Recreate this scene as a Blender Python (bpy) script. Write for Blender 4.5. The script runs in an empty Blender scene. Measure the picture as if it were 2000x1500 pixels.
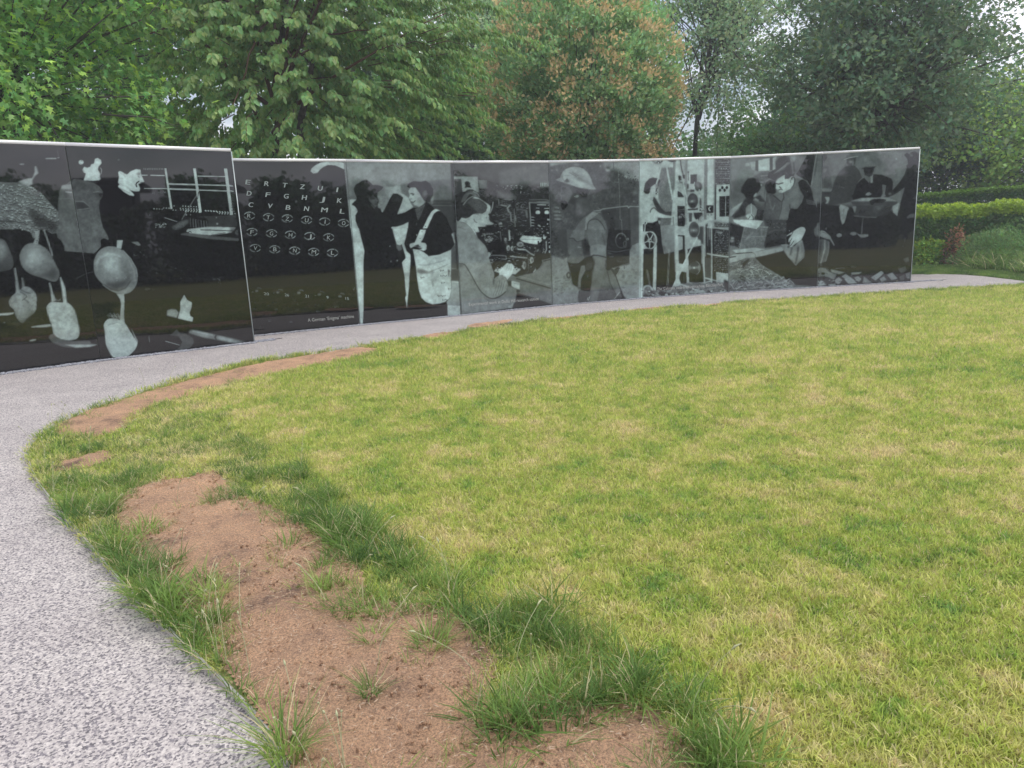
import bpy, bmesh, math, random
import numpy as np
from mathutils import Vector, Matrix

C = bpy.context.scene
COL = C.collection
rng = np.random.default_rng(7)
random.seed(7)

# ------------------------------------------------------------------ camera
CAM_H = 1.5
FPX = 1400.0                                   # focal length for a 2000 px wide frame
RC = np.array([[0.998975572, 0.0452527013, 0.0],
               [-0.00947701994, 0.209209862, -0.977824841],
               [-0.0442492155, 0.976823130, 0.209424402]])      # camera axes -> world
cam_d = bpy.data.cameras.new('camera')
cam = bpy.data.objects.new('camera', cam_d)
COL.objects.link(cam)
M4 = Matrix([list(RC[i]) + [0] for i in range(3)] + [[0, 0, 0, 1]])
M4 = Matrix.Translation((0, 0, CAM_H)) @ M4
cam.matrix_world = M4
cam_d.sensor_width = 36.0
cam_d.lens = 36.0 * FPX / 2000.0
cam_d.clip_start = 0.05
cam_d.clip_end = 2000
C.camera = cam

def ray(px, py):
    return RC @ np.array([px - 1000.0, -(py - 750.0), -FPX])
def gp(px, py, z=0.0):                         # ground point seen at a pixel
    d = ray(px, py); t = (z - CAM_H) / d[2]
    return np.array([d[0] * t, d[1] * t, z])
def at(px, py, dist):                          # point at a horizontal distance
    d = ray(px, py); t = dist / math.hypot(d[0], d[1])
    return np.array([0, 0, CAM_H]) + d * t
def proj(P):                                   # world -> photo pixels
    Q = (np.asarray(P) - [0, 0, CAM_H]) @ RC
    return 1000 - FPX * Q[..., 0] / Q[..., 2], 750 + FPX * Q[..., 1] / Q[..., 2]

# ------------------------------------------------------------------ world and sun
SUN_EL, SUN_AZ = math.radians(62), math.radians(100)       # azimuth from +Y towards +X
W = bpy.data.worlds.new('World'); C.world = W; W.use_nodes = True
nt = W.node_tree; nt.nodes.clear()
def N(t, kind, **kw):
    n = t.nodes.new(kind)
    for k, v in kw.items(): setattr(n, k, v)
    return n
wo = N(nt, 'ShaderNodeOutputWorld'); bg = N(nt, 'ShaderNodeBackground')
sky = N(nt, 'ShaderNodeTexSky'); sky.sky_type = 'NISHITA'; sky.sun_disc = False
sky.sun_elevation = SUN_EL; sky.sun_rotation = SUN_AZ; sky.air_density = 1.2; sky.dust_density = 1.5
tc = N(nt, 'ShaderNodeTexCoord'); mp = N(nt, 'ShaderNodeMapping'); mp.inputs['Scale'].default_value = (1.0, 1.0, 2.6)
nz = N(nt, 'ShaderNodeTexNoise'); nz.inputs['Scale'].default_value = 3.1; nz.inputs['Detail'].default_value = 7; nz.inputs['Roughness'].default_value = .55
cr = N(nt, 'ShaderNodeValToRGB'); cr.color_ramp.elements[0].position = .36; cr.color_ramp.elements[1].position = .60
nz2 = N(nt, 'ShaderNodeTexNoise'); nz2.inputs['Scale'].default_value = 5.5; nz2.inputs['Detail'].default_value = 6
cr2 = N(nt, 'ShaderNodeValToRGB')
cr2.color_ramp.elements[0].position = .35; cr2.color_ramp.elements[0].color = (8.6, 8.6, 10.0, 1)
cr2.color_ramp.elements[1].position = .68; cr2.color_ramp.elements[1].color = (17.2, 16.7, 16.9, 1)
mx = N(nt, 'ShaderNodeMix', data_type='RGBA')
L = nt.links.new
L(tc.outputs['Generated'], mp.inputs['Vector']); L(mp.outputs[0], nz.inputs['Vector']); L(mp.outputs[0], nz2.inputs['Vector'])
L(nz.outputs['Fac'], cr.inputs['Fac']); L(nz2.outputs['Fac'], cr2.inputs['Fac'])
L(cr.outputs['Color'], mx.inputs['Factor'])
L(sky.outputs['Color'], mx.inputs[6]); L(cr2.outputs['Color'], mx.inputs[7])
L(mx.outputs[2], bg.inputs['Color']); bg.inputs['Strength'].default_value = 0.125
L(bg.outputs[0], wo.inputs['Surface'])

sd = bpy.data.lights.new('sun', 'SUN'); so = bpy.data.objects.new('sun', sd); COL.objects.link(so)
sd.energy = 1.75; sd.angle = math.radians(20); sd.color = (1.0, .96, .9)
sdir = Vector((math.sin(SUN_AZ) * math.cos(SUN_EL), math.cos(SUN_AZ) * math.cos(SUN_EL), math.sin(SUN_EL)))
so.rotation_euler = sdir.to_track_quat('Z', 'Y').to_euler()
C.view_settings.view_transform = 'Standard'; C.view_settings.look = 'None'
C.view_settings.exposure = 0.09; C.view_settings.gamma = 1.0
C.cycles.max_bounces = 8; C.cycles.transparent_max_bounces = 8

# ------------------------------------------------------------------ helpers
def tag(o, label=None, cat=None, group=None, kind=None):
    if label: o['label'] = label
    if cat: o['category'] = cat
    if group: o['group'] = group
    if kind: o['kind'] = kind
    return o
def link(name, me, mat=None, parent=None, loc=None):
    o = bpy.data.objects.new(name, me); COL.objects.link(o)
    if mat is not None:
        for m in (mat if isinstance(mat, (list, tuple)) else [mat]): me.materials.append(m)
    if parent: o.parent = parent
    if loc is not None: o.location = loc
    return o
def empty(name, loc):
    o = bpy.data.objects.new(name, None); COL.objects.link(o); o.location = loc; o.empty_display_size = .2
    return o
def np_mesh(name, V, faces_flat, sizes, cols=None, smooth=False, matidx=None):
    """V (n,3); faces_flat int array of vertex ids; sizes per-face vertex counts"""
    me = bpy.data.meshes.new(name)
    V = np.asarray(V, dtype=np.float32); ff = np.asarray(faces_flat, dtype=np.int32); sz = np.asarray(sizes, dtype=np.int32)
    me.vertices.add(len(V)); me.vertices.foreach_set('co', V.ravel())
    me.loops.add(len(ff)); me.loops.foreach_set('vertex_index', ff)
    me.polygons.add(len(sz))
    st = np.concatenate([[0], np.cumsum(sz)[:-1]]).astype(np.int32)
    me.polygons.foreach_set('loop_start', st); me.polygons.foreach_set('loop_total', sz)
    if matidx is not None: me.polygons.foreach_set('material_index', np.asarray(matidx, dtype=np.int32))
    me.update(calc_edges=True)
    if cols is not None:
        a = me.color_attributes.new('tint', 'FLOAT_COLOR', 'POINT')
        c4 = np.ones((len(V), 4), dtype=np.float32); c4[:, :3] = cols
        a.data.foreach_set('color', c4.ravel())
    if smooth: me.polygons.foreach_set('use_smooth', np.ones(len(sz), dtype=bool))
    me.validate(); return me
class MB:
    """collects geometry for one mesh"""
    def __init__(s): s.v = []; s.f = []; s.n = 0
    def add(s, V, F):
        s.v.append(np.asarray(V, float)); s.f += [[i + s.n for i in f] for f in F]; s.n += len(V)
    def tube(s, P, R, k=8, cap=True):
        P = np.asarray(P, float); n = len(P); R = np.broadcast_to(R, (n,))
        T = np.gradient(P, axis=0); T /= np.linalg.norm(T, axis=1)[:, None] + 1e-9
        up = np.array([0, 0, 1.]) if abs(T[0][2]) < .9 else np.array([1., 0, 0])
        V = []
        for i in range(n):
            a = np.cross(up, T[i]); a /= np.linalg.norm(a) + 1e-9; b = np.cross(T[i], a); up = b if abs(T[i] @ b) < .9 else up
            for j in range(k):
                t = 2 * math.pi * j / k
                V.append(P[i] + R[i] * (math.cos(t) * a + math.sin(t) * b))
        F = [[i * k + j, i * k + (j + 1) % k, (i + 1) * k + (j + 1) % k, (i + 1) * k + j] for i in range(n - 1) for j in range(k)]
        if cap: F += [list(range(k))[::-1], [(n - 1) * k + j for j in range(k)]]
        s.add(V, F)
    def box(s, o, ax, ay, az):
        o, ax, ay, az = map(lambda q: np.asarray(q, float), (o, ax, ay, az))
        V = [o, o + ax, o + ax + ay, o + ay, o + az, o + ax + az, o + ax + ay + az, o + ay + az]
        s.add(V, [[0, 3, 2, 1], [4, 5, 6, 7], [0, 1, 5, 4], [1, 2, 6, 5], [2, 3, 7, 6], [3, 0, 4, 7]])
    def mesh(s, name, smooth=False):
        V = np.concatenate(s.v) if s.v else np.zeros((0, 3))
        return np_mesh(name, V, [i for f in s.f for i in f], [len(f) for f in s.f], smooth=smooth)
def mat(name):
    m = bpy.data.materials.new(name); m.use_nodes = True
    t = m.node_tree; b = t.nodes['Principled BSDF']; return m, t, b
def simple(name, col, rough=.6, metal=0, ior=None, noise=0, scale=20):
    m, t, b = mat(name)
    b.inputs['Base Color'].default_value = (*col, 1); b.inputs['Roughness'].default_value = rough; b.inputs['Metallic'].default_value = metal
    if ior: b.inputs['IOR'].default_value = ior
    if noise:
        n = N(t, 'ShaderNodeTexNoise'); n.inputs['Scale'].default_value = scale; n.inputs['Detail'].default_value = 5
        r = N(t, 'ShaderNodeValToRGB')
        r.color_ramp.elements[0].position = .3; r.color_ramp.elements[1].position = .7
        r.color_ramp.elements[0].color = (*[c * (1 - noise) for c in col], 1); r.color_ramp.elements[1].color = (*[min(1, c * (1 + noise)) for c in col], 1)
        g = N(t, 'ShaderNodeNewGeometry')
        t.links.new(g.outputs['Position'], n.inputs['Vector'])
        t.links.new(n.outputs['Fac'], r.inputs['Fac']); t.links.new(r.outputs['Color'], b.inputs['Base Color'])
    return m
def inpoly(X, Y, poly):
    X = np.asarray(X, float); Y = np.asarray(Y, float); r = np.zeros(X.shape, bool); n = len(poly)
    for i in range(n):
        x0, y0 = poly[i][:2]; x1, y1 = poly[(i + 1) % n][:2]
        if y0 == y1: continue
        c = ((y0 > Y) != (y1 > Y)) & (X < (x1 - x0) * (Y - y0) / (y1 - y0) + x0)
        r ^= c
    return r
def segdist(X, Y, poly, closed=True):
    d = np.full(X.shape, 1e9); n = len(poly)
    for i in range(n if closed else n - 1):
        x0, y0 = poly[i][:2]; x1, y1 = poly[(i + 1) % n][:2]
        dx, dy = x1 - x0, y1 - y0; L2 = dx * dx + dy * dy + 1e-12
        t = np.clip(((X - x0) * dx + (Y - y0) * dy) / L2, 0, 1)
        d = np.minimum(d, np.hypot(X - x0 - t * dx, Y - y0 - t * dy))
    return d
def vnoise(X, Y, s, seed=0):
    """smooth value noise, cell size s"""
    r = np.random.default_rng(seed); T = r.random((256, 256))
    x = X / s; y = Y / s; xi = np.floor(x).astype(int); yi = np.floor(y).astype(int); fx = x - xi; fy = y - yi
    fx = fx * fx * (3 - 2 * fx); fy = fy * fy * (3 - 2 * fy)
    g = lambda a, b: T[a % 256, b % 256]
    return (g(xi, yi) * (1 - fx) + g(xi + 1, yi) * fx) * (1 - fy) + (g(xi, yi + 1) * (1 - fx) + g(xi + 1, yi + 1) * fx) * fy
def smooth_closed(P, k=6):
    P = [np.asarray(p, float) for p in P]; n = len(P); out = []
    for i in range(n):
        a, b, c, d = P[i - 1], P[i], P[(i + 1) % n], P[(i + 2) % n]
        for j in range(k):
            t = j / k
            out.append(.5 * ((2 * b) + (c - a) * t + (2 * a - 5 * b + 4 * c - d) * t * t + (3 * b - a - 3 * c + d) * t ** 3))
    return out
def smooth_open(P, k=6):
    P = [np.asarray(p, float) for p in P]; n = len(P); out = []
    for i in range(n - 1):
        a, b, c, d = P[max(i - 1, 0)], P[i], P[i + 1], P[min(i + 2, n - 1)]
        for j in range(k):
            t = j / k
            out.append(.5 * ((2 * b) + (c - a) * t + (2 * a - 5 * b + 4 * c - d) * t * t + (3 * b - a - 3 * c + d) * t ** 3))
    out.append(P[-1]); return out
def fill_mesh(name, pts, z):
    bm = bmesh.new(); vs = [bm.verts.new((p[0], p[1], z)) for p in pts]
    f = bm.faces.new(vs); bmesh.ops.triangulate(bm, faces=[f]); bmesh.ops.recalc_face_normals(bm, faces=bm.faces[:])
    for f in bm.faces:
        if f.normal.z < 0: f.normal_flip()
    me = bpy.data.meshes.new(name); bm.to_mesh(me); bm.free(); return me
# ------------------------------------------------------------------ ground, path, lawn
# lawn / path border, read in photo pixels and laid on the ground
EDGE_PX = [(x, y + 8.5 * min(1, max(0, (x - 500) / 1100))) for x, y in [(2600, 532), (2200, 545), (2000, 553), (1900, 558), (1800, 564), (1700, 570), (1600, 577), (1500, 584), (1400, 592), (1300, 600), (1200, 611), (1050, 628),
           (900, 651), (800, 666), (700, 682), (600, 696), (500, 712), (400, 737), (300, 765), (200, 797), (130, 828), (82, 855), (56, 888),
           (66, 935), (100, 985), (150, 1045), (200, 1105), (270, 1185), (350, 1263), (430, 1342), (505, 1420), (575, 1520), (640, 1640), (740, 1840)]]
edge = smooth_open([gp(x, y)[:2] for x, y in EDGE_PX], 4)
lawn_poly = [tuple(p) for p in edge] + [(0.2, -1.5), (1.6, -5.0), (4.0, -9.0), (9, -13), (18, -14), (28, -4), (31, 8), (29, 16)]
LAWN_Z = 0.03

def pathmat():
    m, t, b = mat('resin_gravel')
    g = N(t, 'ShaderNodeNewGeometry')
    v = N(t, 'ShaderNodeTexVoronoi'); v.inputs['Scale'].default_value = 132
    v2 = N(t, 'ShaderNodeTexNoise'); v2.inputs['Scale'].default_value = 76; v2.inputs['Detail'].default_value = 3; v2.inputs['Roughness'].default_value = .65
    big = N(t, 'ShaderNodeTexNoise'); big.inputs['Scale'].default_value = 2.1; big.inputs['Detail'].default_value = 4
    for n in (v, v2, big): t.links.new(g.outputs['Position'], n.inputs['Vector'])
    sep = N(t, 'ShaderNodeSeparateColor'); t.links.new(v.outputs['Color'], sep.inputs[0])
    ma = N(t, 'ShaderNodeMath', operation='MULTIPLY_ADD'); ma.inputs[1].default_value = .42
    t.links.new(sep.outputs[0], ma.inputs[0]); 
    mb = N(t, 'ShaderNodeMath', operation='MULTIPLY'); mb.inputs[1].default_value = .62; t.links.new(v2.outputs['Fac'], mb.inputs[0]); t.links.new(mb.outputs[0], ma.inputs[2])
    r = N(t, 'ShaderNodeValToRGB'); e = r.color_ramp.elements
    e[0].position = .30; e[0].color = (.13, .12, .125, 1); e[1].position = .80; e[1].color = (.72, .67, .62, 1)
    x = e.new(.40); x.color = (.25, .23, .245, 1); x = e.new(.47); x.color = (.42, .385, .365, 1); x = e.new(.6); x.color = (.55, .505, .475, 1)
    t.links.new(ma.outputs[0], r.inputs['Fac'])
    r2 = N(t, 'ShaderNodeValToRGB'); r2.color_ramp.elements[0].color = (.86, .85, .86, 1); r2.color_ramp.elements[1].color = (1, 1, 1, 1)
    r2.color_ramp.elements[0].position = .35; r2.color_ramp.elements[1].position = .65
    t.links.new(big.outputs['Fac'], r2.inputs['Fac'])
    mm = N(t, 'ShaderNodeMix', data_type='RGBA', blend_type='MULTIPLY'); mm.inputs[0].default_value = 1
    t.links.new(r.outputs['Color'], mm.inputs[6]); t.links.new(r2.outputs['Color'], mm.inputs[7]); t.links.new(mm.outputs[2], b.inputs['Base Color'])
    b.inputs['Roughness'].default_value = .75
    bp = N(t, 'ShaderNodeBump'); bp.inputs['Distance'].default_value = .006; bp.inputs['Strength'].default_value = .7
    t.links.new(ma.outputs[0], bp.inputs['Height']); t.links.new(bp.outputs[0], b.inputs['Normal'])
    return m
M_path = pathmat()
def grass_colour(t, base_only=False):
    """patchy lawn colour driven by world position"""
    g = N(t, 'ShaderNodeNewGeometry')
    a = N(t, 'ShaderNodeTexNoise'); a.inputs['Scale'].default_value = 2.9; a.inputs['Detail'].default_value = 6; a.inputs['Roughness'].default_value = .62
    c = N(t, 'ShaderNodeTexNoise'); c.inputs['Scale'].default_value = 8.5; c.inputs['Detail'].default_value = 5; c.inputs['Roughness'].default_value = .7
    mpn = N(t, 'ShaderNodeMapping'); mpn.inputs['Location'].default_value = (3.7, 9.1, 0); 
    t.links.new(g.outputs['Position'], mpn.inputs['Vector'])
    t.links.new(g.outputs['Position'], a.inputs['Vector']); t.links.new(mpn.outputs[0], c.inputs['Vector'])
    r = N(t, 'ShaderNodeValToRGB'); e = r.color_ramp.elements
    e[0].position = .36; e[0].color = (.24, .42, .11, 1); e[1].position = .63; e[1].color = (.86, .74, .44, 1)
    x = e.new(.42); x.color = (.43, .57, .12, 1); x = e.new(.50); x.color = (.60, .66, .17, 1); x = e.new(.57); x.color = (.76, .73, .31, 1)
    add = N(t, 'ShaderNodeMix'); add.inputs[0].default_value = .5
    h = N(t, 'ShaderNodeTexNoise'); h.inputs['Scale'].default_value = 30; h.inputs['Detail'].default_value = 3; t.links.new(g.outputs['Position'], h.inputs['Vector'])
    hm = N(t, 'ShaderNodeMath', operation='MULTIPLY_ADD'); hm.inputs[1].default_value = .30; hm.inputs[2].default_value = -.15; t.links.new(h.outputs['Fac'], hm.inputs[0])
    ad2 = N(t, 'ShaderNodeMath', operation='ADD'); t.links.new(add.outputs[0], ad2.inputs[0]); t.links.new(hm.outputs[0], ad2.inputs[1])
    t.links.new(a.outputs['Fac'], add.inputs[2]); t.links.new(c.outputs['Fac'], add.inputs[3]); 
    w = N(t, 'ShaderNodeTexNoise'); w.inputs['Scale'].default_value = .55; w.inputs['Detail'].default_value = 2; t.links.new(g.outputs['Position'], w.inputs['Vector'])
    wm = N(t, 'ShaderNodeMath', operation='MULTIPLY_ADD'); wm.inputs[1].default_value = .20; wm.inputs[2].default_value = -.10; t.links.new(w.outputs['Fac'], wm.inputs[0])
    ad3 = N(t, 'ShaderNodeMath', operation='ADD'); t.links.new(ad2.outputs[0], ad3.inputs[0]); t.links.new(wm.outputs[0], ad3.inputs[1]); t.links.new(ad3.outputs[0], r.inputs['Fac'])
    return r
def lawn_mat():
    m, t, b = mat('mown_turf'); r = grass_colour(t)
    mm = N(t, 'ShaderNodeMix', data_type='RGBA', blend_type='MULTIPLY'); mm.inputs[0].default_value = 1
    n = N(t, 'ShaderNodeTexNoise'); n.inputs['Scale'].default_value = 60; n.inputs['Detail'].default_value = 4
    g = N(t, 'ShaderNodeNewGeometry'); t.links.new(g.outputs['Position'], n.inputs['Vector'])
    rr = N(t, 'ShaderNodeValToRGB'); rr.color_ramp.elements[0].color = (.28, .27, .22, 1); rr.color_ramp.elements[1].color = (.55, .52, .5, 1)
    rr.color_ramp.elements[0].position = .35; rr.color_ramp.elements[1].position = .65
    t.links.new(n.outputs['Fac'], rr.inputs['Fac'])
    t.links.new(r.outputs['Color'], mm.inputs[6]); t.links.new(rr.outputs['Color'], mm.inputs[7]); t.links.new(mm.outputs[2], b.inputs['Base Color'])
    b.inputs['Roughness'].default_value = .9
    bp = N(t, 'ShaderNodeBump'); bp.inputs['Distance'].default_value = .02; t.links.new(n.outputs['Fac'], bp.inputs['Height']); t.links.new(bp.outputs[0], b.inputs['Normal'])
    return m
M_lawn = lawn_mat()
M_ground = simple('rough_turf', (.055, .085, .022), .95, noise=.5, scale=3)

me = bpy.data.meshes.new('ground'); bm = bmesh.new(); bmesh.ops.create_circle(bm, cap_ends=True, radius=420, segments=64)
bm.to_mesh(me); bm.free()
tag(link('ground', me, M_ground, loc=(0, 0, -.03)), kind='structure')
# far border of the path behind the right end of the wall
PB = [gp(x, y)[:2] for x, y in [(1786, 536), (1830, 535), (1880, 536.5), (1920, 539.5), (1960, 544), (2000, 549), (2040, 552)]]
path_poly = [(-30, -16), (8, -16), (14, -8), (20, 4), (20, 10)] + [tuple(p) for p in PB[::-1]] + [(4.5, 18.2), (0, 17.1), (-5, 14.9), (-10, 12.2), (-30, 5)]
tag(link('path', fill_mesh('path', path_poly, 0.0), M_path), kind='structure')
tag(link('lawn', fill_mesh('lawn', lawn_poly, LAWN_Z), M_lawn), kind='structure')
# steel edging strip along the border
def ribbon(pts, w, z0, z1, name, m, parent=None, off=0.0):
    P = np.array(pts, float); T = np.gradient(P, axis=0); T /= np.linalg.norm(T, axis=1)[:, None]; Nn = np.stack([-T[:, 1], T[:, 0]], 1)
    a = P + Nn * (off); b = P + Nn * (off + w); V = []; F = []
    for i in range(len(P)):
        V += [(*a[i], z0), (*a[i], z1), (*b[i], z1), (*b[i], z0)]
    for i in range(len(P) - 1):
        k = 4 * i
        for j in range(4): F.append([k + j, k + (j + 1) % 4, k + 4 + (j + 1) % 4, k + 4 + j])
    mb_ = MB(); mb_.add(V, F); return link(name, mb_.mesh(name), m, parent)
M_steel = simple('galvanised_edging', (.50, .47, .44), .5, .5, noise=.25, scale=9)
o = ribbon(edge, .006, -.02, LAWN_Z + .008, 'edging_strip', M_steel, off=.003)
tag(o, 'thin metal edging strip between the lawn and the gravel path', 'edging')

# bare soil
def soil_mat():
    m, t, b = mat('bare_soil'); g = N(t, 'ShaderNodeNewGeometry')
    n = N(t, 'ShaderNodeTexNoise'); n.inputs['Scale'].default_value = 3.4; n.inputs['Detail'].default_value = 10; n.inputs['Roughness'].default_value = .78
    f = N(t, 'ShaderNodeTexNoise'); f.inputs['Scale'].default_value = 130; f.inputs['Detail'].default_value = 4; f.inputs['Roughness'].default_value = .8
    for q in (n, f): t.links.new(g.outputs['Position'], q.inputs['Vector'])
    r = N(t, 'ShaderNodeValToRGB'); e = r.color_ramp.elements
    e[0].position = .34; e[0].color = (.25, .16, .11, 1); e[1].position = .64; e[1].color = (.72, .45, .27, 1)
    x = e.new(.45); x.color = (.56, .35, .22, 1)
    r2 = N(t, 'ShaderNodeValToRGB'); e = r2.color_ramp.elements
    e[0].position = .34; e[0].color = (.42, .40, .40, 1); e[1].position = .66; e[1].color = (1.45, 1.40, 1.32, 1); x = e.new(.5); x.color = (.95, .95, .95, 1)
    mm = N(t, 'ShaderNodeMix', data_type='RGBA', blend_type='MULTIPLY'); mm.inputs[0].default_value = 1
    t.links.new(n.outputs['Fac'], r.inputs['Fac']); t.links.new(f.outputs['Fac'], r2.inputs['Fac'])
    t.links.new(r.outputs['Color'], mm.inputs[6]); t.links.new(r2.outputs['Color'], mm.inputs[7]); t.links.new(mm.outputs[2], b.inputs['Base Color'])
    b.inputs['Roughness'].default_value = .95
    bp = N(t, 'ShaderNodeBump'); bp.inputs['Distance'].default_value = .02; bp.inputs['Strength'].default_value = 1.0
    t.links.new(f.outputs['Fac'], bp.inputs['Height']); t.links.new(bp.outputs[0], b.inputs['Normal'])
    return m
M_soil = soil_mat()
SOIL_PX = [
 [(232, 990), (300, 955), (360, 945), (420, 935), (455, 975), (540, 1010), (600, 1050), (650, 1090), (700, 1130), (722, 1190), (800, 1200), (880, 1215), (935, 1260),
  (965, 1320), (950, 1400), (1020, 1380), (1120, 1395), (1240, 1400), (1310, 1450), (1345, 1510), (1360, 1660), (640, 1700), (590, 1530), (520, 1420), (455, 1330), (400, 1240), (310, 1150), (245, 1060)],
 [(122, 836), (190, 806), (300, 770), (400, 742), (500, 718), (600, 700), (690, 686), (745, 688), (700, 705), (620, 722), (540, 738), (470, 754), (380, 778), (310, 800), (262, 822), (240, 848), (190, 862), (130, 858)],
 [(818, 665), (850, 656), (895, 654), (880, 662), (840, 670)],
 [(1060, 628), (1130, 621), (1190, 615), (1150, 624), (1100, 631)],
 [(1225, 611), (1270, 605), (1312, 603), (1290, 609), (1245, 614)],
 [(1360, 603), (1390, 598), (1415, 598), (1395, 604)],
 [(110, 920), (150, 905), (195, 893), (215, 905), (175, 922), (130, 930)],
 [(915, 640), (965, 633), (1000, 630), (970, 640), (930, 645)]]
soils = [smooth_closed([gp(x, y)[:2] for x, y in P], 4) for P in SOIL_PX]
for k, P in enumerate(soils):
    P = np.array(P); lo, hi = P.min(0), P.max(0); st = .02 if k == 0 else .04
    xs = np.arange(lo[0] - st, hi[0] + st, st); ys = np.arange(lo[1] - st, hi[1] + st, st)
    X, Y = np.meshgrid(xs, ys, indexing='ij')
    ins = inpoly(X, Y, P); d = segdist(X, Y, P)
    Z = LAWN_Z + .004 + .024 * vnoise(X, Y, .09, 1) * np.clip(d / .1, 0, 1) + .014 * vnoise(X, Y, .04, 2) + .03 * (vnoise(X, Y, .5, 3) - .3) * np.clip(d / .2, 0, 1)
    Z = np.maximum(Z, LAWN_Z + .003)
    idx = np.arange(X.size).reshape(X.shape); ok = ins[:-1, :-1] | ins[1:, 1:]
    a = idx[:-1, :-1][ok]; b_ = idx[1:, :-1][ok]; c_ = idx[1:, 1:][ok]; d_ = idx[:-1, 1:][ok]
    F = np.stack([a, b_, c_, d_], 1)
    used, inv = np.unique(F, return_inverse=True); V = np.stack([X.ravel(), Y.ravel(), Z.ravel()], 1)[used]
    o = link('bare_soil', np_mesh('bare_soil', V, inv.ravel(), np.full(len(F), 4), smooth=True), M_soil); tag(o, kind='structure')
# ------------------------------------------------------------------ picture painter (photo-pixel authoring canvas)
CX0, CY0, CX1, CY1, CS = -130, 262, 1806, 742, 2
CW, CHH = (CX1 - CX0) * CS, (CY1 - CY0) * CS
canvas = np.full((CHH, CW), .07, dtype=np.float32)
clip = np.ones((CHH, CW), dtype=bool)
FR = [0, 0, 1.0]
def F_(x0, y0, s): FR[:] = [x0, y0, s]
def tr(P): return [((FR[0] + x / FR[2] - CX0) * CS, (FR[1] + y / FR[2] - CY0) * CS) for x, y in P]
def box1(A, r, ax):
    if r < 1: return A
    c = np.cumsum(np.concatenate([np.zeros_like(np.take(A, [0], ax)), A], ax), ax); n = A.shape[ax]
    hi = np.clip(np.arange(n) + r + 1, 0, n); lo = np.clip(np.arange(n) - r, 0, n)
    return (np.take(c, hi, ax) - np.take(c, lo, ax)) / (2 * r + 1)
def blur(A, r):
    r = int(round(r))
    for _ in range(2): A = box1(box1(A, r, 0), r, 1)
    return A
def comp(mask, x0, y0, v, a=1.0):
    h, w = mask.shape; y1, x1 = y0 + h, x0 + w
    sy0, sx0 = max(0, -y0), max(0, -x0); Y0, X0 = max(0, y0), max(0, x0); Y1, X1 = min(CHH, y1), min(CW, x1)
    if Y1 <= Y0 or X1 <= X0: return
    mk = mask[sy0:sy0 + Y1 - Y0, sx0:sx0 + X1 - X0] * a * clip[Y0:Y1, X0:X1]
    vv = v if np.isscalar(v) else v[sy0:sy0 + Y1 - Y0, sx0:sx0 + X1 - X0]
    canvas[Y0:Y1, X0:X1] = canvas[Y0:Y1, X0:X1] * (1 - mk) + vv * mk
def p_(P, v, b=0.0, a=1.0, nz=0.0, ns=3.0, v2=None, sm=False, seed=0):
    """filled polygon; b soft edge (px), nz mottling, v2 value at the bottom"""
    Q = tr(P)
    if sm: Q = smooth_closed(Q, 5)
    Q = np.array(Q); pad = int(b * CS * 2 + 3); lo = np.floor(Q.min(0)).astype(int) - pad; hi = np.ceil(Q.max(0)).astype(int) + pad
    X, Y = np.meshgrid(np.arange(lo[0], hi[0]) + .5, np.arange(lo[1], hi[1]) + .5)
    mk = inpoly(X, Y, Q).astype(np.float32)
    if b: mk = blur(mk, b * CS)
    val = v
    if v2 is not None: val = v + (v2 - v) * np.clip((Y - Q[:, 1].min()) / (np.ptp(Q[:, 1]) + 1e-6), 0, 1)
    if nz: val = val + nz * (vnoise(X, Y, ns * CS, seed) + vnoise(X, Y, ns * CS / 2.3, seed + 5) - 1)
    comp(mk, lo[0], lo[1], val, a)
def l_(P, w, v, b=0.0, a=1.0, sm=False):
    """stroke, w in photo px"""
    Q = tr(P)
    if sm: Q = smooth_open(Q, 5)
    Q = np.array(Q); r = w * CS / 2; pad = int(b * CS * 2 + r + 3); lo = np.floor(Q.min(0)).astype(int) - pad; hi = np.ceil(Q.max(0)).astype(int) + pad
    X, Y = np.meshgrid(np.arange(lo[0], hi[0]) + .5, np.arange(lo[1], hi[1]) + .5)
    mk = np.clip(r + .5 - segdist(X, Y, Q, False), 0, 1)
    if b: mk = blur(mk, b * CS)
    comp(mk, lo[0], lo[1], v, a)
def e_(x, y, rx, ry, v, rot=0, b=0.0, a=1.0, ring=0, nz=0, arc=None):
    c, s = math.cos(math.radians(rot)), math.sin(math.radians(rot))
    t0, t1 = (0, 360) if arc is None else arc
    P = [(x + rx * math.cos(math.radians(t)) * c - ry * math.sin(math.radians(t)) * s, y + rx * math.cos(math.radians(t)) * s + ry * math.sin(math.radians(t)) * c)
         for t in np.linspace(t0, t1, 33)]
    if ring: l_(P, ring, v, b, a)
    else: p_(P[:-1], v, b, a, nz)
def speck(P, n, v, w=(1, 3), h=(.6, 1.6), seed=1, rot=0, dv=.1, a=1):
    """random small marks inside a polygon, sizes in photo px"""
    r = np.random.default_rng(seed); Q = np.array(P, float); lo, hi = Q.min(0), Q.max(0); k = 0
    while k < n:
        x, y = r.uniform(lo, hi)
        if not inpoly(np.array([x]), np.array([y]), P)[0]: continue
        ww, hh = r.uniform(*w) * FR[2] / 2, r.uniform(*h) * FR[2] / 2; t = math.radians(rot + r.uniform(-25, 25))
        c, s = math.cos(t), math.sin(t)
        p_([(x + c * i * ww - s * j * hh, y + s * i * ww + c * j * hh) for i, j in ((-1, -1), (1, -1), (1, 1), (-1, 1))], v + r.uniform(-dv, dv), a=a); k += 1
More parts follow.
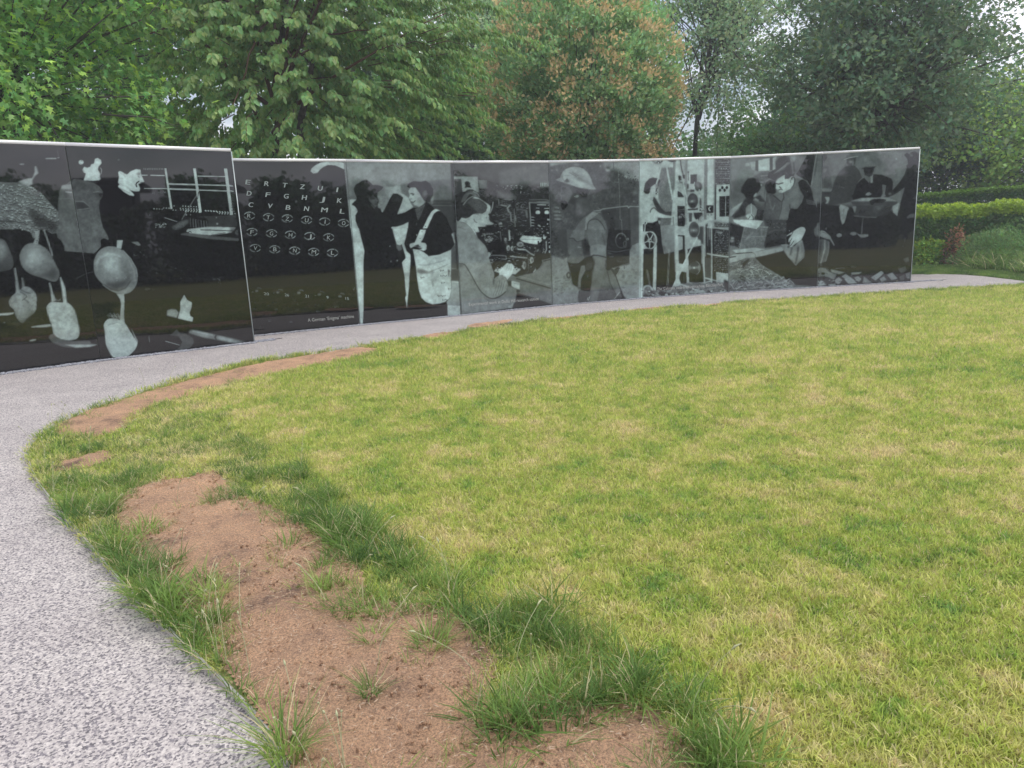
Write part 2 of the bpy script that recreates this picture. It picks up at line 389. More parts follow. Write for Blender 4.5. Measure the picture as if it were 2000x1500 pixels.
def rows(x0, x1, y0, y1, nx, ny, v, r=.8, dv=.12, seed=3, skew=0):
    g = np.random.default_rng(seed)
    for j in range(ny):
        for i in range(nx):
            if g.random() < .15: continue
            x = x0 + (x1 - x0) * i / max(nx - 1, 1); y = y0 + (y1 - y0) * j / max(ny - 1, 1) + skew * (x - x0)
            k = r * FR[2] * g.uniform(.5, 1.2)
            e_(x + g.normal() * 2, y + g.normal() * 2, k, k, v + g.uniform(-dv, dv))
QUADS = {  # panel corners in the photograph: top-left, top-right, bottom-right, bottom-left
 'A': [(-125, 262), (127, 279), (197, 703), (-125, 741)], 'B': [(127, 279), (449, 291), (496, 668), (197, 703)],
 'C': [(452, 303), (674, 311.5), (704, 634), (490, 656)], 'D': [(674, 311.5), (885.5, 314.5), (902, 615), (704, 634)],
 'E': [(885.5, 314.5), (1073, 314), (1079.5, 596.5), (902, 615)], 'F': [(1073, 314), (1251, 311), (1250.5, 582.3), (1079.5, 596.5)],
 'G': [(1251, 311), (1429, 305.5), (1423, 570.7), (1250.5, 582.3)], 'H': [(1429, 305.5), (1601, 297.5), (1595.7, 560.4), (1423, 570.7)],
 'I': [(1601, 297.5), (1798, 287.5), (1778, 550.4), (1595.7, 560.4)]}
def clipto(keys):
    F_(0, 0, 1); X, Y = np.meshgrid(np.arange(CW) + .5, np.arange(CHH) + .5); clip[:] = False
    for k in keys:
        P = QUADS[k]; cx = sum(p[0] for p in P) / 4; cy = sum(p[1] for p in P) / 4
        clip[:] |= inpoly(X, Y, tr([(cx + (x - cx) * 1.03, cy + (y - cy) * 1.03) for x, y in P]))

# ---- front wall: people seen from behind, helmets and kit bags hanging
clipto('AB')
F_(0, 0, 1); p_([(-140, 250), (510, 250), (510, 745), (-140, 745)], .06, nz=.03, ns=6)
F_(0, 265, 6.25)
sw = [(-420, 640), (-200, 560), (200, 570), (330, 595), (430, 650), (520, 720), (620, 830), (715, 930), (712, 1060), (700, 1190), (640, 1200), (560, 1150), (480, 1150), (440, 1240), (410, 1260), (370, 1180), (250, 1140), (-250, 1150), (-480, 1100)]
p_(sw, .33, b=.5, nz=.12, ns=2.4)
r_ = np.random.default_rng(4)
for i in range(760):
    x, y = r_.uniform(-400, 715), r_.uniform(600, 1190)
    if inpoly(np.array([x]), np.array([y]), sw)[0]:
        e_(x, y, r_.uniform(8, 20), r_.uniform(4, 8), r_.uniform(.38, .60), rot=r_.uniform(0, 50), b=.25); l_([(x - 15, y + 12), (x + 12, y + 16)], 1.0, .13, a=.8)
p_([(330, 860), (480, 960), (700, 1060), (700, 1180), (560, 1140), (430, 1120), (380, 1000)], .12, b=4, a=.75)
l_([(0, 1045), (200, 1050), (350, 1080)], 2.2, .13, b=.5, a=.7); l_([(0, 700), (160, 720)], 2, .15, b=.8, a=.6)
p_([(215, 562), (340, 618), (400, 595), (395, 545), (430, 490), (470, 460), (442, 370), (420, 370), (425, 440), (392, 520), (335, 520)], .50, b=.8)
e_(265, 348, 28, 9, .52, b=.4); l_([(560, 278), (685, 278)], 2.2, .55, b=.3); l_([(698, 170), (712, 262)], 1.6, .4, b=.4); e_(712, 268, 10, 8, .5)
F_(100, 280, 6.817)
coat = [(140, 575), (200, 540), (270, 482), (310, 470), (430, 490), (560, 520), (640, 570), (690, 640), (690, 700), (650, 760), (640, 850), (660, 1000), (690, 1120), (760, 1240), (765, 1290), (700, 1265), (660, 1290), (665, 1370), (600, 1440), (570, 1465), (180, 1435), (170, 1360), (130, 1290), (80, 1260), (70, 1190), (100, 1060), (100, 900), (90, 800), (110, 620)]
p_(coat, .25, b=.6, nz=.05, ns=7, v2=.33)
p_([(320, 770), (440, 775), (520, 860), (520, 880), (340, 890)], .17, b=1.2); l_([(320, 772), (430, 775), (510, 840)], 1.4, .40, b=.5); l_([(345, 885), (440, 875), (520, 860)], 1.5, .40, b=.5)
l_([(560, 655), (620, 640), (680, 655)], 1.5, .42, b=.4); p_([(620, 660), (690, 660), (680, 720), (640, 720)], .14, b=1.5); l_([(310, 790), (370, 1100), (405, 1300), (430, 1500)], 1.2, .38, b=.3, a=.7)
l_([(380, 1200), (640, 1200)], 3, .36, b=2, a=.5); p_([(660, 1285), (700, 1265), (760, 1295), (740, 1370), (670, 1380)], .06, b=.4)
p_([(140, 555), (265, 545), (275, 612), (130, 605)], .44, b=1.2); l_([(195, 645), (275, 655)], 2.2, .52, b=.3); l_([(90, 735), (280, 735)], 1, .36, b=.3)
p_([(440, 310), (480, 325), (520, 310), (530, 280), (570, 268), (582, 205), (620, 193), (665, 222), (672, 268), (630, 310), (622, 350), (640, 380), (655, 410), (648, 440), (660, 470), (640, 492), (560, 500), (430, 492), (450, 440), (460, 400), (430, 388), (415, 350)], .66, b=.7)
l_([(655, 325), (672, 350), (665, 405)], 1.4, .62, b=.3); l_([(640, 455), (655, 480)], 1.2, .5, b=.3); l_([(425, 345), (440, 380)], 1.0, .45)
F_(0, 265, 6.25); e_(990, 325, 32, 28, .62, b=.3); speck([(965, 300), (1020, 300), (1020, 350), (965, 350)], 8, .3, w=(1, 2), h=(.6, 1))
speck([(855, 360), (960, 355), (960, 390), (860, 400)], 16, .02, w=(1, 3.5), h=(.7, 1.5), dv=.01)
F_(100, 280, 6.817)
p_([(890, 385), (905, 368), (930, 370), (980, 402), (1010, 412), (1060, 370), (1130, 342), (1190, 350), (1195, 400), (1215, 450), (1240, 512), (1195, 532), (1160, 540), (1185, 600), (1175, 637), (1120, 642), (1060, 625), (1030, 600), (1075, 650), (1107, 685), (1100, 702), (1040, 690), (960, 640), (885, 570), (910, 550), (890, 522), (902, 450)], .68, b=.5)
l_([(1140, 580), (1128, 550), (1140, 525), (1168, 506)], 2.2, .06, b=.2); l_([(1190, 524), (1225, 522)], 1.2, .12); e_(1160, 405, 28, 18, .38, b=1.5); l_([(1155, 440), (1175, 450)], 1.2, .25, b=.3)
l_([(925, 400), (975, 425), (985, 450)], 1.2, .5, b=.3); l_([(905, 465), (955, 470)], 1.0, .5, b=.3); l_([(890, 520), (960, 560), (1050, 600)], 1.4, .5, b=.8); l_([(900, 590), (1050, 665)], 1.2, .42, b=.5)
l_([(1220, 600), (1235, 750), (1255, 860)], 2, .16, b=1)
e_(900, 218, 18, 14, .34, b=1.2); e_(1130, 222, 12, 8, .3, b=1); speck([(1390, 1060), (1550, 1060), (1550, 1120), (1390, 1120)], 34, .55, w=(1, 4), h=(.6, 1.5), seed=5); speck([(1310, 640), (1520, 630), (1530, 690), (1330, 690)], 18, .30, w=(1, 5), h=(.6, 1.4), seed=6, rot=15)
F_(260, 280, 6.817)
for P in ([(415, 330), (442, 330), (525, 870), (497, 875)], [(798, 335), (835, 335), (914, 920), (880, 926)], [(1210, 335), (1252, 335), (1332, 950), (1290, 956)]): p_(P, .62, b=.2)
for P, w in (([(120, 423), (190, 423)], 1.9), ([(235, 424), (415, 428)], 2.2), ([(860, 436), (1220, 443)], 2), ([(483, 540), (820, 550)], 3), ([(862, 551), (1240, 560)], 2.6), ([(1280, 562), (1348, 570)], 2.6), ([(150, 600), (450, 603)], 1.6), ([(495, 607), (838, 618)], 3), ([(880, 622), (1242, 634)], 2.4), ([(1300, 634), (1365, 640)], 2.2)): l_(P, w, .60, b=.2)
for i in range(12): l_([(142 + i * 23, 330 + (i % 3) * 2), (145 + i * 23, 350)], 1.2, .5)
for j, (y0, x0, x1) in enumerate(((832, 545, 560), (835, 650, 900), (860, 400, 490), (865, 610, 870), (888, 520, 560), (885, 630, 880), (905, 680, 870), (900, 960, 1250), (918, 1120, 1300), (895, 945, 1090), (935, 1140, 1290), (905, 1340, 1390), (935, 1340, 1390), (870, 270, 400))):
    for x in np.arange(x0, x1, 36): e_(x + (j * 13) % 20, y0 + (x - x0) * .05, 7.5, 8.5, .64, b=.15)
l_([(845, 690), (650, 1010)], 1.8, .40, b=.3); l_([(870, 650), (860, 740)], 1.5, .1); l_([(420, 990), (585, 1042)], 1.4, .5, b=.2); l_([(280, 930), (420, 985)], 1, .25, b=.3); l_([(1080, 700), (960, 870)], 1.2, .18, b=.6)
p_([(500, 1120), (560, 1080), (640, 1035), (740, 1010), (740, 1060), (680, 1110), (560, 1165)], .30, b=2.5, nz=.1)
p_([(840, 985), (1390, 960), (1395, 1110), (1000, 1115), (980, 1010)], .17, b=1); l_([(860, 980), (1390, 962)], 1.2, .27, b=.5)
for i, x in enumerate(range(760, 1010, 36)): l_([(x, 1000 + i * 6), (x + 8, 1115)], 1.8, .30 + .05 * (i % 3), b=.6)
for x, y, r in ((708, 952, 11), (765, 950, 10), (1108, 988, 9), (1120, 1070, 14), (343, 920, 6), (222, 955, 8)): e_(x, y, r, r, .50, b=.3)
p_([(705, 1172), (725, 1140), (830, 1130), (900, 1120), (1000, 1112), (1100, 1110), (1372, 1120), (1340, 1160), (1310, 1190), (1280, 1188), (1250, 1200), (1060, 1226), (900, 1216), (760, 1200)], .60, b=.3)
l_([(900, 1152), (1040, 1155), (1380, 1168)], 1.6, .10, b=.2); l_([(715, 1190), (760, 1172), (775, 1185)], 1.4, .1); l_([(1040, 1222), (1230, 1190)], 1.2, .2, b=.2); e_(1400, 1190, 46, 38, .50, b=.3); l_([(1380, 1180), (1420, 1200)], 1.5, .2, b=.3)
p_([(620, 1205), (700, 1190), (1060, 1235), (1430, 1262), (1440, 1305), (1060, 1280), (640, 1222)], .29, b=.9); p_([(1290, 1120), (1300, 1250), (1430, 1262), (1400, 1120)], .12, b=2, a=.6)
for y0 in range(650, 900, 34): l_([(1310, y0), (1350, y0 + 20)], 1.6, .26, b=.5)
F_(0, 260, 3.124)
p_([(-60, 700), (-30, 640), (25, 655), (62, 720), (84, 790), (62, 835), (-30, 835)], .28, b=.8, v2=.20, sm=True); e_(8, 720, 30, 60, .42, b=5)
p_([(118, 760), (135, 705), (170, 675), (215, 672), (262, 692), (300, 728), (335, 790), (362, 850), (352, 895), (322, 905), (262, 885), (185, 860), (140, 820)], .36, b=.5, sm=True)
e_(215, 760, 62, 55, .50, rot=35, b=8); p_([(230, 870), (330, 900), (358, 860), (330, 800), (300, 840)], .22, b=4)
l_([(205, 690), (235, 690), (275, 700), (325, 760)], 1.2, .5, b=.3, a=.7)
p_([(213, 600), (242, 590), (238, 640), (232, 680), (203, 672), (215, 640)], .46, b=.4); l_([(268, 592), (290, 650), (320, 745)], 3, .50, b=.4); speck([(205, 610), (240, 600), (235, 670), (208, 665)], 8, .15, w=(1, 3), h=(.6, 1))
l_([(66, 620), (72, 720)], 2.4, .20, b=1.2)
F_(0, 490, 6.25)
p_([(172, 205), (190, 205), (215, 350), (238, 480), (240, 520), (195, 520), (190, 400)], .46, b=.4); p_([(262, 320), (282, 330), (302, 440), (270, 450)], .38, b=.5)
p_([(105, 625), (130, 570), (190, 512), (240, 475), (300, 435), (370, 450), (440, 530), (448, 620), (430, 740), (330, 825), (285, 875), (240, 862), (195, 800), (170, 720), (125, 680)], .47, b=.6, nz=.06, ns=4, sm=True, v2=.40)
for P in ([(275, 602), (330, 560), (300, 530), (250, 500)], [(250, 470), (300, 500), (370, 520)], [(300, 590), (350, 630)]): l_(P, 1.6, .20, b=.4)
p_([(300, 830), (430, 740), (380, 830), (280, 900), (200, 900), (120, 880), (110, 830), (200, 860)], .19, b=2, a=.6)
p_([(-30, 765), (100, 755), (175, 750), (160, 772), (100, 787), (-30, 790)], .56, b=.3); p_([(380, 920), (500, 905), (615, 893), (632, 920), (560, 932), (390, 937)], .52, b=.4)
e_(402, 1090, 44, 11, .50, rot=-10, b=.4); e_(55, 876, 20, 8, .4, b=.4)
p_([(595, 387), (613, 387), (650, 520), (685, 605), (628, 628), (620, 500)], .53, b=.3); p_([(728, 318), (745, 318), (795, 450), (817, 632), (775, 642), (755, 480)], .57, b=.3); l_([(680, 600), (730, 605), (738, 580)], 1.6, .45, b=.3)
p_([(590, 1060), (610, 1020), (650, 1010), (700, 1062), (820, 1095), (1100, 1098), (1115, 1130), (1205, 1142), (1100, 1170), (920, 1185), (760, 1170), (640, 1122)], .27, b=.8); p_([(790, 1142), (940, 1145), (1205, 1142), (1100, 1172), (920, 1182)], .52, b=.4)
p_([(568, 700), (600, 640), (640, 622), (740, 628), (820, 630), (880, 680), (920, 760), (950, 880), (970, 1000), (950, 1060), (900, 1085), (820, 1092), (730, 1070), (660, 1020), (640, 930), (610, 850)], .58, b=.5, nz=.05, ns=5, sm=True)
p_([(850, 660), (905, 720), (950, 900), (968, 1000), (900, 860)], .46, b=2.5); l_([(610, 820), (700, 830), (780, 870)], 1.2, .45, b=1); e_(915, 970, 45, 60, .62, b=4)
l_([(920, 340), (1060, 275), (1140, 252)], 1.2, .30, b=.3); l_([(780, 375), (920, 345)], 1, .2, b=.4)
F_(160, 470, 5.882)
p_([(400, -5), (472, -5), (452, 95), (400, 85)], .56, b=.4)
p_([(135, 300), (142, 210), (185, 130), (250, 80), (320, 64), (400, 76), (490, 132), (570, 230), (622, 325), (642, 420), (620, 520), (560, 590), (480, 615), (400, 600), (320, 562), (240, 500), (178, 435), (145, 375)], .40, b=.4, sm=True)
p_([(146, 280), (185, 195), (260, 140), (350, 132), (430, 160), (500, 230), (548, 320), (562, 400), (540, 470), (490, 530), (420, 568), (330, 552), (250, 490), (185, 410)], .40, b=.8, sm=True)
p_([(150, 260), (200, 180), (300, 132), (400, 150), (480, 210), (440, 190), (320, 160), (210, 210), (170, 300)], .52, b=1.2)
e_(350, 270, 90, 110, .58, rot=20, b=9); p_([(250, 490), (330, 545), (420, 568), (500, 525), (552, 450), (560, 390), (500, 440), (400, 480), (320, 480)], .22, b=4); l_([(240, 500), (330, 556), (420, 575), (500, 545), (556, 470)], 1.2, .12, b=.8)
l_([(470, 110), (560, 205), (625, 320), (640, 410)], 1.5, .55, b=.4); l_([(545, 230), (600, 350), (610, 460)], 2.5, .48, b=1.2); l_([(240, 508), (330, 572), (420, 608)], 1.5, .5, b=.4); speck([(380, 420), (520, 400), (530, 440), (390, 470)], 10, .6, w=(.6, 3), h=(.5, .8))
p_([(395, 610), (485, 612), (490, 700), (484, 880), (497, 962), (430, 950), (440, 830), (450, 730), (435, 670)], .52, b=.4)
p_([(252, 960), (300, 900), (380, 895), (440, 915), (500, 955), (560, 1050), (620, 1120), (640, 1165), (612, 1250), (520, 1335), (420, 1362), (370, 1352), (320, 1290), (275, 1190), (262, 1050)], .57, b=.5, nz=.04, ns=6, sm=True)
l_([(300, 970), (400, 940), (450, 950)], 1.2, .4, b=.6); p_([(540, 960), (560, 975), (625, 1110), (600, 1120), (560, 1040)], .10, b=.5); p_([(555, 985), (640, 1140), (636, 1175), (610, 1130)], .42, b=.5)
for i in range(12): l_([(285 + i * 11, 860 + (i % 3) * 10), (330 + i * 10, 830 + (i % 4) * 14), (350 + i * 9, 900)], .8, .42)
p_([(1175, 620), (1190, 645), (1210, 680), (1265, 710), (1262, 760), (1238, 830), (1245, 865), (1280, 882), (1270, 932), (1100, 895), (1130, 790), (1130, 700)], .60, b=.3); p_([(975, 800), (1030, 783), (1085, 790), (1112, 830), (1090, 890), (975, 860)], .46, b=.8)
p_([(970, 1080), (1040, 1065), (1085, 1010), (1120, 1055), (1200, 1070), (1275, 1115), (1290, 1170), (1250, 1230), (1150, 1262), (1040, 1272), (1120, 1225), (1150, 1160), (1105, 1100)], .27, b=.8); l_([(960, 1155), (1120, 1200)], 1.4, .55, b=.2)
p_([(1222, 1045), (1260, 1022), (1400, 1045), (1540, 1080), (1740, 1125), (1900, 1168), (1780, 1188), (1560, 1142), (1400, 1115), (1240, 1070)], .42, b=1.3); l_([(1545, 1080), (1530, 1110), (1545, 1140)], 3, .16, b=.5); l_([(1280, 1040), (1500, 1085)], 2, .58, b=1.2); l_([(1580, 1115), (1720, 1150)], 4, .52, b=1.5)
l_([(770, 1100), (776, 1165)], 1.6, .42, b=.4); l_([(715, 760), (740, 900)], 1.6, .16, b=1); l_([(1700, 300), (1710, 360)], 2.5, .2, b=1)
for seed, P in ((11, [(730, 290), (860, 290), (900, 440), (740, 400)]), (12, [(980, 280), (1370, 330), (1300, 480), (1150, 460), (1050, 400)]), (13, [(520, 0), (700, 60), (780, 220), (560, 160)]), (14, [(730, 540), (880, 540), (860, 570), (730, 575)]), (15, [(1400, 440), (1620, 400), (1600, 500)])):  # leaf reflections of a bush, painted into the print as small specks
    speck(P, 26, .25, w=(1, 5), h=(.6, 1.8), seed=seed, rot=10, dv=.1, a=.8)
p_([(560, 15), (640, 10), (680, 50), (650, 60)], .40, b=.6)

F_(0, 0, 1); canvas[:, :int((500 - CX0) * CS)] *= .93
# ---- panel C: key board letters (rings and sockets; the letters are cut as lettering)
clipto('C')
F_(450, 300, 8.333); p_([(-30, -30), (2400, -30), (2400, 3100), (-30, 3100)], .055, nz=.02, ns=5)
p_([(1303, 290), (1320, 240), (1380, 190), (1470, 145), (1580, 120), (1700, 120), (1800, 135), (1900, 165), (1900, 285), (1800, 232), (1700, 192), (1590, 185), (1520, 215), (1460, 260), (1420, 312), (1350, 328)], .56, b=.5); e_(1362, 282, 14, 8, .42, b=.3)
for x, y in ((310, 1010), (620, 1035), (925, 1055), (1240, 1080), (1535, 1105), (1840, 1130), (350, 1275), (670, 1298), (975, 1320), (1290, 1342), (1598, 1362), (404, 1537), (722, 1558), (1045, 1578), (1355, 1600), (1662, 1614)):
    e_(x, y, 92, 62, .20, ring=1.1, b=.3); e_(x, y, 86, 57, .54, ring=1.7, arc=(205, 285), b=.2); e_(x, y, 86, 57, .48, ring=1.6, arc=(300, 345), b=.2); e_(x, y, 86, 58, .54, ring=1.7, arc=(25, 70), b=.2); e_(x, y, 86, 58, .52, ring=1.6, arc=(95, 160), b=.3)
e_(1070, 780, 24, 18, .22, b=.5); l_([(325, 553), (385, 553)], 1, .2); speck([(415, 545), (465, 550), (460, 572), (420, 568)], 6, .3)
F_(450, 560, 8)
for x, y in ((410, 65), (742, 88), (1068, 97), (1392, 120), (1712, 150)): e_(x, y, 32, 20, .34, rot=-8, b=.9); e_(x + 25, y - 20, 52, 26, .36, ring=1.6, arc=(250, 335), b=.4)
for x, y in ((350, 82), (680, 98), (1330, 135)): e_(x, y, 16, 6, .5, b=.3)
for x, y in ((385, 240), (335, 235), (668, 246), (716, 250), (990, 268), (1042, 270), (1330, 286), (1374, 288), (1645, 315), (1692, 316), (590, 295), (620, 437), (902, 456), (948, 460), (520, 630), (470, 625), (490, 478)): e_(x, y, 11, 6, .44, b=.3)
for x, y in ((380, 342), (720, 355), (1040, 368), (1365, 385), (610, 530), (945, 555)): e_(x, y, 38, 18, .20, b=1.2)
for x, y in ((993, 125), (1010, 218), (897, 316), (1530, 345)): l_([(x, y - 16), (x + 3, y + 16)], 1, .28)
l_([(1910, 10), (1925, 50)], 1.2, .3); l_([(1945, 5), (1930, 50)], 1.2, .3)

# ---- panel D: two women meeting
clipto('D')
F_(670, 310, 8.696)
p_([(-40, -20), (2000, -20), (2000, 2800), (-40, 2800)], .30, nz=.02, ns=8)
p_([(20, 0), (500, 0), (760, 500), (740, 620), (20, 640)], .36, b=2); p_([(700, 480), (850, 480), (960, 400), (1000, 600), (740, 760)], .46, b=1.5)
p_([(20, 0), (1900, 0), (1900, 330), (700, 460), (20, 250)], .40, b=2); p_([(1480, 700), (1900, 700), (1930, 1391), (1700, 1391)], .19, b=1); l_([(1500, 795), (1900, 798)], 1.2, .40, b=.3); p_([(1820, 50), (1870, 50), (1920, 1391), (1880, 1391)], .16, b=.5)
l_([(1540, 740), (1830, 745)], 1, .30, b=.3); p_([(580, 620), (780, 620), (760, 900), (600, 850)], .42, b=1, nz=.05)
fig1 = [(150, 785), (155, 760), (220, 705), (235, 665), (205, 600), (182, 510), (215, 445), (330, 368), (400, 355), (455, 395), (510, 450), (600, 450), (682, 478), (655, 525), (580, 570), (585, 660), (610, 715), (585, 790), (590, 830), (640, 850), (670, 910), (685, 900), (740, 790), (790, 690), (850, 590), (920, 590), (1020, 660), (1000, 740), (950, 860), (920, 945), (1050, 910), (1190, 830), (1250, 870), (1110, 1075), (1000, 1130), (900, 1155), (815, 1160), (850, 1260), (885, 1391), (885, 1500), (310, 1500), (260, 1180), (215, 1060), (210, 960), (250, 900), (235, 850), (190, 800)]
p_([(90, 690), (240, 690), (260, 860), (220, 1000), (320, 1450), (150, 1450)], .56, b=.3)
p_(fig1, .07, b=.4, nz=.025, ns=3)
p_([(430, 650), (500, 640), (560, 660), (603, 712), (580, 730), (585, 790), (560, 830), (520, 820), (470, 740), (430, 700)], .24, b=1.2); e_(520, 690, 35, 30, .34, b=2); l_([(570, 715), (600, 718)], 1.2, .4, b=.3); l_([(545, 772), (580, 772)], 1.4, .09); p_([(450, 660), (550, 660), (540, 690), (460, 690)], .10, b=1)
l_([(310, 620), (420, 550), (520, 490)], 1.6, .17, b=.5); l_([(470, 780), (540, 850)], 1.4, .3, b=.6); p_([(640, 850), (680, 870), (680, 910), (655, 905)], .5, b=.3)
p_([(800, 680), (870, 650), (980, 690), (960, 720), (850, 690)], .15, b=1.5)
for k in range(7): l_([(300 + k * 60, 900 + k * 15), (340 + k * 60, 1050 + k * 10)], 2, .11, b=1)
l_([(820, 1130), (950, 1110), (1060, 1070)], 2, .14, b=1); e_(735, 1215, 9, 12, .5, b=.3); e_(832, 1242, 9, 12, .5, b=.3)
p_([(950, 580), (1020, 600), (1112, 665), (1150, 760), (1195, 822), (1050, 910), (922, 943), (952, 860), (1002, 740), (1022, 660)], .55, b=.4)
p_([(1090, 480), (1105, 425), (1200, 380), (1330, 392), (1400, 372), (1480, 420), (1530, 520), (1532, 640), (1480, 730), (1420, 730), (1360, 700), (1290, 560)], .09, b=.7, nz=.05, ns=2)
p_([(1110, 545), (1150, 485), (1230, 488), (1280, 560), (1330, 650), (1390, 730), (1360, 800), (1290, 835), (1215, 800), (1190, 750), (1160, 720), (1130, 695), (1118, 665), (1135, 620)], .52, b=.7)
e_(1175, 595, 38, 9, .15, rot=8, b=.4); e_(1190, 615, 14, 9, .1, b=.3); l_([(1125, 690), (1165, 680)], 1.4, .3, b=.3); l_([(1160, 735), (1200, 740), (1225, 715)], 1.6, .14, b=.4); e_(1300, 700, 40, 60, .40, b=3); l_([(1215, 800), (1290, 835), (1360, 790)], 2, .2, b=1.2)
e_(1385, 590, 38, 55, .33, b=2.5, nz=.1); l_([(1200, 420), (1260, 470), (1280, 540)], 1.5, .17, b=.8); p_([(1480, 700), (1540, 610), (1530, 760), (1500, 780)], .42, b=1)
p_([(1200, 830), (1290, 840), (1420, 730), (1500, 790), (1560, 860), (1660, 890), (1750, 1000), (1840, 1200), (1880, 1391), (1880, 1500), (1075, 1500), (1090, 1200), (1112, 1078), (1190, 900)], .075, b=.5, nz=.025, ns=3)
p_([(1225, 850), (1300, 830), (1400, 765), (1370, 850), (1320, 970), (1270, 1065), (1245, 960)], .25, b=.6, nz=.12, ns=1.5); l_([(1250, 1090), (1246, 1130)], 1.4, .3, b=.3); e_(1252, 1298, 9, 12, .55, b=.2)
p_([(1240, 1400), (1300, 1280), (1380, 1130), (1440, 1000), (1500, 900), (1565, 850), (1662, 884), (1600, 890), (1545, 930), (1460, 1110), (1400, 1250), (1345, 1400)], .63, b=.3)
for x, y in ((1402, 1147), (1345, 1245), (1310, 1353)): e_(x, y, 9, 8, .08)
p_([(815, 1160), (900, 1155), (1000, 1130), (1112, 1075), (1100, 1200), (1075, 1391), (885, 1391), (850, 1260)], .60, b=.3); e_(1030, 1200, 30, 60, .5, b=3)
F_(680, 450, 7.896)
p_([(-60, -30), (1560, -30), (1640, 220), (1580, 300), (1530, 1320), (-60, 1460)], .07, nz=.025, ns=4)
p_([(42, -36), (164, -36), (170, -10), (215, 170), (252, 320), (235, 480), (235, 700), (238, 1170), (228, 1450), (180, 1455), (160, 1200), (140, 1000), (100, 560), (70, 200)], .60, b=.3, v2=.63)
p_([(676, -36), (918, -36), (915, -10), (890, 110), (865, 200), (900, 320), (960, 370), (965, 440), (945, 700), (940, 850), (915, 1100), (907, 1215), (895, 1130), (878, 1040), (895, 1000), (880, 860), (870, 710), (845, 580), (830, 490), (885, 430), (882, 390), (850, 290), (825, 212), (800, 235), (750, 220), (720, 120)], .62, b=.3); p_([(870, 650), (945, 640), (945, 710), (872, 712)], .53, b=.6)
p_([(735, 190), (760, 230), (825, 230), (830, 300), (780, 320), (745, 270)], .30, b=.8); l_([(790, 320), (800, 400)], 2, .2, b=.8)
for x, y in ((645, 245), (662, 478), (757, 465), (1057, 70)): e_(x, y, 9, 12, .55, b=.2)
p_([(1020, 200), (1110, -10), (1202, -10), (1140, 180), (1120, 220)], .64, b=.3); e_(1110, 125, 8, 7, .1); e_(1140, 22, 7, 6, .2)
for k in range(5): l_([(300 + 90 * k, 250), (310 + 95 * k, 700)], 2.5, .10, b=1.2)
bag = [(995, 285), (1100, 300), (1240, 380), (1400, 370), (1590, 290), (1597, 450), (1580, 700), (1592, 900), (1565, 1040), (1500, 1100), (1420, 1125), (1300, 1142), (1200, 1105), (1130, 1040), (1090, 920), (1065, 760), (1050, 620), (1035, 500), (1015, 380)]
p_(bag, .63, b=.4, nz=.03, ns=5)
p_([(1060, 590), (1150, 600), (1240, 640), (1300, 620), (1330, 640), (1250, 665), (1120, 670), (1065, 640)], .33, b=1.6); l_([(1075, 590), (1240, 640), (1390, 590), (1540, 520)], 1.2, .40, b=.3); l_([(1090, 530), (1200, 535), (1300, 515), (1500, 460)], 1.6, .42, b=.8)
p_([(1270, 640), (1320, 640), (1320, 860), (1300, 880), (1280, 760)], .47, b=.8); p_([(1540, 600), (1570, 620), (1545, 720)], .15, b=.8); p_([(1200, 700), (1400, 700), (1380, 790), (1240, 760)], .5, b=3)
for x, y, n in ((1420, 610, 3), (1425, 690, 5), (1435, 800, 3), (1385, 1000, 6), (1120, 718, 3), (1545, 890, 3), (1455, 1060, 4)):
    for i in range(n): l_([(x + i * 22, y + (i % 2) * 8), (x + i * 22 + 8, y + 22 - (i % 3) * 6)], 1.1, .14, b=.15)
p_([(1120, 180), (1200, 90), (1400, -10), (1600, -10), (1640, 150), (1645, 210), (1580, 300), (1400, 375), (1240, 398), (1180, 340), (1215, 240)], .08, b=.4, nz=.03)
l_([(1310, 150), (1390, 230), (1320, 310)], 1, .2, b=.3); p_([(945, 235), (955, 205), (1010, 188), (1110, 185), (1190, 195), (1212, 230), (1205, 300), (1160, 315), (1110, 300), (1060, 250), (1010, 250), (965, 275)], .62, b=.4); p_([(1020, 235), (1085, 215), (1110, 250), (1140, 290), (1090, 290), (1060, 250)], .12, b=.5); l_([(1090, 260), (1140, 268)], 1.2, .5); l_([(1090, 240), (1130, 240)], 1.2, .5)
p_([(1590, 300), (1640, 210), (1600, 40), (1740, -10), (1780, 1300), (1700, 1300), (1590, 900), (1590, 600)], .36, b=.4); p_([(1590, 300), (1640, 220), (1690, 580), (1590, 580)], .24, b=.4); p_([(1635, 0), (1668, 0), (1705, 600), (1672, 600)], .13, b=.5); p_([(1590, 600), (1780, 600), (1780, 780), (1595, 770)], .22, b=.5)
p_([(1597, 790), (1715, 800), (1780, 830), (1780, 1160), (1525, 1150), (1515, 1100), (1570, 1040), (1595, 900)], .50, b=.4, v2=.42); l_([(1600, 790), (1710, 800)], 2, .6, b=.4); p_([(1530, 1150), (1780, 1165), (1780, 1320), (1538, 1320)], .58, b=.5)
p_([(1590, 50), (1620, 50), (1650, 190), (1640, 200)], .55, b=.5)
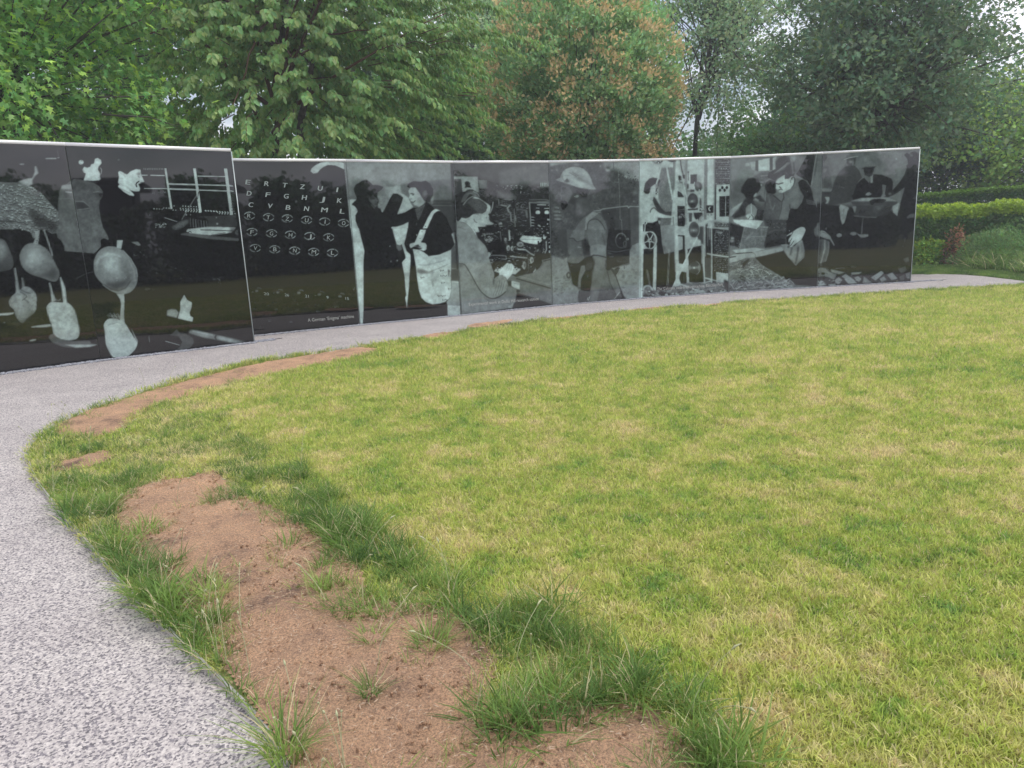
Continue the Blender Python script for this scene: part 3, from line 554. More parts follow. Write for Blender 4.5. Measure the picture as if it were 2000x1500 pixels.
# ---- panel E: man typing at a machine
clipto('E')
F_(880, 310, 10)
p_([(-20, -20), (2050, -20), (2050, 3200), (-20, 3200)], .12, nz=.04, ns=3)
p_([(0, 0), (1950, 0), (1950, 250), (900, 500), (700, 400), (0, 200)], .20, b=4); p_([(950, 250), (1940, 60), (1940, 500), (960, 520)], .27, b=3)
p_([(60, 345), (528, 350), (558, 655), (230, 645), (205, 400), (60, 405)], .44, b=.3, nz=.02); p_([(60, 400), (205, 400), (230, 640), (70, 730)], .16, b=.4); p_([(545, 412), (710, 420), (712, 580), (565, 585)], .32, b=.4)
p_([(272, 470), (300, 440), (345, 440), (385, 475), (375, 510), (412, 570), (330, 560), (275, 575), (290, 520)], .09, b=.4)
p_([(560, 580), (900, 560), (1280, 720), (1280, 800), (800, 820), (600, 760)], .14, b=2, nz=.1); p_([(880, 620), (1080, 670), (1290, 720), (1280, 780), (1000, 790)], .25, b=2)
for x in (1765, 1800, 1832, 1862): l_([(x, 478), (x, 540)], 1.6, .60, b=.2)
p_([(1885, 540), (1912, 420), (1935, 430), (1935, 545)], .5, b=.4); l_([(1700, 546), (1940, 546)], 1.4, .3, b=.3); e_(1370, 660, 10, 28, .5, b=.3); e_(1438, 665, 10, 10, .5, b=.3)
speck([(900, 520), (1400, 520), (1400, 600), (900, 590)], 30, .42, w=(1, 3.5), h=(.6, 1.6), seed=21); speck([(1400, 540), (1940, 560), (1940, 780), (1400, 740)], 30, .22, w=(1, 5), h=(.5, 1), seed=22)
speck([(880, 760), (1500, 800), (1500, 1500), (800, 1500)], 260, .26, w=(1, 7), h=(.5, 1.4), seed=23, dv=.12)
for P, w, v in (([(985, 905), (1090, 925)], 2.4, .46), ([(1160, 910), (1110, 960), (1130, 1020), (1165, 1060)], 3, .44), ([(1175, 1080), (1185, 1220)], 2.5, .42), ([(1245, 980), (1250, 1200), (1268, 1350)], 1.6, .36), ([(1270, 1110), (1275, 1210)], 1.6, .45), ([(1290, 980), (1460, 1010), (1465, 1060)], 1.5, .30), ([(1480, 1010), (1495, 1140)], 3, .32), ([(940, 800), (945, 890)], 1.6, .4), ([(1050, 795), (1270, 795)], 1, .4), ([(1235, 800), (1240, 960)], 2.2, .07), ([(940, 1110), (1170, 1045)], 1, .3), ([(870, 1065), (950, 1130)], 1, .3), ([(1130, 1370), (1145, 1500)], 3, .5)):
    l_(P, w, v, b=.3)
e_(1420, 925, 38, 38, .33, ring=1.3, arc=(120, 330)); e_(1300, 930, 30, 34, .24, ring=1.2)
for P in ([(930, 1260), (985, 1235), (1015, 1275), (960, 1290)], [(950, 1320), (1015, 1315), (1010, 1355), (960, 1350)], [(1080, 1330), (1140, 1330), (1180, 1350), (1090, 1355)]): p_(P, .52, b=.4)
p_([(1530, 830), (1960, 820), (1980, 1700), (1590, 1700)], .07, b=.4, nz=.02); l_([(1540, 850), (1558, 1100), (1578, 1500)], 2.2, .45, b=.3); p_([(1535, 835), (1940, 828), (1940, 885), (1550, 870)], .36, b=.5); l_([(1540, 805), (1860, 800), (1940, 820)], 1.5, .40, b=.3); l_([(1540, 825), (1830, 822)], 1.2, .06)
for P, w in (([(1700, 900), (1860, 902)], 2.2), ([(1905, 908), (1945, 908)], 2), ([(1675, 962), (1730, 964)], 1.6), ([(1835, 970), (1930, 968)], 1.8), ([(1785, 1388), (1868, 1390)], 1.6), ([(1885, 1450), (1930, 1452)], 1.6)): l_(P, w, .56, b=.2)
for x in (1705, 1880): e_(x, 1050, 46, 42, .60, b=.3); p_([(x - 48, 1100), (x - 20, 1078), (x + 20, 1078), (x + 48, 1100), (x + 48, 1120), (x - 48, 1120)], .07, b=.3)
for P in ([(1890, 1172), (1950, 1175), (1950, 1210), (1890, 1205)], [(1800, 1320), (1845, 1320), (1845, 1360), (1800, 1360)], [(1898, 1325), (1950, 1325), (1950, 1358), (1898, 1356)], [(1880, 1265), (1912, 1265), (1905, 1288), (1880, 1285)]): p_(P, .60, b=.2)
e_(1690, 1365, 72, 70, .60, ring=2.6, arc=(-70, 70), b=.3)
for y in range(1140, 1500, 55): l_([(1580, y), (1622, y + 3)], 1.5, .55, b=.2); e_(1640, y + 8, 8, 7, .4)
p_([(230, 720), (270, 650), (330, 605), (420, 598), (500, 640), (545, 710), (600, 790), (700, 870), (725, 920), (712, 1000), (640, 1070), (540, 1092), (430, 1100), (350, 1165), (200, 1185), (155, 1100), (150, 950), (190, 800)], .12, b=.6, nz=.03)
p_([(330, 860), (400, 790), (460, 770), (560, 810), (690, 900), (712, 960), (690, 1010), (600, 1085), (540, 1060), (440, 960), (380, 920)], .24, b=1.5, nz=.08, ns=1.5)
for k in range(7): l_([(215 + k * 12, 850 - k * 6), (260 + k * 20, 720 - k * 8), (380 + k * 18, 640 + k * 14), (480 + k * 12, 670 + k * 16)], .9, .30 + .03 * (k % 3), b=.3, sm=True)
l_([(250, 900), (330, 800), (420, 740), (480, 730)], 1.4, .48, b=.5, sm=True); l_([(440, 640), (520, 680), (560, 740)], 1.6, .45, b=.5, sm=True)
face = [(170, 1218), (210, 1150), (300, 1165), (370, 1140), (430, 1090), (520, 1068), (620, 1075), (690, 1030), (715, 960), (710, 900), (640, 840), (560, 790), (420, 768), (480, 740), (560, 770), (660, 840), (730, 885), (775, 920), (782, 980), (770, 1040), (735, 1090), (752, 1120), (748, 1180), (770, 1225), (850, 1268), (810, 1290), (690, 1290), (665, 1330), (650, 1400), (560, 1430), (495, 1440), (400, 1330), (290, 1240)]
p_(face, .57, b=.5); l_([(455, 1180), (475, 1225), (515, 1248)], 1.3, .2, b=.3); l_([(490, 1075), (540, 1085)], 2, .3, b=.6); e_(700, 1150, 12, 14, .35, b=.6); p_([(620, 1290), (700, 1290), (650, 1400), (560, 1430)], .48, b=2)
l_([(830, 850), (815, 960), (770, 1060)], 1.8, .5, b=.3, sm=True)
F_(890, 450, 8.824)
p_([(380, -60), (1700, -60), (1700, 560), (1450, 640), (1230, 750), (960, 760), (740, 790), (660, 840), (560, 400)], .075, b=.3, nz=.03)
speck([(400, -40), (1650, -40), (1480, 600), (1250, 740), (620, 650), (540, 300)], 420, .34, w=(.8, 5), h=(.5, 1.4), seed=31, dv=.2)
speck([(480, 50), (650, 20), (640, 200), (500, 180)], 60, .4, w=(1, 5), h=(.5, 1), seed=32, rot=40); p_([(620, 200), (850, 190), (880, 400), (650, 420)], .05, b=1.5); p_([(1440, 400), (1490, 420), (1480, 600), (1350, 700), (1250, 740), (1300, 600)], .06, b=1)
p_([(1098, 155), (1150, 88), (1300, 100), (1470, 120), (1485, 180), (1412, 242), (1270, 225), (1165, 200)], .64, b=.3); l_([(1110, 150), (1480, 165)], 1.2, .45); p_([(1412, 180), (1440, 180), (1440, 245), (1412, 240)], .1)
for P, w, v in (([(640, 430), (760, 430), (870, 442), (870, 500), (790, 492)], 1.4, .5), ([(945, 448), (1230, 475)], 2.4, .52), ([(1075, 325), (1190, 332)], 2.6, .6), ([(920, 0), (932, 165)], 3, .55), ([(770, 20), (785, 190)], 1.6, .35), ([(1200, 330), (1290, 400), (1350, 430)], 2.6, .5), ([(1560, 190), (1565, 330), (1540, 390)], 2.4, .5), ([(1490, 520), (1650, 480)], 1.4, .45), ([(1250, 480), (1260, 680)], 1.2, .4), ([(1215, 560), (1235, 660)], 2, .2)): l_(P, w, v, b=.3)
for x, y, a_, b_ in ((905, 305, 30, 50), (975, 310, 26, 46), (1110, 240, 60, 44), (1310, 510, 34, 55), (1180, 600, 30, 70), (860, 160, 24, 30), (560, 170, 60, 20)): e_(x, y, a_, b_, .52, b=.6, a=.9); e_(x + 8, y + 5, a_ * .5, b_ * .5, .25, b=.6)
e_(1300, 625, 30, 32, .1); e_(1300, 630, 10, 12, .6); p_([(1330, 725), (1380, 630), (1385, 690), (1350, 730)], .55, b=.3); p_([(555, 370), (610, 405), (580, 460), (550, 480)], .5, b=.3); speck([(570, 470), (640, 520), (640, 580), (580, 560)], 14, .45)
for P in ([(1508, 105), (1552, 110), (1550, 150), (1508, 148)], [(1605, 260), (1645, 262), (1645, 310), (1605, 305)], [(1605, 345), (1645, 348), (1645, 390), (1605, 385)], [(1605, 140), (1640, 142), (1640, 158), (1605, 155)], [(1570, 35), (1612, 38), (1612, 52), (1570, 50)], [(1595, 210), (1628, 195), (1625, 212), (1600, 222)]): p_(P, .60, b=.15)
l_([(1520, 70), (1512, 110)], 1.6, .5)
p_([(1040, 800), (1230, 750), (1330, 735), (1450, 640), (1500, 540), (1655, 500), (1700, 1300), (1450, 1210), (1040, 1090), (890, 940), (890, 870), (960, 760)], .32, b=.4, nz=.03, v2=.36)
p_([(1360, 560), (1500, 540), (1490, 600), (1240, 750), (1100, 760)], .16, b=2, a=.7); l_([(1100, 795), (1660, 950)], 1.4, .40, b=.5); l_([(1050, 830), (1660, 1005)], 2.4, .15, b=.7); l_([(1060, 1085), (1400, 1185), (1660, 1285)], 2, .16, b=.7); l_([(1300, 1290), (1480, 1320)], 2, .1, b=.4)
p_([(890, 870), (960, 865), (960, 960), (1040, 1010), (1110, 1030), (1110, 1060), (1040, 1080), (900, 960)], .15, b=.8); p_([(960, 868), (1105, 900), (1105, 1018), (1020, 1000), (962, 958)], .62, b=.3); l_([(990, 905), (1080, 925)], .8, .45)
p_([(660, 705), (680, 670), (760, 655), (1000, 640), (1125, 668), (1080, 715), (1030, 758), (960, 752), (860, 730), (740, 732)], .52, b=.4)
for i in range(26): e_(690 + (i % 13) * 33, 640 + (i // 13) * 36 + (i % 3) * 4, 11, 10, .58 if i % 2 else .12, b=.2)
p_([(20, -20), (330, -20), (380, 130), (440, 190), (510, 260), (548, 340), (562, 450), (620, 620), (668, 745), (660, 840), (700, 800), (755, 768), (835, 780), (880, 850), (905, 950), (870, 1060), (1040, 990), (1045, 1100), (1000, 1320), (100, 1460), (60, 900)], .42, b=.4, nz=.03, ns=1.6)
p_([(60, 590), (160, 600), (250, 750), (330, 890), (420, 1040), (530, 1140), (650, 1180), (860, 1065), (900, 950), (1040, 1000), (1045, 1110), (1000, 1330), (100, 1460)], .385, b=.8, nz=.025)
l_([(55, 572), (150, 588), (210, 670), (280, 790), (350, 920), (430, 1045), (530, 1135), (600, 1170), (680, 1170), (780, 1125), (865, 1055)], 1.6, .12, b=.5, sm=True); p_([(60, 575), (150, 600), (60, 640)], .28, b=1.5)
for k in range(8): l_([(640 + k * 24, 1130 - k * 8), (690 + k * 20, 1010), (720 + k * 20, 880)], 1.0, .52 if k % 2 else .33, b=.5, sm=True)
l_([(660, 840), (650, 930)], 1.8, .2, b=.8); p_([(900, 1320), (1000, 1250), (960, 1350)], .5, b=.6); p_([(1000, 1260), (1025, 1250), (1020, 1350), (980, 1350)], .12, b=.5)
F_(880, 310, 10); l_([(172, 1216), (290, 1245), (400, 1340), (470, 1430), (490, 1480)], 1.4, .62, b=.2, sm=True); p_([(110, 1205), (180, 1225), (300, 1255), (400, 1350), (480, 1470), (480, 1520), (110, 1520)], .42, b=.5, nz=.02); l_([(150, 1330), (300, 1390)], 1, .3, b=.4)
F_(890, 450, 8.824)
p_([(748, 770), (752, 700), (790, 650), (850, 590), (892, 556), (925, 575), (965, 568), (1002, 610), (1008, 640), (985, 700), (968, 760), (920, 820), (888, 858), (860, 805), (800, 770)], .64, b=.3)
for k in range(3): l_([(905 + k * 30, 580 + k * 15), (880 + k * 35, 660 + k * 15)], 1, .45, b=.3)

# ---- panel F: soldier in a steel helmet talking on a handset
clipto('F')
F_(1070, 310, 10)
p_([(-20, -20), (1900, -20), (1900, 1500), (-20, 1500)], .22, nz=.11, ns=6); p_([(-20, -20), (1900, -20), (1900, 1500), (-20, 1500)], .22, nz=.09, ns=2.5, a=.5, seed=4)
p_([(40, 40), (620, 40), (400, 80), (230, 100), (130, 130), (45, 160)], .45, b=1.5); p_([(1090, 40), (1820, 40), (1820, 460), (1720, 420), (1580, 400), (1490, 300), (1380, 240), (1290, 200), (1210, 240), (1130, 210), (1070, 120)], .40, b=2.5, nz=.05)
e_(1170, 220, 45, 30, .5, b=1.5); e_(1025, 145, 18, 20, .45, b=1); e_(78, 228, 22, 18, .4, b=1); e_(175, 225, 20, 18, .4, b=1); e_(560, 110, 60, 30, .38, b=2); e_(1700, 660, 45, 40, .34, b=2); e_(1680, 830, 18, 18, .4, b=1)
e_(1170, 170, 40, 30, .22, b=1.5); l_([(1280, 60), (1282, 190)], 1.5, .22, b=.5)
helm = [(148, 416), (200, 385), (240, 372), (262, 310), (300, 245), (345, 205), (430, 168), (520, 156), (620, 168), (700, 200), (770, 262), (820, 335), (850, 410), (890, 520), (942, 600), (860, 600), (720, 590), (600, 572), (520, 545), (440, 505), (380, 500), (260, 450)]
p_(helm, .47, b=.4, nz=.02, sm=False); p_([(560, 340), (700, 390), (800, 440), (840, 520), (760, 500), (640, 440)], .36, b=2); p_([(480, 400), (640, 560), (900, 595), (800, 500), (700, 470)], .54, b=2); l_([(420, 270), (560, 345)], 1.2, .28, b=.4); l_([(480, 268), (600, 330)], 1.2, .3, b=.4); l_([(320, 325), (440, 330)], 1.2, .36, b=.6)
e_(375, 435, 45, 30, .18, b=1); e_(375, 400, 14, 10, .12, b=.5); l_([(430, 500), (470, 560)], 2, .4, b=.8); l_([(265, 330), (330, 460), (480, 540)], 1.2, .34, b=.6)
p_([(250, 460), (380, 500), (450, 520), (520, 548), (600, 575), (720, 592), (790, 600), (768, 700), (768, 790), (800, 900), (890, 1015), (720, 1140), (560, 1250), (500, 1230), (480, 1080), (430, 1050), (330, 1000), (260, 920), (240, 800), (250, 700), (240, 600)], .20, b=.8, nz=.02)
p_([(480, 530), (620, 575), (780, 600), (765, 760), (690, 770), (600, 680), (540, 620)], .13, b=1.2); p_([(560, 780), (700, 780), (770, 800), (800, 920), (870, 1010), (700, 1130), (540, 1130), (540, 900)], .25, b=1.5); p_([(400, 760), (530, 780), (530, 1000), (430, 1040)], .15, b=2); e_(570, 735, 38, 24, .46, rot=-20, b=.6); e_(525, 738, 10, 8, .5)
p_([(270, 520), (430, 545), (470, 640), (460, 760), (400, 850), (340, 820), (275, 800), (262, 740), (240, 700), (262, 640)], .27, b=1.2, nz=.03); l_([(262, 560), (262, 640), (240, 700), (265, 730), (258, 790)], 1.4, .40, b=.5); p_([(265, 560), (350, 560), (360, 590), (275, 600)], .12, b=.8); e_(310, 610, 22, 8, .10, b=.5); p_([(400, 860), (520, 900), (500, 1040), (420, 1030)], .24, b=1.5); e_(300, 640, 40, 60, .27, b=2, nz=.1, a=.4); e_(290, 720, 40, 20, .33, b=1); e_(180, 690, 60, 50, .30, b=2.5, nz=.15)
p_([(262, 830), (330, 820), (380, 850), (390, 900), (330, 990), (280, 1000), (255, 920)], .07, b=.6)
for x, y, rx, ry in ((175, 955, 42, 24), (180, 1035, 70, 24), (190, 1110, 75, 24), (195, 1180, 75, 26)): e_(x, y, rx, ry, .36, b=.8); l_([(x - rx, y + ry), (x + rx, y + ry + 8)], 1.2, .10, b=.4)
e_(228, 1048, 12, 14, .5, b=.4); e_(205, 965, 10, 10, .48, b=.4)
p_([(1030, 1010), (1200, 975), (1560, 935), (1810, 935), (1810, 1520), (1180, 1520), (1140, 1240)], .17, b=.5); p_([(1280, 960), (1560, 940), (1600, 1500), (1320, 1500)], .20, b=.6, nz=.04); p_([(1600, 960), (1810, 950), (1810, 1500), (1620, 1500)], .23, b=.6)
l_([(900, 1020), (1030, 1010), (1060, 985), (1200, 965), (1400, 940), (1560, 925), (1575, 960), (1600, 935), (1800, 935)], 1.7, .52, b=.3); l_([(940, 1060), (1030, 1040)], 1.2, .45, b=.3); l_([(980, 960), (1040, 1000)], 1, .4)
p_([(470, 1520), (500, 1400), (560, 1250), (700, 1140), (870, 1022), (960, 1050), (1040, 1110), (1110, 1210), (1160, 1340), (1180, 1520)], .31, b=.5, nz=.02)
p_([(700, 1520), (730, 1300), (740, 1150), (800, 1085), (880, 1030), (985, 1070), (880, 1150), (800, 1220), (770, 1330), (765, 1520)], .45, b=.7); l_([(870, 1022), (700, 1140), (600, 1240), (500, 1400), (470, 1500)], 1.6, .16, b=.8)
p_([(770, 1520), (775, 1330), (800, 1230), (890, 1182), (980, 1200), (1060, 1290), (1130, 1450), (1140, 1520)], .36, b=.4, nz=.02); l_([(765, 1500), (772, 1330), (800, 1230), (890, 1180), (980, 1195), (1070, 1290), (1140, 1440)], 1.3, .12, b=.5, sm=True)
F_(1070, 450, 10)
p_([(-20, 0), (1900, 0), (1900, 1500), (-20, 1500)], .20, nz=.10, ns=5); p_([(70, 480), (300, 560), (380, 520), (480, 1050), (640, 1160), (620, 1450), (70, 1480)], .40, b=1.5, nz=.05, ns=4)
p_([(1810, 210), (1640, 290), (1595, 400), (1590, 660), (1400, 700), (1330, 880), (1420, 1180), (1520, 1360), (1810, 1340)], .42, b=.5, nz=.05, ns=4); p_([(950, 700), (1120, 700), (1350, 1290), (1300, 1400), (600, 1450), (600, 1200), (900, 1000)], .33, b=1, nz=.04, v2=.22)
for k in range(26):
    x, y = r_.uniform(100, 400), r_.uniform(900, 1300); l_([(x, y), (x + r_.uniform(10, 60), y + r_.uniform(-20, 20))], 1.2, .26, b=.6)
for k in range(18):
    x, y = r_.uniform(1400, 1780), r_.uniform(750, 1250); l_([(x, y), (x + r_.uniform(10, 60), y + r_.uniform(-20, 20))], 1.6, .28, b=.8)
p_([(1140, -10), (1810, -10), (1810, 215), (1640, 290), (1595, 400), (1590, 650), (1400, 705), (1260, 740), (1150, 700)], .12, b=.4, nz=.03); p_([(1620, -10), (1810, -10), (1810, 215), (1650, 285), (1620, 380)], .24, b=.4); l_([(1160, 395), (1350, 420), (1600, 375)], 1.3, .30, b=.4)
e_(1430, 200, 105, 140, .26, ring=2, b=.5); e_(1430, 200, 70, 110, .08, b=1); e_(1430, 190, 100, 135, .46, ring=1.3, arc=(200, 330), b=.3); e_(1505, 270, 30, 60, .34, ring=1.4, b=.4); e_(1560, 170, 18, 16, .45, ring=1.2); e_(1410, 150, 14, 12, .4, b=.4)
for k in range(14): l_([(1350 + k * 17, 500), (1350 + k * 17, 620)], .8, .20, b=.3)
for P in ([(1170, 440), (1240, 455)], [(1200, 520), (1290, 515)], [(1270, 740), (1590, 640)]): l_(P, 1.4, .34, b=.4)
p_([(1120, 790), (1170, 730), (1250, 760), (1330, 900), (1440, 1190), (1350, 1290), (1240, 1060), (1180, 900)], .32, b=.6); l_([(1240, 760), (1330, 900), (1430, 1180)], 1.6, .12, b=.4); l_([(1160, 800), (1220, 1040), (1340, 1270)], 1.3, .16, b=.4); l_([(1430, 1190), (1460, 1280), (1510, 1345)], 3.6, .10, b=.3); l_([(1400, 735), (1370, 800), (1325, 870)], 1.3, .12, b=.2); l_([(1150, 730), (1210, 710), (1280, 770), (1390, 740)], 1.4, .1, b=.3); l_([(1490, 700), (1492, 750)], 1.2, .14); p_([(1210, 708), (1290, 745), (1340, 735), (1290, 765)], .5, b=.5); e_(1180, 745, 50, 35, .10, b=1); l_([(1340, 1270), (1410, 1200), (1290, 1350)], 1, .5, b=.4)
e_(405, 875, 32, 50, .16, ring=2.6, b=.6); l_([(620, 1180), (600, 1320)], 1.4, .12, b=.4)
p_([(365, -10), (1180, -10), (1150, 300), (860, 500), (700, 520), (420, 480), (380, 400)], .27, b=.5, nz=.025); p_([(210, -10), (365, -10), (390, 500), (320, 440), (220, 250)], .19, b=1)
p_([(420, 150), (470, 60), (505, -10), (720, -10), (705, 190), (640, 205), (570, 228), (520, 165)], .35, b=.4); l_([(420, 152), (500, 155), (570, 228), (700, 190)], 1.5, .12, b=.4); p_([(430, 170), (560, 230), (640, 215), (660, 460), (420, 470)], .30, b=.8, nz=.02); l_([(590, 325), (650, 335)], 1.4, .5, b=.3); p_([(660, 200), (740, 150), (830, 300), (820, 480), (700, 500)], .12, b=1.5)
p_([(760, -10), (1130, -10), (1145, 150), (1140, 310), (820, 320)], .32, b=.4, nz=.02); l_([(1060, 60), (1120, 270)], 2, .22, b=1); l_([(940, 60), (960, 260)], 2.5, .37, b=1.2)
p_([(880, 500), (1000, 490), (1130, 530), (1125, 640), (1105, 740), (1060, 1000), (1000, 1180), (960, 1400), (780, 1400), (830, 1100), (860, 900), (885, 750), (920, 640)], .35, b=.6, v2=.30); l_([(905, 560), (900, 700), (870, 850), (835, 1080), (790, 1330)], 1.8, .19, b=1)
p_([(828, 310), (900, 280), (980, 268), (1080, 280), (1142, 312), (1142, 525), (1080, 510), (980, 485), (890, 480), (842, 512), (830, 420)], .40, b=.4, nz=.02); l_([(842, 512), (890, 482), (980, 488), (1080, 512), (1142, 530)], 2, .13, b=.6)
p_([(400, 540), (440, 480), (540, 468), (660, 490), (720, 520), (690, 600), (600, 640), (460, 640), (380, 600)], .31, b=.6, nz=.02)
p_([(380, 610), (450, 650), (600, 640), (700, 560), (860, 500), (900, 620), (885, 750), (850, 790), (740, 800), (660, 920), (600, 1095), (540, 1085), (490, 1050), (460, 900), (430, 780)], .10, b=.5, nz=.02); e_(460, 690, 14, 12, .3, b=.4); p_([(740, 640), (880, 620), (870, 740), (740, 780)], .19, b=1)
p_([(650, 690), (720, 680), (735, 780), (680, 880), (650, 960), (645, 1110), (585, 1110), (600, 900)], .34, b=.5); p_([(650, 960), (690, 870), (760, 790), (860, 765), (855, 1000), (825, 1180), (700, 1180), (640, 1140)], .10, b=.6); e_(780, 900, 18, 20, .26, b=.6)
p_([(600, 1200), (860, 1180), (800, 1400), (610, 1420)], .17, b=1.5, a=.7); l_([(770, 1360), (785, 1310)], 1, .65); l_([(790, 1370), (820, 1290)], 1, .65)
F_(1070, 310, 10); l_([(1375, 230), (1390, 500), (1412, 1000), (1410, 1180), (1440, 1200), (1455, 1500)], .9, .50, b=.2, a=.7); l_([(1300, 455), (1380, 457)], .8, .4); speck([(1370, 230), (1600, 260), (1600, 400), (1380, 400)], 24, .12, w=(1, 3), h=(.6, 1.2), seed=41, dv=.04); speck([(1360, 300), (1530, 320), (1580, 400), (1500, 380)], 10, .5, w=(1, 4), h=(.6, 1.2), seed=42, rot=25)
speck([(1590, 400), (1720, 330), (1790, 500), (1600, 480)], 30, .15, w=(1, 2.5), h=(1, 2), seed=43, dv=.04)

# ---- panel G: woman at the code-breaking machine
clipto('G')
F_(1245, 300, 10)
p_([(30, 40), (1900, 40), (1900, 2900), (30, 2900)], .57, nz=.015)
p_([(430, 275), (710, 270), (705, 1100), (660, 1400), (440, 1430), (430, 1290), (520, 1160), (450, 1040), (400, 800), (440, 560)], .34, b=.8, nz=.06, ns=2)
l_([(455, 270), (415, 420), (375, 560)], 3.4, .60, b=.3); l_([(572, 270), (625, 560), (690, 890)], 3.4, .60, b=.2)
e_(395, 108, 108, 98, .38, b=1.2); e_(415, 100, 92, 88, .14, b=.4); e_(360, 120, 42, 50, .58, b=.4); e_(435, 125, 38, 40, .58, b=.4); e_(410, 175, 12, 18, .6); l_([(390, 130), (430, 160)], 2, .14); e_(685, 92, 118, 72, .14, b=.5); e_(640, 100, 50, 40, .25, b=1); e_(678, 122, 10, 14, .58, b=.2)
p_([(118, 745), (140, 650), (152, 575), (190, 530), (235, 488), (300, 466), (385, 480), (440, 510), (452, 545), (425, 590), (380, 600), (330, 600), (255, 660), (250, 740), (215, 790), (150, 780)], .10, b=.5, nz=.02); l_([(405, 490), (370, 590)], 3.2, .60, b=.2)
p_([(355, 600), (425, 590), (432, 640), (415, 700), (400, 760), (360, 740)], .42, b=.6); p_([(360, 690), (400, 660), (400, 740), (375, 815), (352, 790)], .13, b=.6); e_(395, 715, 12, 30, .6, b=.3); p_([(400, 560), (435, 570), (425, 640), (395, 650)], .18, b=.8); speck([(350, 740), (400, 740), (390, 820), (355, 820)], 8, .5)
p_([(315, 840), (345, 860), (400, 950), (470, 1060), (545, 1140), (665, 1130), (665, 1205), (560, 1200), (440, 1160), (380, 1100), (330, 1000), (300, 920)], .15, b=.6); l_([(250, 1145), (270, 1090), (330, 1060), (400, 1130), (470, 1160), (660, 1200)], 2, .19, b=.7, sm=True)
p_([(280, 1120), (330, 1085), (420, 1160), (560, 1205), (690, 1225), (670, 1268), (480, 1262), (400, 1255)], .60, b=.4); l_([(400, 1255), (480, 1272), (660, 1272)], 1.6, .2, b=.5); e_(425, 1285, 32, 26, .15, b=.5)
p_([(95, 1520), (150, 1335), (190, 1350), (300, 1350), (405, 1300), (425, 1400), (445, 1520)], .065, b=.3); l_([(180, 1340), (140, 1510)], 2.6, .60, b=.2)
# columns and fittings of the machine
p_([(700, 160), (760, 160), (745, 700), (700, 700)], .42, b=.5); p_([(755, 95), (825, 95), (805, 500), (785, 1000), (780, 1520), (640, 1520), (665, 1200), (700, 800), (740, 500)], .60, b=.3); l_([(700, 1240), (705, 1390)], 1.6, .3, b=.4); l_([(712, 165), (712, 700)], 2, .28, b=.6)
p_([(830, 100), (900, 100), (930, 400), (850, 400)], .52, b=.6); p_([(905, 95), (980, 95), (975, 700), (960, 1000), (975, 1520), (930, 1520), (925, 800)], .47, b=.4); l_([(960, 100), (950, 500), (960, 1000)], 3.5, .36, b=.8)
p_([(780, 1022), (925, 1025), (930, 1425), (785, 1422)], .075, b=.3); l_([(790, 1105), (920, 1085)], 1.2, .4, b=.3); l_([(790, 1140), (920, 1120)], 1.2, .3, b=.3); e_(820, 1240, 22, 28, .45, b=.7); speck([(840, 1180), (920, 1180), (920, 1270), (840, 1260)], 12, .4)
p_([(800, 430), (862, 435), (862, 520), (800, 515)], .09, b=.4); p_([(872, 412), (928, 415), (925, 490), (880, 485)], .09, b=.4); p_([(785, 730), (855, 765), (912, 850), (785, 850)], .10, b=.5); p_([(780, 540), (900, 530), (910, 760), (830, 730), (785, 660)], .50, b=1, nz=.06); l_([(820, 520), (830, 560), (900, 570)], 1.6, .2, b=.4); e_(918, 620, 9, 60, .15, b=.4); e_(985, 640, 14, 55, .12, b=.5)
l_([(838, 105), (850, 230), (872, 340), (895, 405)], 1.8, .08, b=.3); l_([(865, 430), (925, 680), (960, 850)], 2.6, .60, b=.3); l_([(965, 870), (960, 960), (1010, 1080)], 2, .60, b=.3)
l_([(995, 355), (998, 520)], 1.5, .2, b=.3); e_(995, 362, 20, 10, .15, b=.3); l_([(1020, 400), (1022, 600)], 2.2, .6, b=.3); p_([(1035, 410), (1165, 405), (1165, 520), (1150, 590), (1035, 590)], .13, b=.6); p_([(1165, 430), (1240, 420), (1240, 540), (1170, 560)], .45, b=2)
e_(1190, 645, 72, 92, .15, b=1); e_(1165, 625, 52, 78, .28, b=1); e_(1180, 620, 18, 40, .42, b=1.5); l_([(1115, 560), (1100, 620), (1130, 740)], 1.8, .60, b=.2); p_([(1030, 700), (1110, 705), (1110, 745), (1030, 750)], .14, b=.5); p_([(970, 710), (1025, 710), (1025, 750), (970, 745)], .35, b=.5)
p_([(1190, 860), (1240, 880), (1250, 1010), (1200, 1030)], .13, b=1.5)
e_(1082, 925, 114, 158, .60, b=.3); e_(1080, 920, 104, 146, .17, b=.4); e_(1072, 930, 70, 26, .42, b=2.5); e_(1068, 930, 18, 16, .62, b=.8); e_(1080, 850, 60, 40, .26, b=2.5); e_(1080, 1020, 60, 40, .11, b=2.5)
l_([(1205, 700), (1205, 1130)], 2.0, .58, b=.2); p_([(980, 1080), (1120, 1075), (1180, 1060), (1180, 1100), (985, 1110)], .12, b=.5); l_([(985, 1135), (1280, 1128)], 2.2, .6, b=.3); speck([(1210, 1040), (1290, 1040), (1290, 1130), (1210, 1130)], 14, .15)
p_([(980, 1160), (1070, 1160), (1060, 1330), (1000, 1330)], .17, b=.7); l_([(995, 1160), (998, 1320)], 2, .55, b=.3); p_([(1095, 1155), (1270, 1150), (1275, 1220), (1220, 1240), (1195, 1310), (1180, 1270), (1150, 1290), (1120, 1260)], .09, b=.4); p_([(1210, 1240), (1290, 1170), (1290, 1330), (1220, 1330)], .45, b=1.5, nz=.1)
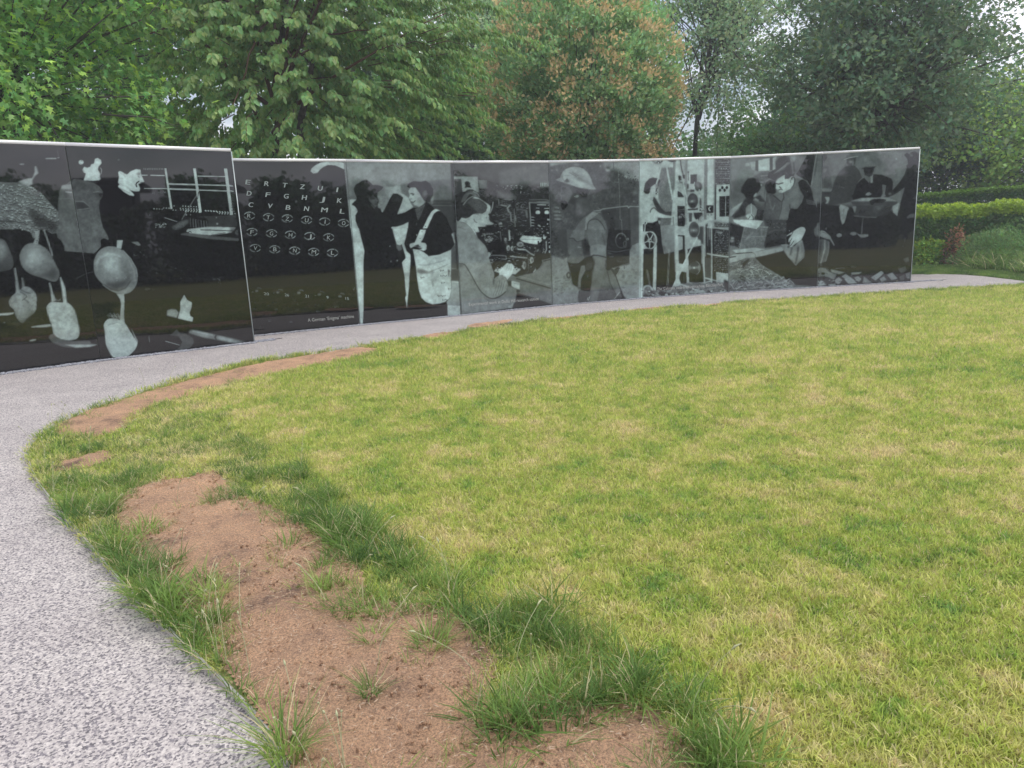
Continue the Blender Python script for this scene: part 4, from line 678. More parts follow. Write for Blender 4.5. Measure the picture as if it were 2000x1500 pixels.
p_([(1310, 95), (1372, 95), (1368, 600), (1350, 1290), (1295, 1290), (1300, 600)], .35, b=.4, nz=.08, ns=1.5); p_([(1375, 90), (1492, 88), (1482, 1010), (1368, 1012)], .61, b=.3); p_([(1345, 1012), (1490, 1008), (1482, 1160), (1350, 1158)], .08, b=.3); e_(1422, 1080, 26, 36, .60, ring=2.2, arc=(100, 260), b=.2); speck([(1370, 1170), (1470, 1165), (1470, 1200), (1375, 1205)], 10, .35)
p_([(1490, 90), (1545, 88), (1540, 1290), (1500, 1290)], .28, b=.4); l_([(1500, 100), (1495, 1280)], 1.6, .5, b=.3); l_([(1525, 620), (1520, 1280)], 2, .12, b=.4)
p_([(1545, 78), (1840, 68), (1835, 600), (1520, 606), (1515, 300)], .13, b=.3); rows(1535, 1820, 110, 590, 16, 15, .44, r=.85, seed=51)
for y in (165, 255, 350, 395, 480): l_([(1590, y + 6), (1820, y - 4)], 1, .5, b=.2, a=.8)
for x in (1640, 1688, 1735): e_(x, 292, 13, 13, .58, b=.2)
p_([(1548, 612), (1815, 600), (1800, 1285), (1538, 1292)], .60, b=.2)
for x, y in ((1610, 715), (1657, 665), (1702, 715), (1745, 665)): e_(x, y, 24, 32, .07, b=.2)
p_([(1600, 832), (1810, 825), (1795, 1230), (1600, 1230)], .085, b=.2); l_([(1725, 830), (1722, 1230)], 1.6, .5, b=.2); rows(1625, 1780, 900, 1210, 7, 6, .36, r=.8, seed=52)
p_([(1310, 1420), (1325, 1350), (1400, 1300), (1795, 1335), (1795, 1500), (1310, 1500)], .50, b=.3); p_([(1330, 1400), (1370, 1350), (1380, 1500), (1330, 1500)], .15, b=.6); p_([(1500, 1345), (1790, 1360), (1790, 1440), (1510, 1440)], .2, b=.4); rows(1520, 1780, 1370, 1430, 13, 3, .5, r=.9, seed=53)
F_(1245, 440, 10)
p_([(440, 20), (640, -10), (730, -10), (735, 510), (530, 560), (480, 330)], .47, b=.4, v2=.38); p_([(100, 470), (300, 440), (330, 180), (250, 120), (110, 110), (110, -20), (442, -20), (480, 350), (522, 560), (730, 512), (765, 1150), (700, 1260), (365, 1290), (110, 1190)], .065, b=.3, nz=.015)
p_([(500, 400), (560, 420), (520, 540)], .25, b=2)
l_([(150, -20), (140, 120)], 2.2, .55, b=.2)
for dx in (0, 22): l_([(612 + dx, 480), (600 + dx, 760), (575 + dx, 1170)], .9, .50, b=.1)
p_([(160, 860), (215, 860), (225, 960), (262, 1180), (232, 1185), (185, 1020)], .30, b=.8)
p_([(60, -10), (105, -10), (112, 110), (120, 470), (108, 900), (108, 1420), (58, 1425)], .61, b=.3, v2=.66); p_([(318, 450), (382, 370), (378, 700), (362, 1290), (300, 1295), (305, 900)], .61, b=.3, v2=.66)
e_(252, 292, 134, 176, .60, b=.3); e_(240, 292, 108, 158, .09, b=.3)
for t in range(5):
    a_ = math.radians(t * 72 + 20); l_([(240, 296), (240 + 96 * math.cos(a_), 296 + 142 * math.sin(a_))], 2.2, .58, b=.2)
e_(238, 298, 42, 42, .60, b=.3); e_(255, 298, 14, 14, .2, b=.2); e_(330, 300, 16, 80, .45, b=.8)
p_([(718, -10), (785, -10), (790, 180), (800, 600), (812, 1000), (835, 1150), (900, 1180), (740, 1180), (750, 900), (735, 560)], .61, b=.3); l_([(722, 0), (732, 600), (745, 900)], 2, .5, b=.5)
p_([(785, 20), (930, 20), (930, 192), (785, 192)], .60, b=.3); p_([(788, 190), (925, 198), (925, 470), (885, 480), (882, 222), (790, 215)], .085, b=.3); p_([(800, 222), (880, 230), (880, 450), (805, 470)], .50, b=.4); p_([(805, 490), (880, 470), (935, 458), (942, 680), (912, 765), (808, 742)], .07, b=.4)
p_([(920, -10), (985, -10), (985, 450), (992, 700), (1003, 1165), (950, 1165), (945, 700), (930, 300)], .56, b=.3); p_([(780, 750), (870, 755), (960, 772), (955, 922), (880, 905), (790, 892)], .58, b=.3); p_([(830, 912), (880, 905), (955, 922), (962, 1170), (920, 1160), (850, 1140), (820, 1050)], .07, b=.4); l_([(905, 950), (905, 1110)], 1.6, .22, b=.5)
p_([(982, 440), (982, 230), (1080, 250), (1240, 250), (1250, 390), (1080, 420)], .56, b=.4); p_([(982, 470), (1080, 430), (1240, 398), (1255, 380), (1262, 700), (1300, 1000), (1300, 1110), (1120, 1125), (1010, 1110), (1000, 700), (985, 600)], .065, b=.4)
p_([(1200, 30), (1290, 20), (1290, 380), (1245, 380), (1240, 300), (1160, 250)], .18, b=1)
e_(1100, 85, 118, 166, .60, b=.3); e_(1104, 85, 104, 154, .24, b=.4); e_(1100, 100, 70, 26, .46, b=2); e_(1100, 100, 14, 14, .62, b=.5); e_(1100, 190, 60, 40, .14, b=2); e_(1120, 10, 60, 30, .16, b=2)
e_(1112, 832, 112, 136, .55, ring=1.4, arc=(-75, 70), b=.4); e_(1108, 830, 106, 128, .17, b=.8); e_(1110, 830, 96, 22, .40, b=1.5); e_(1108, 830, 18, 18, .62, b=.5); e_(1020, 830, 18, 50, .42, b=1); e_(1200, 830, 16, 60, .42, b=1)
l_([(1165, 248), (1040, 480), (905, 755)], 3.2, .62, b=.2); l_([(845, 900), (735, 1120), (625, 1370)], 3.6, .58, b=.2); l_([(1270, 380), (1268, 740)], 3.4, .46, b=.5)
p_([(1300, 40), (1790, 60), (1785, 930), (1740, 940), (1540, 900), (1540, 1150), (1315, 1150)], .11, b=.4, nz=.04); rows(1510, 1765, 110, 420, 14, 11, .40, r=.9, seed=54); rows(1510, 1765, 440, 880, 14, 13, .38, r=.9, seed=55, skew=.1)
for x, v in ((1330, .3), (1355, .12), (1375, .45), (1400, .35), (1415, .5)): l_([(x, 40), (x - 5, 220 + (x % 7) * 60)], 1.3, v, b=.3)
for x in range(1340, 1440, 22): l_([(x, 640), (x - 4, 1130)], 1.2, .30, b=.4)
p_([(1540, 905), (1600, 925), (1765, 935), (1760, 1085), (1680, 1060), (1670, 1110), (1545, 1110)], .56, b=.4); p_([(1540, 120), (1680, 130), (1640, 170), (1560, 150)], .5, b=.6)
for x in range(1560, 1760, 40): e_(x, 900 + (x - 1560) * .12, 15, 20, .07, b=.3)
for P, w in (([(1370, 35), (1785, 78)], 3.2), ([(1365, 555), (1500, 580), (1785, 620)], 3), ([(1325, 1030), (1540, 1085)], 2.8), ([(1320, 1120), (1440, 1085)], 2), ([(1445, -10), (1452, 600), (1450, 1160)], 2.8), ([(1300, 400), (1298, 800), (1315, 1165)], 3), ([(1312, 0), (1320, 600)], 2.2)): l_(P, w, .57, b=.3)
p_([(100, 1190), (180, 1170), (290, 1220), (365, 1290), (640, 1290), (720, 1180), (840, 1150), (1010, 1120), (1300, 1130), (1700, 1110), (1790, 1100), (1800, 1420), (100, 1480)], .32, b=.8, nz=.12, ns=4)
e_(200, 1310, 100, 130, .55, ring=3, arc=(180, 350), b=.4); speck([(110, 1240), (700, 1290), (1800, 1160), (1790, 1330), (120, 1420)], 90, .45, w=(2, 8), h=(.8, 3), seed=56, dv=.2); speck([(110, 1260), (700, 1290), (1800, 1200), (1790, 1330), (120, 1420)], 50, .1, w=(2, 7), h=(.8, 3), seed=57, dv=.03)
e_(480, 1330, 70, 40, .10, b=.6); p_([(890, 1350), (960, 1260), (1010, 1330), (1010, 1350)], .55, b=.5); p_([(1010, 1270), (1120, 1290), (1280, 1260), (1350, 1320), (1020, 1330)], .5, b=.7); p_([(1690, 1060), (1790, 1100), (1790, 1290), (1700, 1250)], .12, b=.8)
p_([(700, 1165), (760, 1120), (980, 1180), (1010, 1180), (1000, 1220), (860, 1170), (740, 1200)], .55, b=.5)

# ---- panel H: soldiers writing letters
clipto('H')
F_(1420, 295, 10.526)
p_([(30, 30), (2050, 30), (2050, 3000), (30, 3000)], .36, nz=.02, ns=6)
p_([(80, 120), (1900, 40), (1900, 560), (500, 500), (80, 620)], .30, b=3, v2=.40); p_([(70, 620), (250, 590), (420, 560), (380, 900), (330, 1040), (70, 1180)], .30, b=3)
p_([(640, 192), (882, 143), (876, 400), (640, 410)], .58, b=.3); p_([(475, 228), (588, 212), (582, 350), (555, 400), (500, 370)], .48, b=.6); p_([(372, 250), (465, 238), (468, 310), (440, 300), (378, 315)], .45, b=.7); p_([(936, 138), (1032, 113), (990, 200), (988, 385), (938, 388)], .50, b=.4); p_([(880, 140), (936, 130), (935, 390), (878, 400)], .18, b=.6); p_([(582, 200), (640, 190), (640, 420), (585, 400)], .2, b=.7)
p_([(540, 520), (700, 430), (860, 410), (940, 560), (830, 650), (760, 730), (690, 720), (600, 600)], .26, b=1, nz=.05); l_([(700, 512), (850, 500)], 2, .45, b=.5); p_([(760, 640), (860, 560), (935, 560), (900, 600), (830, 640)], .38, b=.8); e_(700, 700, 22, 20, .5, b=.4); l_([(680, 640), (740, 640)], 2, .4, b=.5)
p_([(1300, 60), (1650, 50), (1440, 440), (1400, 520), (1340, 430), (1300, 250)], .30, b=1.5); p_([(1280, 80), (1420, 70), (1420, 150), (1350, 220), (1300, 180)], .42, b=1.5)
p_([(1640, 50), (1860, 40), (1760, 560), (1720, 720), (1650, 620), (1560, 560), (1440, 500), (1420, 470)], .09, b=.6); l_([(1630, 80), (1440, 440)], 1.6, .38, b=.6)
p_([(1835, 40), (1980, 35), (1985, 1700), (1880, 1600), (1900, 1300), (1790, 1000), (1715, 720), (1760, 560)], .35, b=.7, nz=.02); l_([(1840, 50), (1780, 400), (1735, 720)], 1.6, .50, b=.5); p_([(1930, 40), (1990, 35), (1990, 1700), (1950, 1700)], .22, b=1.2); l_([(1870, 50), (1800, 500)], 1.6, .16, b=1)
p_([(285, 850), (300, 750), (370, 640), (430, 565), (540, 548), (625, 580), (670, 650), (700, 740), (640, 840), (560, 930), (530, 1000), (420, 1010), (340, 880)], .075, b=1.0)
p_([(90, 1340), (240, 1200), (330, 1040), (400, 950), (560, 960), (680, 900), (800, 1050), (820, 1200), (760, 1330), (730, 1450), (560, 1400), (400, 1320), (150, 1390)], .14, b=.8, nz=.04); p_([(60, 1210), (240, 1090), (325, 1045), (200, 1210), (90, 1340), (60, 1340)], .50, b=.5)
p_([(540, 920), (600, 850), (612, 890), (590, 930), (545, 950)], .55, b=.4)
for k in range(7): l_([(540 + k * 18, 1010 + k * 34), (640 + k * 14, 1040 + k * 26), (770, 1060 + k * 24)], 1.3, .42 - .03 * k, b=.5, sm=True)
p_([(530, 1000), (580, 960), (660, 1010), (640, 1040)], .45, b=.8); l_([(690, 950), (760, 1000), (780, 760)], 1.4, .25, b=.7)
p_([(385, 1180), (430, 1110), (500, 1085), (570, 1125), (622, 1200), (605, 1300), (545, 1400), (450, 1380), (385, 1320)], .42, b=.7); p_([(380, 1330), (440, 1290), (500, 1290), (545, 1330), (560, 1400), (440, 1410)], .60, b=.4); l_([(495, 1080), (500, 1290)], 1.2, .62, b=.2); l_([(500, 1310), (535, 1350), (540, 1410)], 1.4, .1, b=.2); l_([(440, 1400), (475, 1340)], 1, .12)
p_([(800, 650), (880, 600), (1010, 620), (1000, 770), (1005, 860), (920, 900), (820, 860), (780, 730)], .065, b=1)
p_([(830, 540), (855, 440), (1000, 370), (1010, 210), (1080, 130), (1200, 100), (1310, 140), (1390, 260), (1405, 420), (1370, 520), (1300, 540), (1270, 570), (1190, 580), (1180, 500), (1050, 560), (990, 615), (880, 560)], .14, b=.7, nz=.05, ns=1.6)
for k in range(12): l_([(950 + k * 20, 470 - k * 8), (1080 + k * 14, 380 - k * 12), (1200 + k * 9, 330 - k * 8)], .9, .40, b=.3, a=.8, sm=True)
p_([(1280, 130), (1350, 150), (1400, 260), (1410, 430), (1340, 480), (1320, 300)], .34, b=1.2); l_([(1370, 240), (1385, 420)], 2.5, .15, b=.8)
p_([(995, 640), (1040, 580), (1150, 505), (1190, 490), (1180, 580), (1270, 570), (1320, 520), (1385, 525), (1398, 600), (1372, 700), (1300, 780), (1200, 828), (1130, 862), (1075, 850), (1055, 800), (1000, 772), (1008, 700)], .60, b=.4)
l_([(1000, 662), (1060, 680), (1150, 655)], 2, .12, b=.4); l_([(1080, 735), (1110, 765)], 2, .12, b=.4); l_([(1060, 800), (1120, 785), (1140, 800)], 1.6, .15, b=.3); e_(1090, 830, 26, 10, .42, b=.8); l_([(1340, 545), (1375, 540), (1392, 600), (1370, 700), (1290, 840), (1240, 985)], 2.0, .10, b=.3, sm=True); l_([(1305, 600), (1310, 650)], 1.4, .3, b=.4); e_(1330, 570, 16, 22, .15, b=.6)
p_([(955, 900), (1020, 860), (1140, 868), (1200, 835), (1300, 785), (1390, 690), (1420, 620), (1470, 780), (1570, 900), (1560, 1020), (1440, 1190), (1300, 1190), (1270, 1300), (1200, 1700), (1050, 1700), (1090, 1300), (1120, 1050)], .33, b=.5, nz=.02)
p_([(1390, 640), (1470, 760), (1460, 880), (1250, 1020), (1240, 980), (1370, 780)], .37, b=.7); l_([(1160, 870), (1170, 960), (1130, 1040), (1110, 1200), (1060, 1400)], 1.6, .14, b=.5); l_([(1290, 1100), (1290, 1180), (1360, 1190)], 1.4, .12, b=.5); p_([(960, 900), (1120, 1040), (1080, 1060), (920, 930)], .10, b=.6)
p_([(800, 870), (900, 860), (960, 930), (1110, 1050), (1085, 1300), (1040, 1700), (800, 1700), (740, 1300), (800, 1100)], .24, b=.7, nz=.04); l_([(850, 900), (900, 1150), (940, 1210)], 2.2, .34, b=.8); l_([(940, 1210), (980, 1110)], 1.4, .38, b=.5)
p_([(1200, 1700), (1265, 1320), (1300, 1190), (1440, 1190), (1540, 1060), (1590, 900), (1700, 880), (1770, 960), (1800, 1060), (1890, 1280), (1900, 1700)], .085, b=.6, nz=.02)
p_([(1460, 650), (1500, 600), (1580, 575), (1650, 640), (1720, 760), (1765, 880), (1760, 970), (1620, 960), (1560, 900), (1500, 800)], .09, b=.8); l_([(1545, 575), (1640, 620), (1670, 680)], 1.4, .34, b=.6); e_(1655, 828, 8, 8, .6, b=.2)
for k in range(3): l_([(1625 + k * 6, 1000 + k * 34), (1700, 1020 + k * 34), (1785 + k * 4, 1040 + k * 26), (1790, 1060 + k * 26)], 1.4, .36, b=.3)
F_(1420, 430, 10.347)
p_([(30, 0), (1960, 0), (1960, 1450), (30, 1450)], .07, nz=.02, ns=3, a=0); p_([(560, 750), (1130, 600), (1230, 740), (1390, 915), (1560, 760), (1620, 0), (1830, 0), (1850, 1340), (1380, 1310), (1050, 1110), (700, 900)], .065, b=.5)
p_([(40, 40), (330, 140), (345, 170), (250, 580), (150, 520), (40, 560)], .13, b=.5, nz=.03); p_([(1190, 0), (1620, 0), (1600, 600), (1200, 480)], .075, b=.4)
e_(110, 365, 34, 26, .50, b=.8); e_(95, 420, 50, 30, .42, b=1); speck([(200, 400), (270, 420), (250, 560), (190, 520)], 10, .4); p_([(40, 500), (230, 560), (250, 590), (90, 620), (40, 640)], .36, b=.8)
p_([(740, -10), (1190, -10), (1195, 190), (1180, 480), (780, 560), (740, 520), (830, 150)], .17, b=.6, nz=.06, ns=2.2); p_([(790, 440), (1180, 380), (1180, 490), (770, 560)], .09, b=1.2); l_([(850, 250), (960, 200), (1190, 200)], 2, .30, b=.8); speck([(820, 60), (1190, 40), (1190, 180), (840, 180)], 26, .30, w=(1, 4), h=(.6, 1.4), seed=61)
p_([(350, 130), (430, 145), (830, 140), (790, 300), (722, 570), (480, 590), (245, 600)], .33, b=.4, nz=.09, ns=3); l_([(360, 135), (830, 140)], 1.2, .52, b=.2); l_([(320, 345), (790, 322)], 1.2, .46, b=.3); l_([(705, 150), (700, 320)], 1.0, .44, b=.3); l_([(390, 390), (520, 240)], 3, .45, b=1.2); l_([(350, 150), (250, 590)], 1.2, .48, b=.3)
p_([(125, -10), (400, -10), (730, 15), (680, 90), (595, 182), (500, 160), (320, 125), (140, 40)], .64, b=.25)
p_([(95, 605), (300, 585), (560, 552), (775, 588), (640, 620), (500, 650), (180, 662)], .56, b=.5); p_([(30, 745), (120, 700), (500, 650), (800, 600), (1100, 535), (1142, 600), (1120, 625), (760, 715), (560, 755), (380, 760), (300, 800), (120, 850), (30, 890)], .52, b=.4, nz=.03); l_([(180, 672), (510, 652)], 1.4, .12, b=.2); l_([(520, 655), (570, 690), (575, 750)], 1, .3, b=.3); l_([(40, 755), (170, 735)], 2, .1, b=.3)
p_([(30, 880), (150, 850), (300, 800), (400, 780), (560, 770), (680, 880), (690, 950), (760, 1010), (900, 1090), (1050, 1120), (1150, 1180), (1400, 1295), (1300, 1370), (1100, 1400), (30, 1450)], .30, b=.8, nz=.14, ns=1.6)
for k in range(230):
    x = r_.uniform(30, 1330); ymin = 850 + max(0, (x - 400)) * .42; y = r_.uniform(ymin, 1400); t = r_.normal() * .5; q = r_.uniform(30, 150)
    l_([(x, y), (x + q * math.cos(t) * .5, y + q * math.sin(t) * .5 - 12), (x + q * math.cos(t), y + q * math.sin(t))], r_.uniform(.7, 1.5), r_.choice([.50, .56, .42, .12]), b=.15)
p_([(30, 1000), (200, 990), (200, 1250), (30, 1290)], .42, b=2, a=.5); l_([(745, 930), (680, 1120)], 1.2, .5, b=.2); p_([(300, 880), (420, 790), (460, 800), (330, 960)], .10, b=1)
p_([(1200, 312), (1260, 272), (1335, 228), (1420, 170), (1500, 133), (1560, 145), (1592, 190), (1570, 260), (1528, 340), (1500, 400), (1430, 450), (1380, 480), (1300, 545), (1270, 550), (1290, 505), (1260, 500), (1280, 450), (1238, 445), (1240, 400), (1300, 300), (1280, 290), (1215, 325)], .60, b=.3)
for P in ([(1335, 235), (1300, 300), (1260, 350)], [(1310, 370), (1262, 450)], [(1350, 420), (1290, 510)]): l_(P, 1.2, .16, b=.2)
e_(1262, 215, 6, 16, .6, rot=-20); l_([(1490, 120), (1590, 130), (1600, 190)], 1.5, .12, b=.3)
p_([(1080, 495), (1160, 488), (1230, 500), (1290, 580), (1350, 540), (1430, 450), (1505, 400), (1530, 420), (1562, 560), (1545, 620), (1525, 745), (1440, 820), (1400, 915), (1370, 905), (1300, 800), (1230, 740), (1180, 640), (1140, 600), (1120, 540)], .42, b=.5, nz=.02)
l_([(1440, 560), (1420, 720), (1385, 870)], 3.4, .20, b=1); l_([(1310, 560), (1280, 700)], 3, .22, b=1); l_([(1500, 480), (1520, 640)], 2.5, .34, b=1); e_(1240, 540, 20, 20, .1, b=1)
p_([(1630, 0), (1830, 0), (1850, 100), (1740, 240), (1790, 340), (1850, 420), (1850, 1000), (1700, 760), (1620, 400)], .10, b=1.5); p_([(1760, 180), (1840, 80), (1850, 400), (1760, 280)], .28, b=1.2); p_([(1560, 760), (1700, 760), (1840, 1000), (1850, 1100), (1700, 1020)], .12, b=2)

# ---- panel I: servicemen around an outdoor table, rubble in front
clipto('I')
F_(1590, 285, 9.09)
p_([(0, 0), (2000, 0), (2000, 2600), (0, 2600)], .31, nz=.02, ns=5, v2=.40)
p_([(0, 120), (150, 120), (165, 700), (130, 1273), (120, 1500), (0, 1300)], .33, b=.7); p_([(0, 900), (60, 1100), (90, 1273), (0, 1400)], .20, b=2); p_([(145, 130), (215, 150), (232, 200), (205, 250), (160, 300), (150, 700), (140, 700)], .15, b=.6)
p_([(160, 365), (210, 350), (258, 375), (262, 450), (300, 560), (322, 760), (150, 750)], .23, b=.8, nz=.03); p_([(170, 400), (235, 400), (230, 440), (170, 480)], .36, b=.8)
p_([(140, 755), (200, 755), (335, 780), (330, 812), (140, 805)], .40, b=.4); p_([(140, 812), (330, 815), (260, 900), (240, 1040), (200, 1273), (130, 1273)], .15, b=.6)
p_([(0, 1000), (200, 1030), (2000, 1200), (2000, 2600), (0, 2600)], .08, b=3)
p_([(320, 780), (350, 660), (420, 500), (480, 430), (560, 360), (640, 345), (720, 350), (800, 430), (850, 560), (790, 620), (740, 740), (700, 920), (650, 990), (480, 1030), (230, 1050), (220, 960), (270, 850)], .18, b=.7, nz=.03)
p_([(572, 215), (745, 190), (728, 320), (690, 350), (610, 350), (580, 310)], .17, b=.6); e_(650, 280, 36, 24, .36, b=.9); e_(690, 300, 18, 60, .33, b=1.2); p_([(528, 242), (565, 205), (580, 165), (650, 148), (705, 160), (725, 182), (782, 184), (740, 205), (640, 215), (570, 235)], .24, b=.4); l_([(530, 242), (640, 206), (782, 184)], 1.2, .48, b=.2)
p_([(190, 905), (270, 905), (272, 960), (250, 1020), (195, 1030), (225, 980)], .47, b=.4); l_([(450, 705), (435, 750)], 1.2, .4, b=.3); l_([(480, 730), (530, 745)], 1.5, .34, b=.5); l_([(560, 540), (640, 520), (700, 560)], 1.4, .25, b=.6)
p_([(660, 985), (740, 950), (830, 925), (1030, 915), (1350, 928), (1482, 985), (1300, 988)], .46, b=.3); p_([(660, 988), (1482, 985), (1475, 1050), (1400, 1055), (680, 1042)], .19, b=.4); l_([(670, 986), (1482, 986)], 1, .28, b=.3)
p_([(700, 1050), (1400, 1055), (1390, 1100), (1280, 1240), (1100, 1260), (700, 1245)], .16, b=.5, nz=.02); l_([(710, 1240), (1090, 1270)], 1.4, .32, b=.4)
p_([(1390, 1075), (1480, 1020), (1505, 1010), (1482, 1250), (1400, 1180)], .46, b=.5)
p_([(835, 600), (900, 560), (1000, 690), (1050, 505), (1200, 510), (1300, 550), (1372, 580), (1398, 640), (1395, 760), (1370, 850), (1330, 905), (1250, 900), (1265, 800), (1285, 700), (1210, 680), (1212, 860), (1180, 912), (1030, 915), (830, 925), (680, 965), (710, 820), (760, 680)], .075, b=.4, nz=.012)
p_([(880, 480), (1030, 490), (1050, 560), (1045, 650), (985, 660), (900, 580)], .30, b=.7); p_([(1000, 540), (1048, 510), (1045, 655), (1010, 640)], .45, b=.5); p_([(885, 440), (1055, 430), (1030, 520), (980, 550), (900, 520)], .14, b=.7); p_([(842, 402), (900, 375), (1000, 368), (1103, 363), (1065, 400), (1052, 460), (890, 470), (885, 415)], .065, b=.4); l_([(845, 405), (960, 385), (1100, 368)], 1.2, .2, b=.3); e_(950, 450, 18, 10, .2, b=.6); l_([(985, 640), (1000, 700)], 2, .07); e_(1020, 640, 14, 20, .5, b=.4)
p_([(905, 870), (940, 830), (985, 818), (1030, 860), (960, 885)], .42, b=.5)
p_([(1600, 160), (1650, 120), (1690, 150), (1740, 105), (1800, 98), (1848, 135), (1852, 230), (1872, 300), (1870, 450), (1860, 700), (1830, 1000), (1820, 1500), (1490, 1500), (1500, 1250), (1530, 1020), (1580, 850), (1610, 730), (1480, 830), (1390, 880), (1300, 912), (1240, 890), (1330, 850), (1400, 780), (1520, 640), (1600, 520), (1650, 380), (1632, 355), (1668, 320), (1658, 230)], .085, b=.5, nz=.02)
e_(1725, 165, 36, 26, .30, b=1.2, nz=.1); e_(1790, 230, 26, 12, .3, b=.8); l_([(1780, 440), (1850, 445)], 1.6, .22, b=.6); e_(1345, 850, 34, 22, .32, b=.8); e_(1250, 880, 24, 14, .36, b=.6); p_([(1740, 940), (1800, 880), (1830, 860), (1830, 960), (1760, 960)], .2, b=1); p_([(1640, 1273), (1700, 1210), (1790, 1200), (1780, 1273)], .30, b=.8)
for k in range(26): l_([(1010 + k * 24, 90 + (k * 37) % 60), (1012 + k * 24, 120 + (k * 53) % 110)], .9, .40, b=.3, a=.6)
e_(1460, 228, 18, 18, .46, b=.7)
p_([(985, 975), (1050, 945), (1150, 935), (1250, 945), (1282, 960), (1230, 1010), (1150, 1025), (1070, 1010), (1030, 1060), (1000, 1030)], .075, b=.5); p_([(1070, 1010), (1230, 1010), (1240, 1090), (1180, 1150), (1100, 1200), (1040, 1170), (1050, 1080)], .20, b=1.5); e_(1150, 1110, 40, 26, .32, b=1.5); l_([(1080, 1080), (1220, 1060)], 1.2, .33, b=.8)
p_([(445, 1085), (470, 1040), (540, 1060), (605, 1085), (622, 1110), (590, 1170), (565, 1280), (540, 1360), (500, 1400), (470, 1300)], .47, b=.5); l_([(530, 1120), (515, 1300)], 1.4, .3, b=.4); l_([(350, 1180), (460, 1165)], 1.2, .28, b=.6); p_([(680, 1075), (720, 1062), (752, 1072), (742, 1150), (728, 1192), (705, 1160)], .42, b=.5)
p_([(240, 1100), (440, 1180), (430, 1500), (200, 1500)], .085, b=1.5)
F_(1590, 420, 9.09)
p_([(0, 100), (90, -10), (100, 300), (50, 700), (60, 1300), (0, 1300)], .14, b=1.5); p_([(0, 260), (60, 140), (95, 130), (100, 400), (40, 340)], .33, b=1.2)
p_([(470, -10), (575, -10), (560, 60), (535, 85), (500, 30)], .42, b=.5); l_([(700, 15), (900, 38), (1105, 42)], 1.5, .32, b=.3); l_([(870, 60), (858, 180), (842, 330)], 2.6, .26, b=.6); l_([(815, 430), (800, 600), (778, 800)], 1.8, .24, b=.6); l_([(850, 190), (845, 320)], 1.2, .4, b=.4)
e_(445, 360, 50, 36, .38, b=.7, nz=.05); e_(695, 330, 58, 32, .38, b=.7); p_([(735, 298), (800, 340), (850, 345), (965, 338), (962, 378), (900, 400), (830, 400), (790, 370)], .40, b=.6); l_([(500, 330), (640, 310)], 2, .18, b=1.2); l_([(560, 188), (650, 180)], 1, .3, b=.4)
p_([(98, 285), (140, 268), (190, 285), (240, 330), (295, 378), (300, 410), (285, 432), (220, 425), (180, 410), (100, 375)], .44, b=.4); l_([(290, 420), (355, 532)], 2.8, .44, b=.3); l_([(150, 300), (190, 320)], 1, .2)
p_([(95, 430), (180, 425), (272, 470), (275, 560), (260, 690), (212, 822), (130, 850), (68, 862), (55, 740), (80, 600)], .26, b=.6, nz=.03); l_([(190, 450), (190, 600), (120, 850)], 3, .44, b=.7); l_([(262, 480), (255, 640), (205, 820)], 1.6, .38, b=.6); l_([(130, 470), (100, 700)], 2, .14, b=.8)
e_(215, 240, 14, 22, .36, b=.6); e_(120, 890, 24, 14, .34, b=.8)
for k in range(5): e_(r_.uniform(500, 1400), r_.uniform(450, 850), 60, 90, .095, b=4)
p_([(50, 930), (200, 900), (280, 980), (460, 1010), (560, 1050), (700, 1050), (860, 1080), (1000, 1100), (1180, 1080), (1300, 1060), (1500, 1120), (1720, 1060), (1730, 1230), (50, 1310)], .13, b=1.5, nz=.05)
for i, P in enumerate(([(290, 960), (460, 1000), (560, 1020), (430, 1050), (300, 1010)], [(60, 960), (110, 930), (200, 945), (270, 1010), (400, 1060), (350, 1150), (200, 1080), (60, 1100)], [(520, 1130), (590, 1070), (700, 1140), (762, 1212), (600, 1225)], [(1000, 1112), (1190, 990), (1245, 1030), (1085, 1172)], [(1285, 1062), (1390, 1015), (1485, 1130), (1365, 1162)], [(1155, 1135), (1240, 1088), (1295, 1150), (1190, 1195)],
     [(855, 1215), (885, 1093), (1052, 1212)], [(60, 1160), (150, 1168), (222, 1240), (60, 1268)], [(360, 1160), (430, 1098), (505, 1150), (440, 1232), (370, 1200)], [(700, 1110), (780, 1085), (845, 1130), (800, 1182), (740, 1162)], [(645, 1022), (862, 1008), (800, 1048), (660, 1062)], [(1615, 1042), (1702, 1008), (1705, 1130), (1640, 1125)], [(240, 1222), (380, 1220), (385, 1260), (250, 1268)], [(480, 1100), (560, 1040), (640, 1100), (540, 1130)], [(360, 940), (545, 930), (545, 948), (380, 958)], [(1500, 1090), (1600, 1060), (1600, 1150), (1520, 1160)], [(1480, 960), (1620, 900), (1650, 980), (1540, 1040)], [(1560, 780), (1680, 740), (1690, 820), (1620, 850)], [(640, 900), (760, 905), (740, 930), (650, 930)])):
    p_(P, (.40, .36, .46, .42, .40)[i % 5] if i < 14 else .24, b=.5, nz=.04); l_([P[0], P[-1]], 1.2, .08, b=.6)
p_([(170, 1160), (230, 1120), (310, 1150), (345, 1215), (200, 1230)], .17, b=.7); e_(160, 1040, 34, 20, .1, b=.6); speck([(60, 1000), (400, 1050), (500, 1200), (60, 1250)], 22, .12, w=(1, 4), h=(.8, 2), seed=71, dv=.04); speck([(60, 900), (560, 1000), (1400, 1100), (1700, 1000), (1700, 1200), (60, 1260)], 40, .34, w=(1, 5), h=(.6, 2), seed=72, dv=.08)
l_([(1618, 400), (1608, 480)], 1.4, .30, b=.4); e_(1580, 548, 14, 14, .28, b=.5); p_([(1630, 60), (1680, 0), (1750, -10), (1700, 50)], .26, b=1)
clip[:] = True
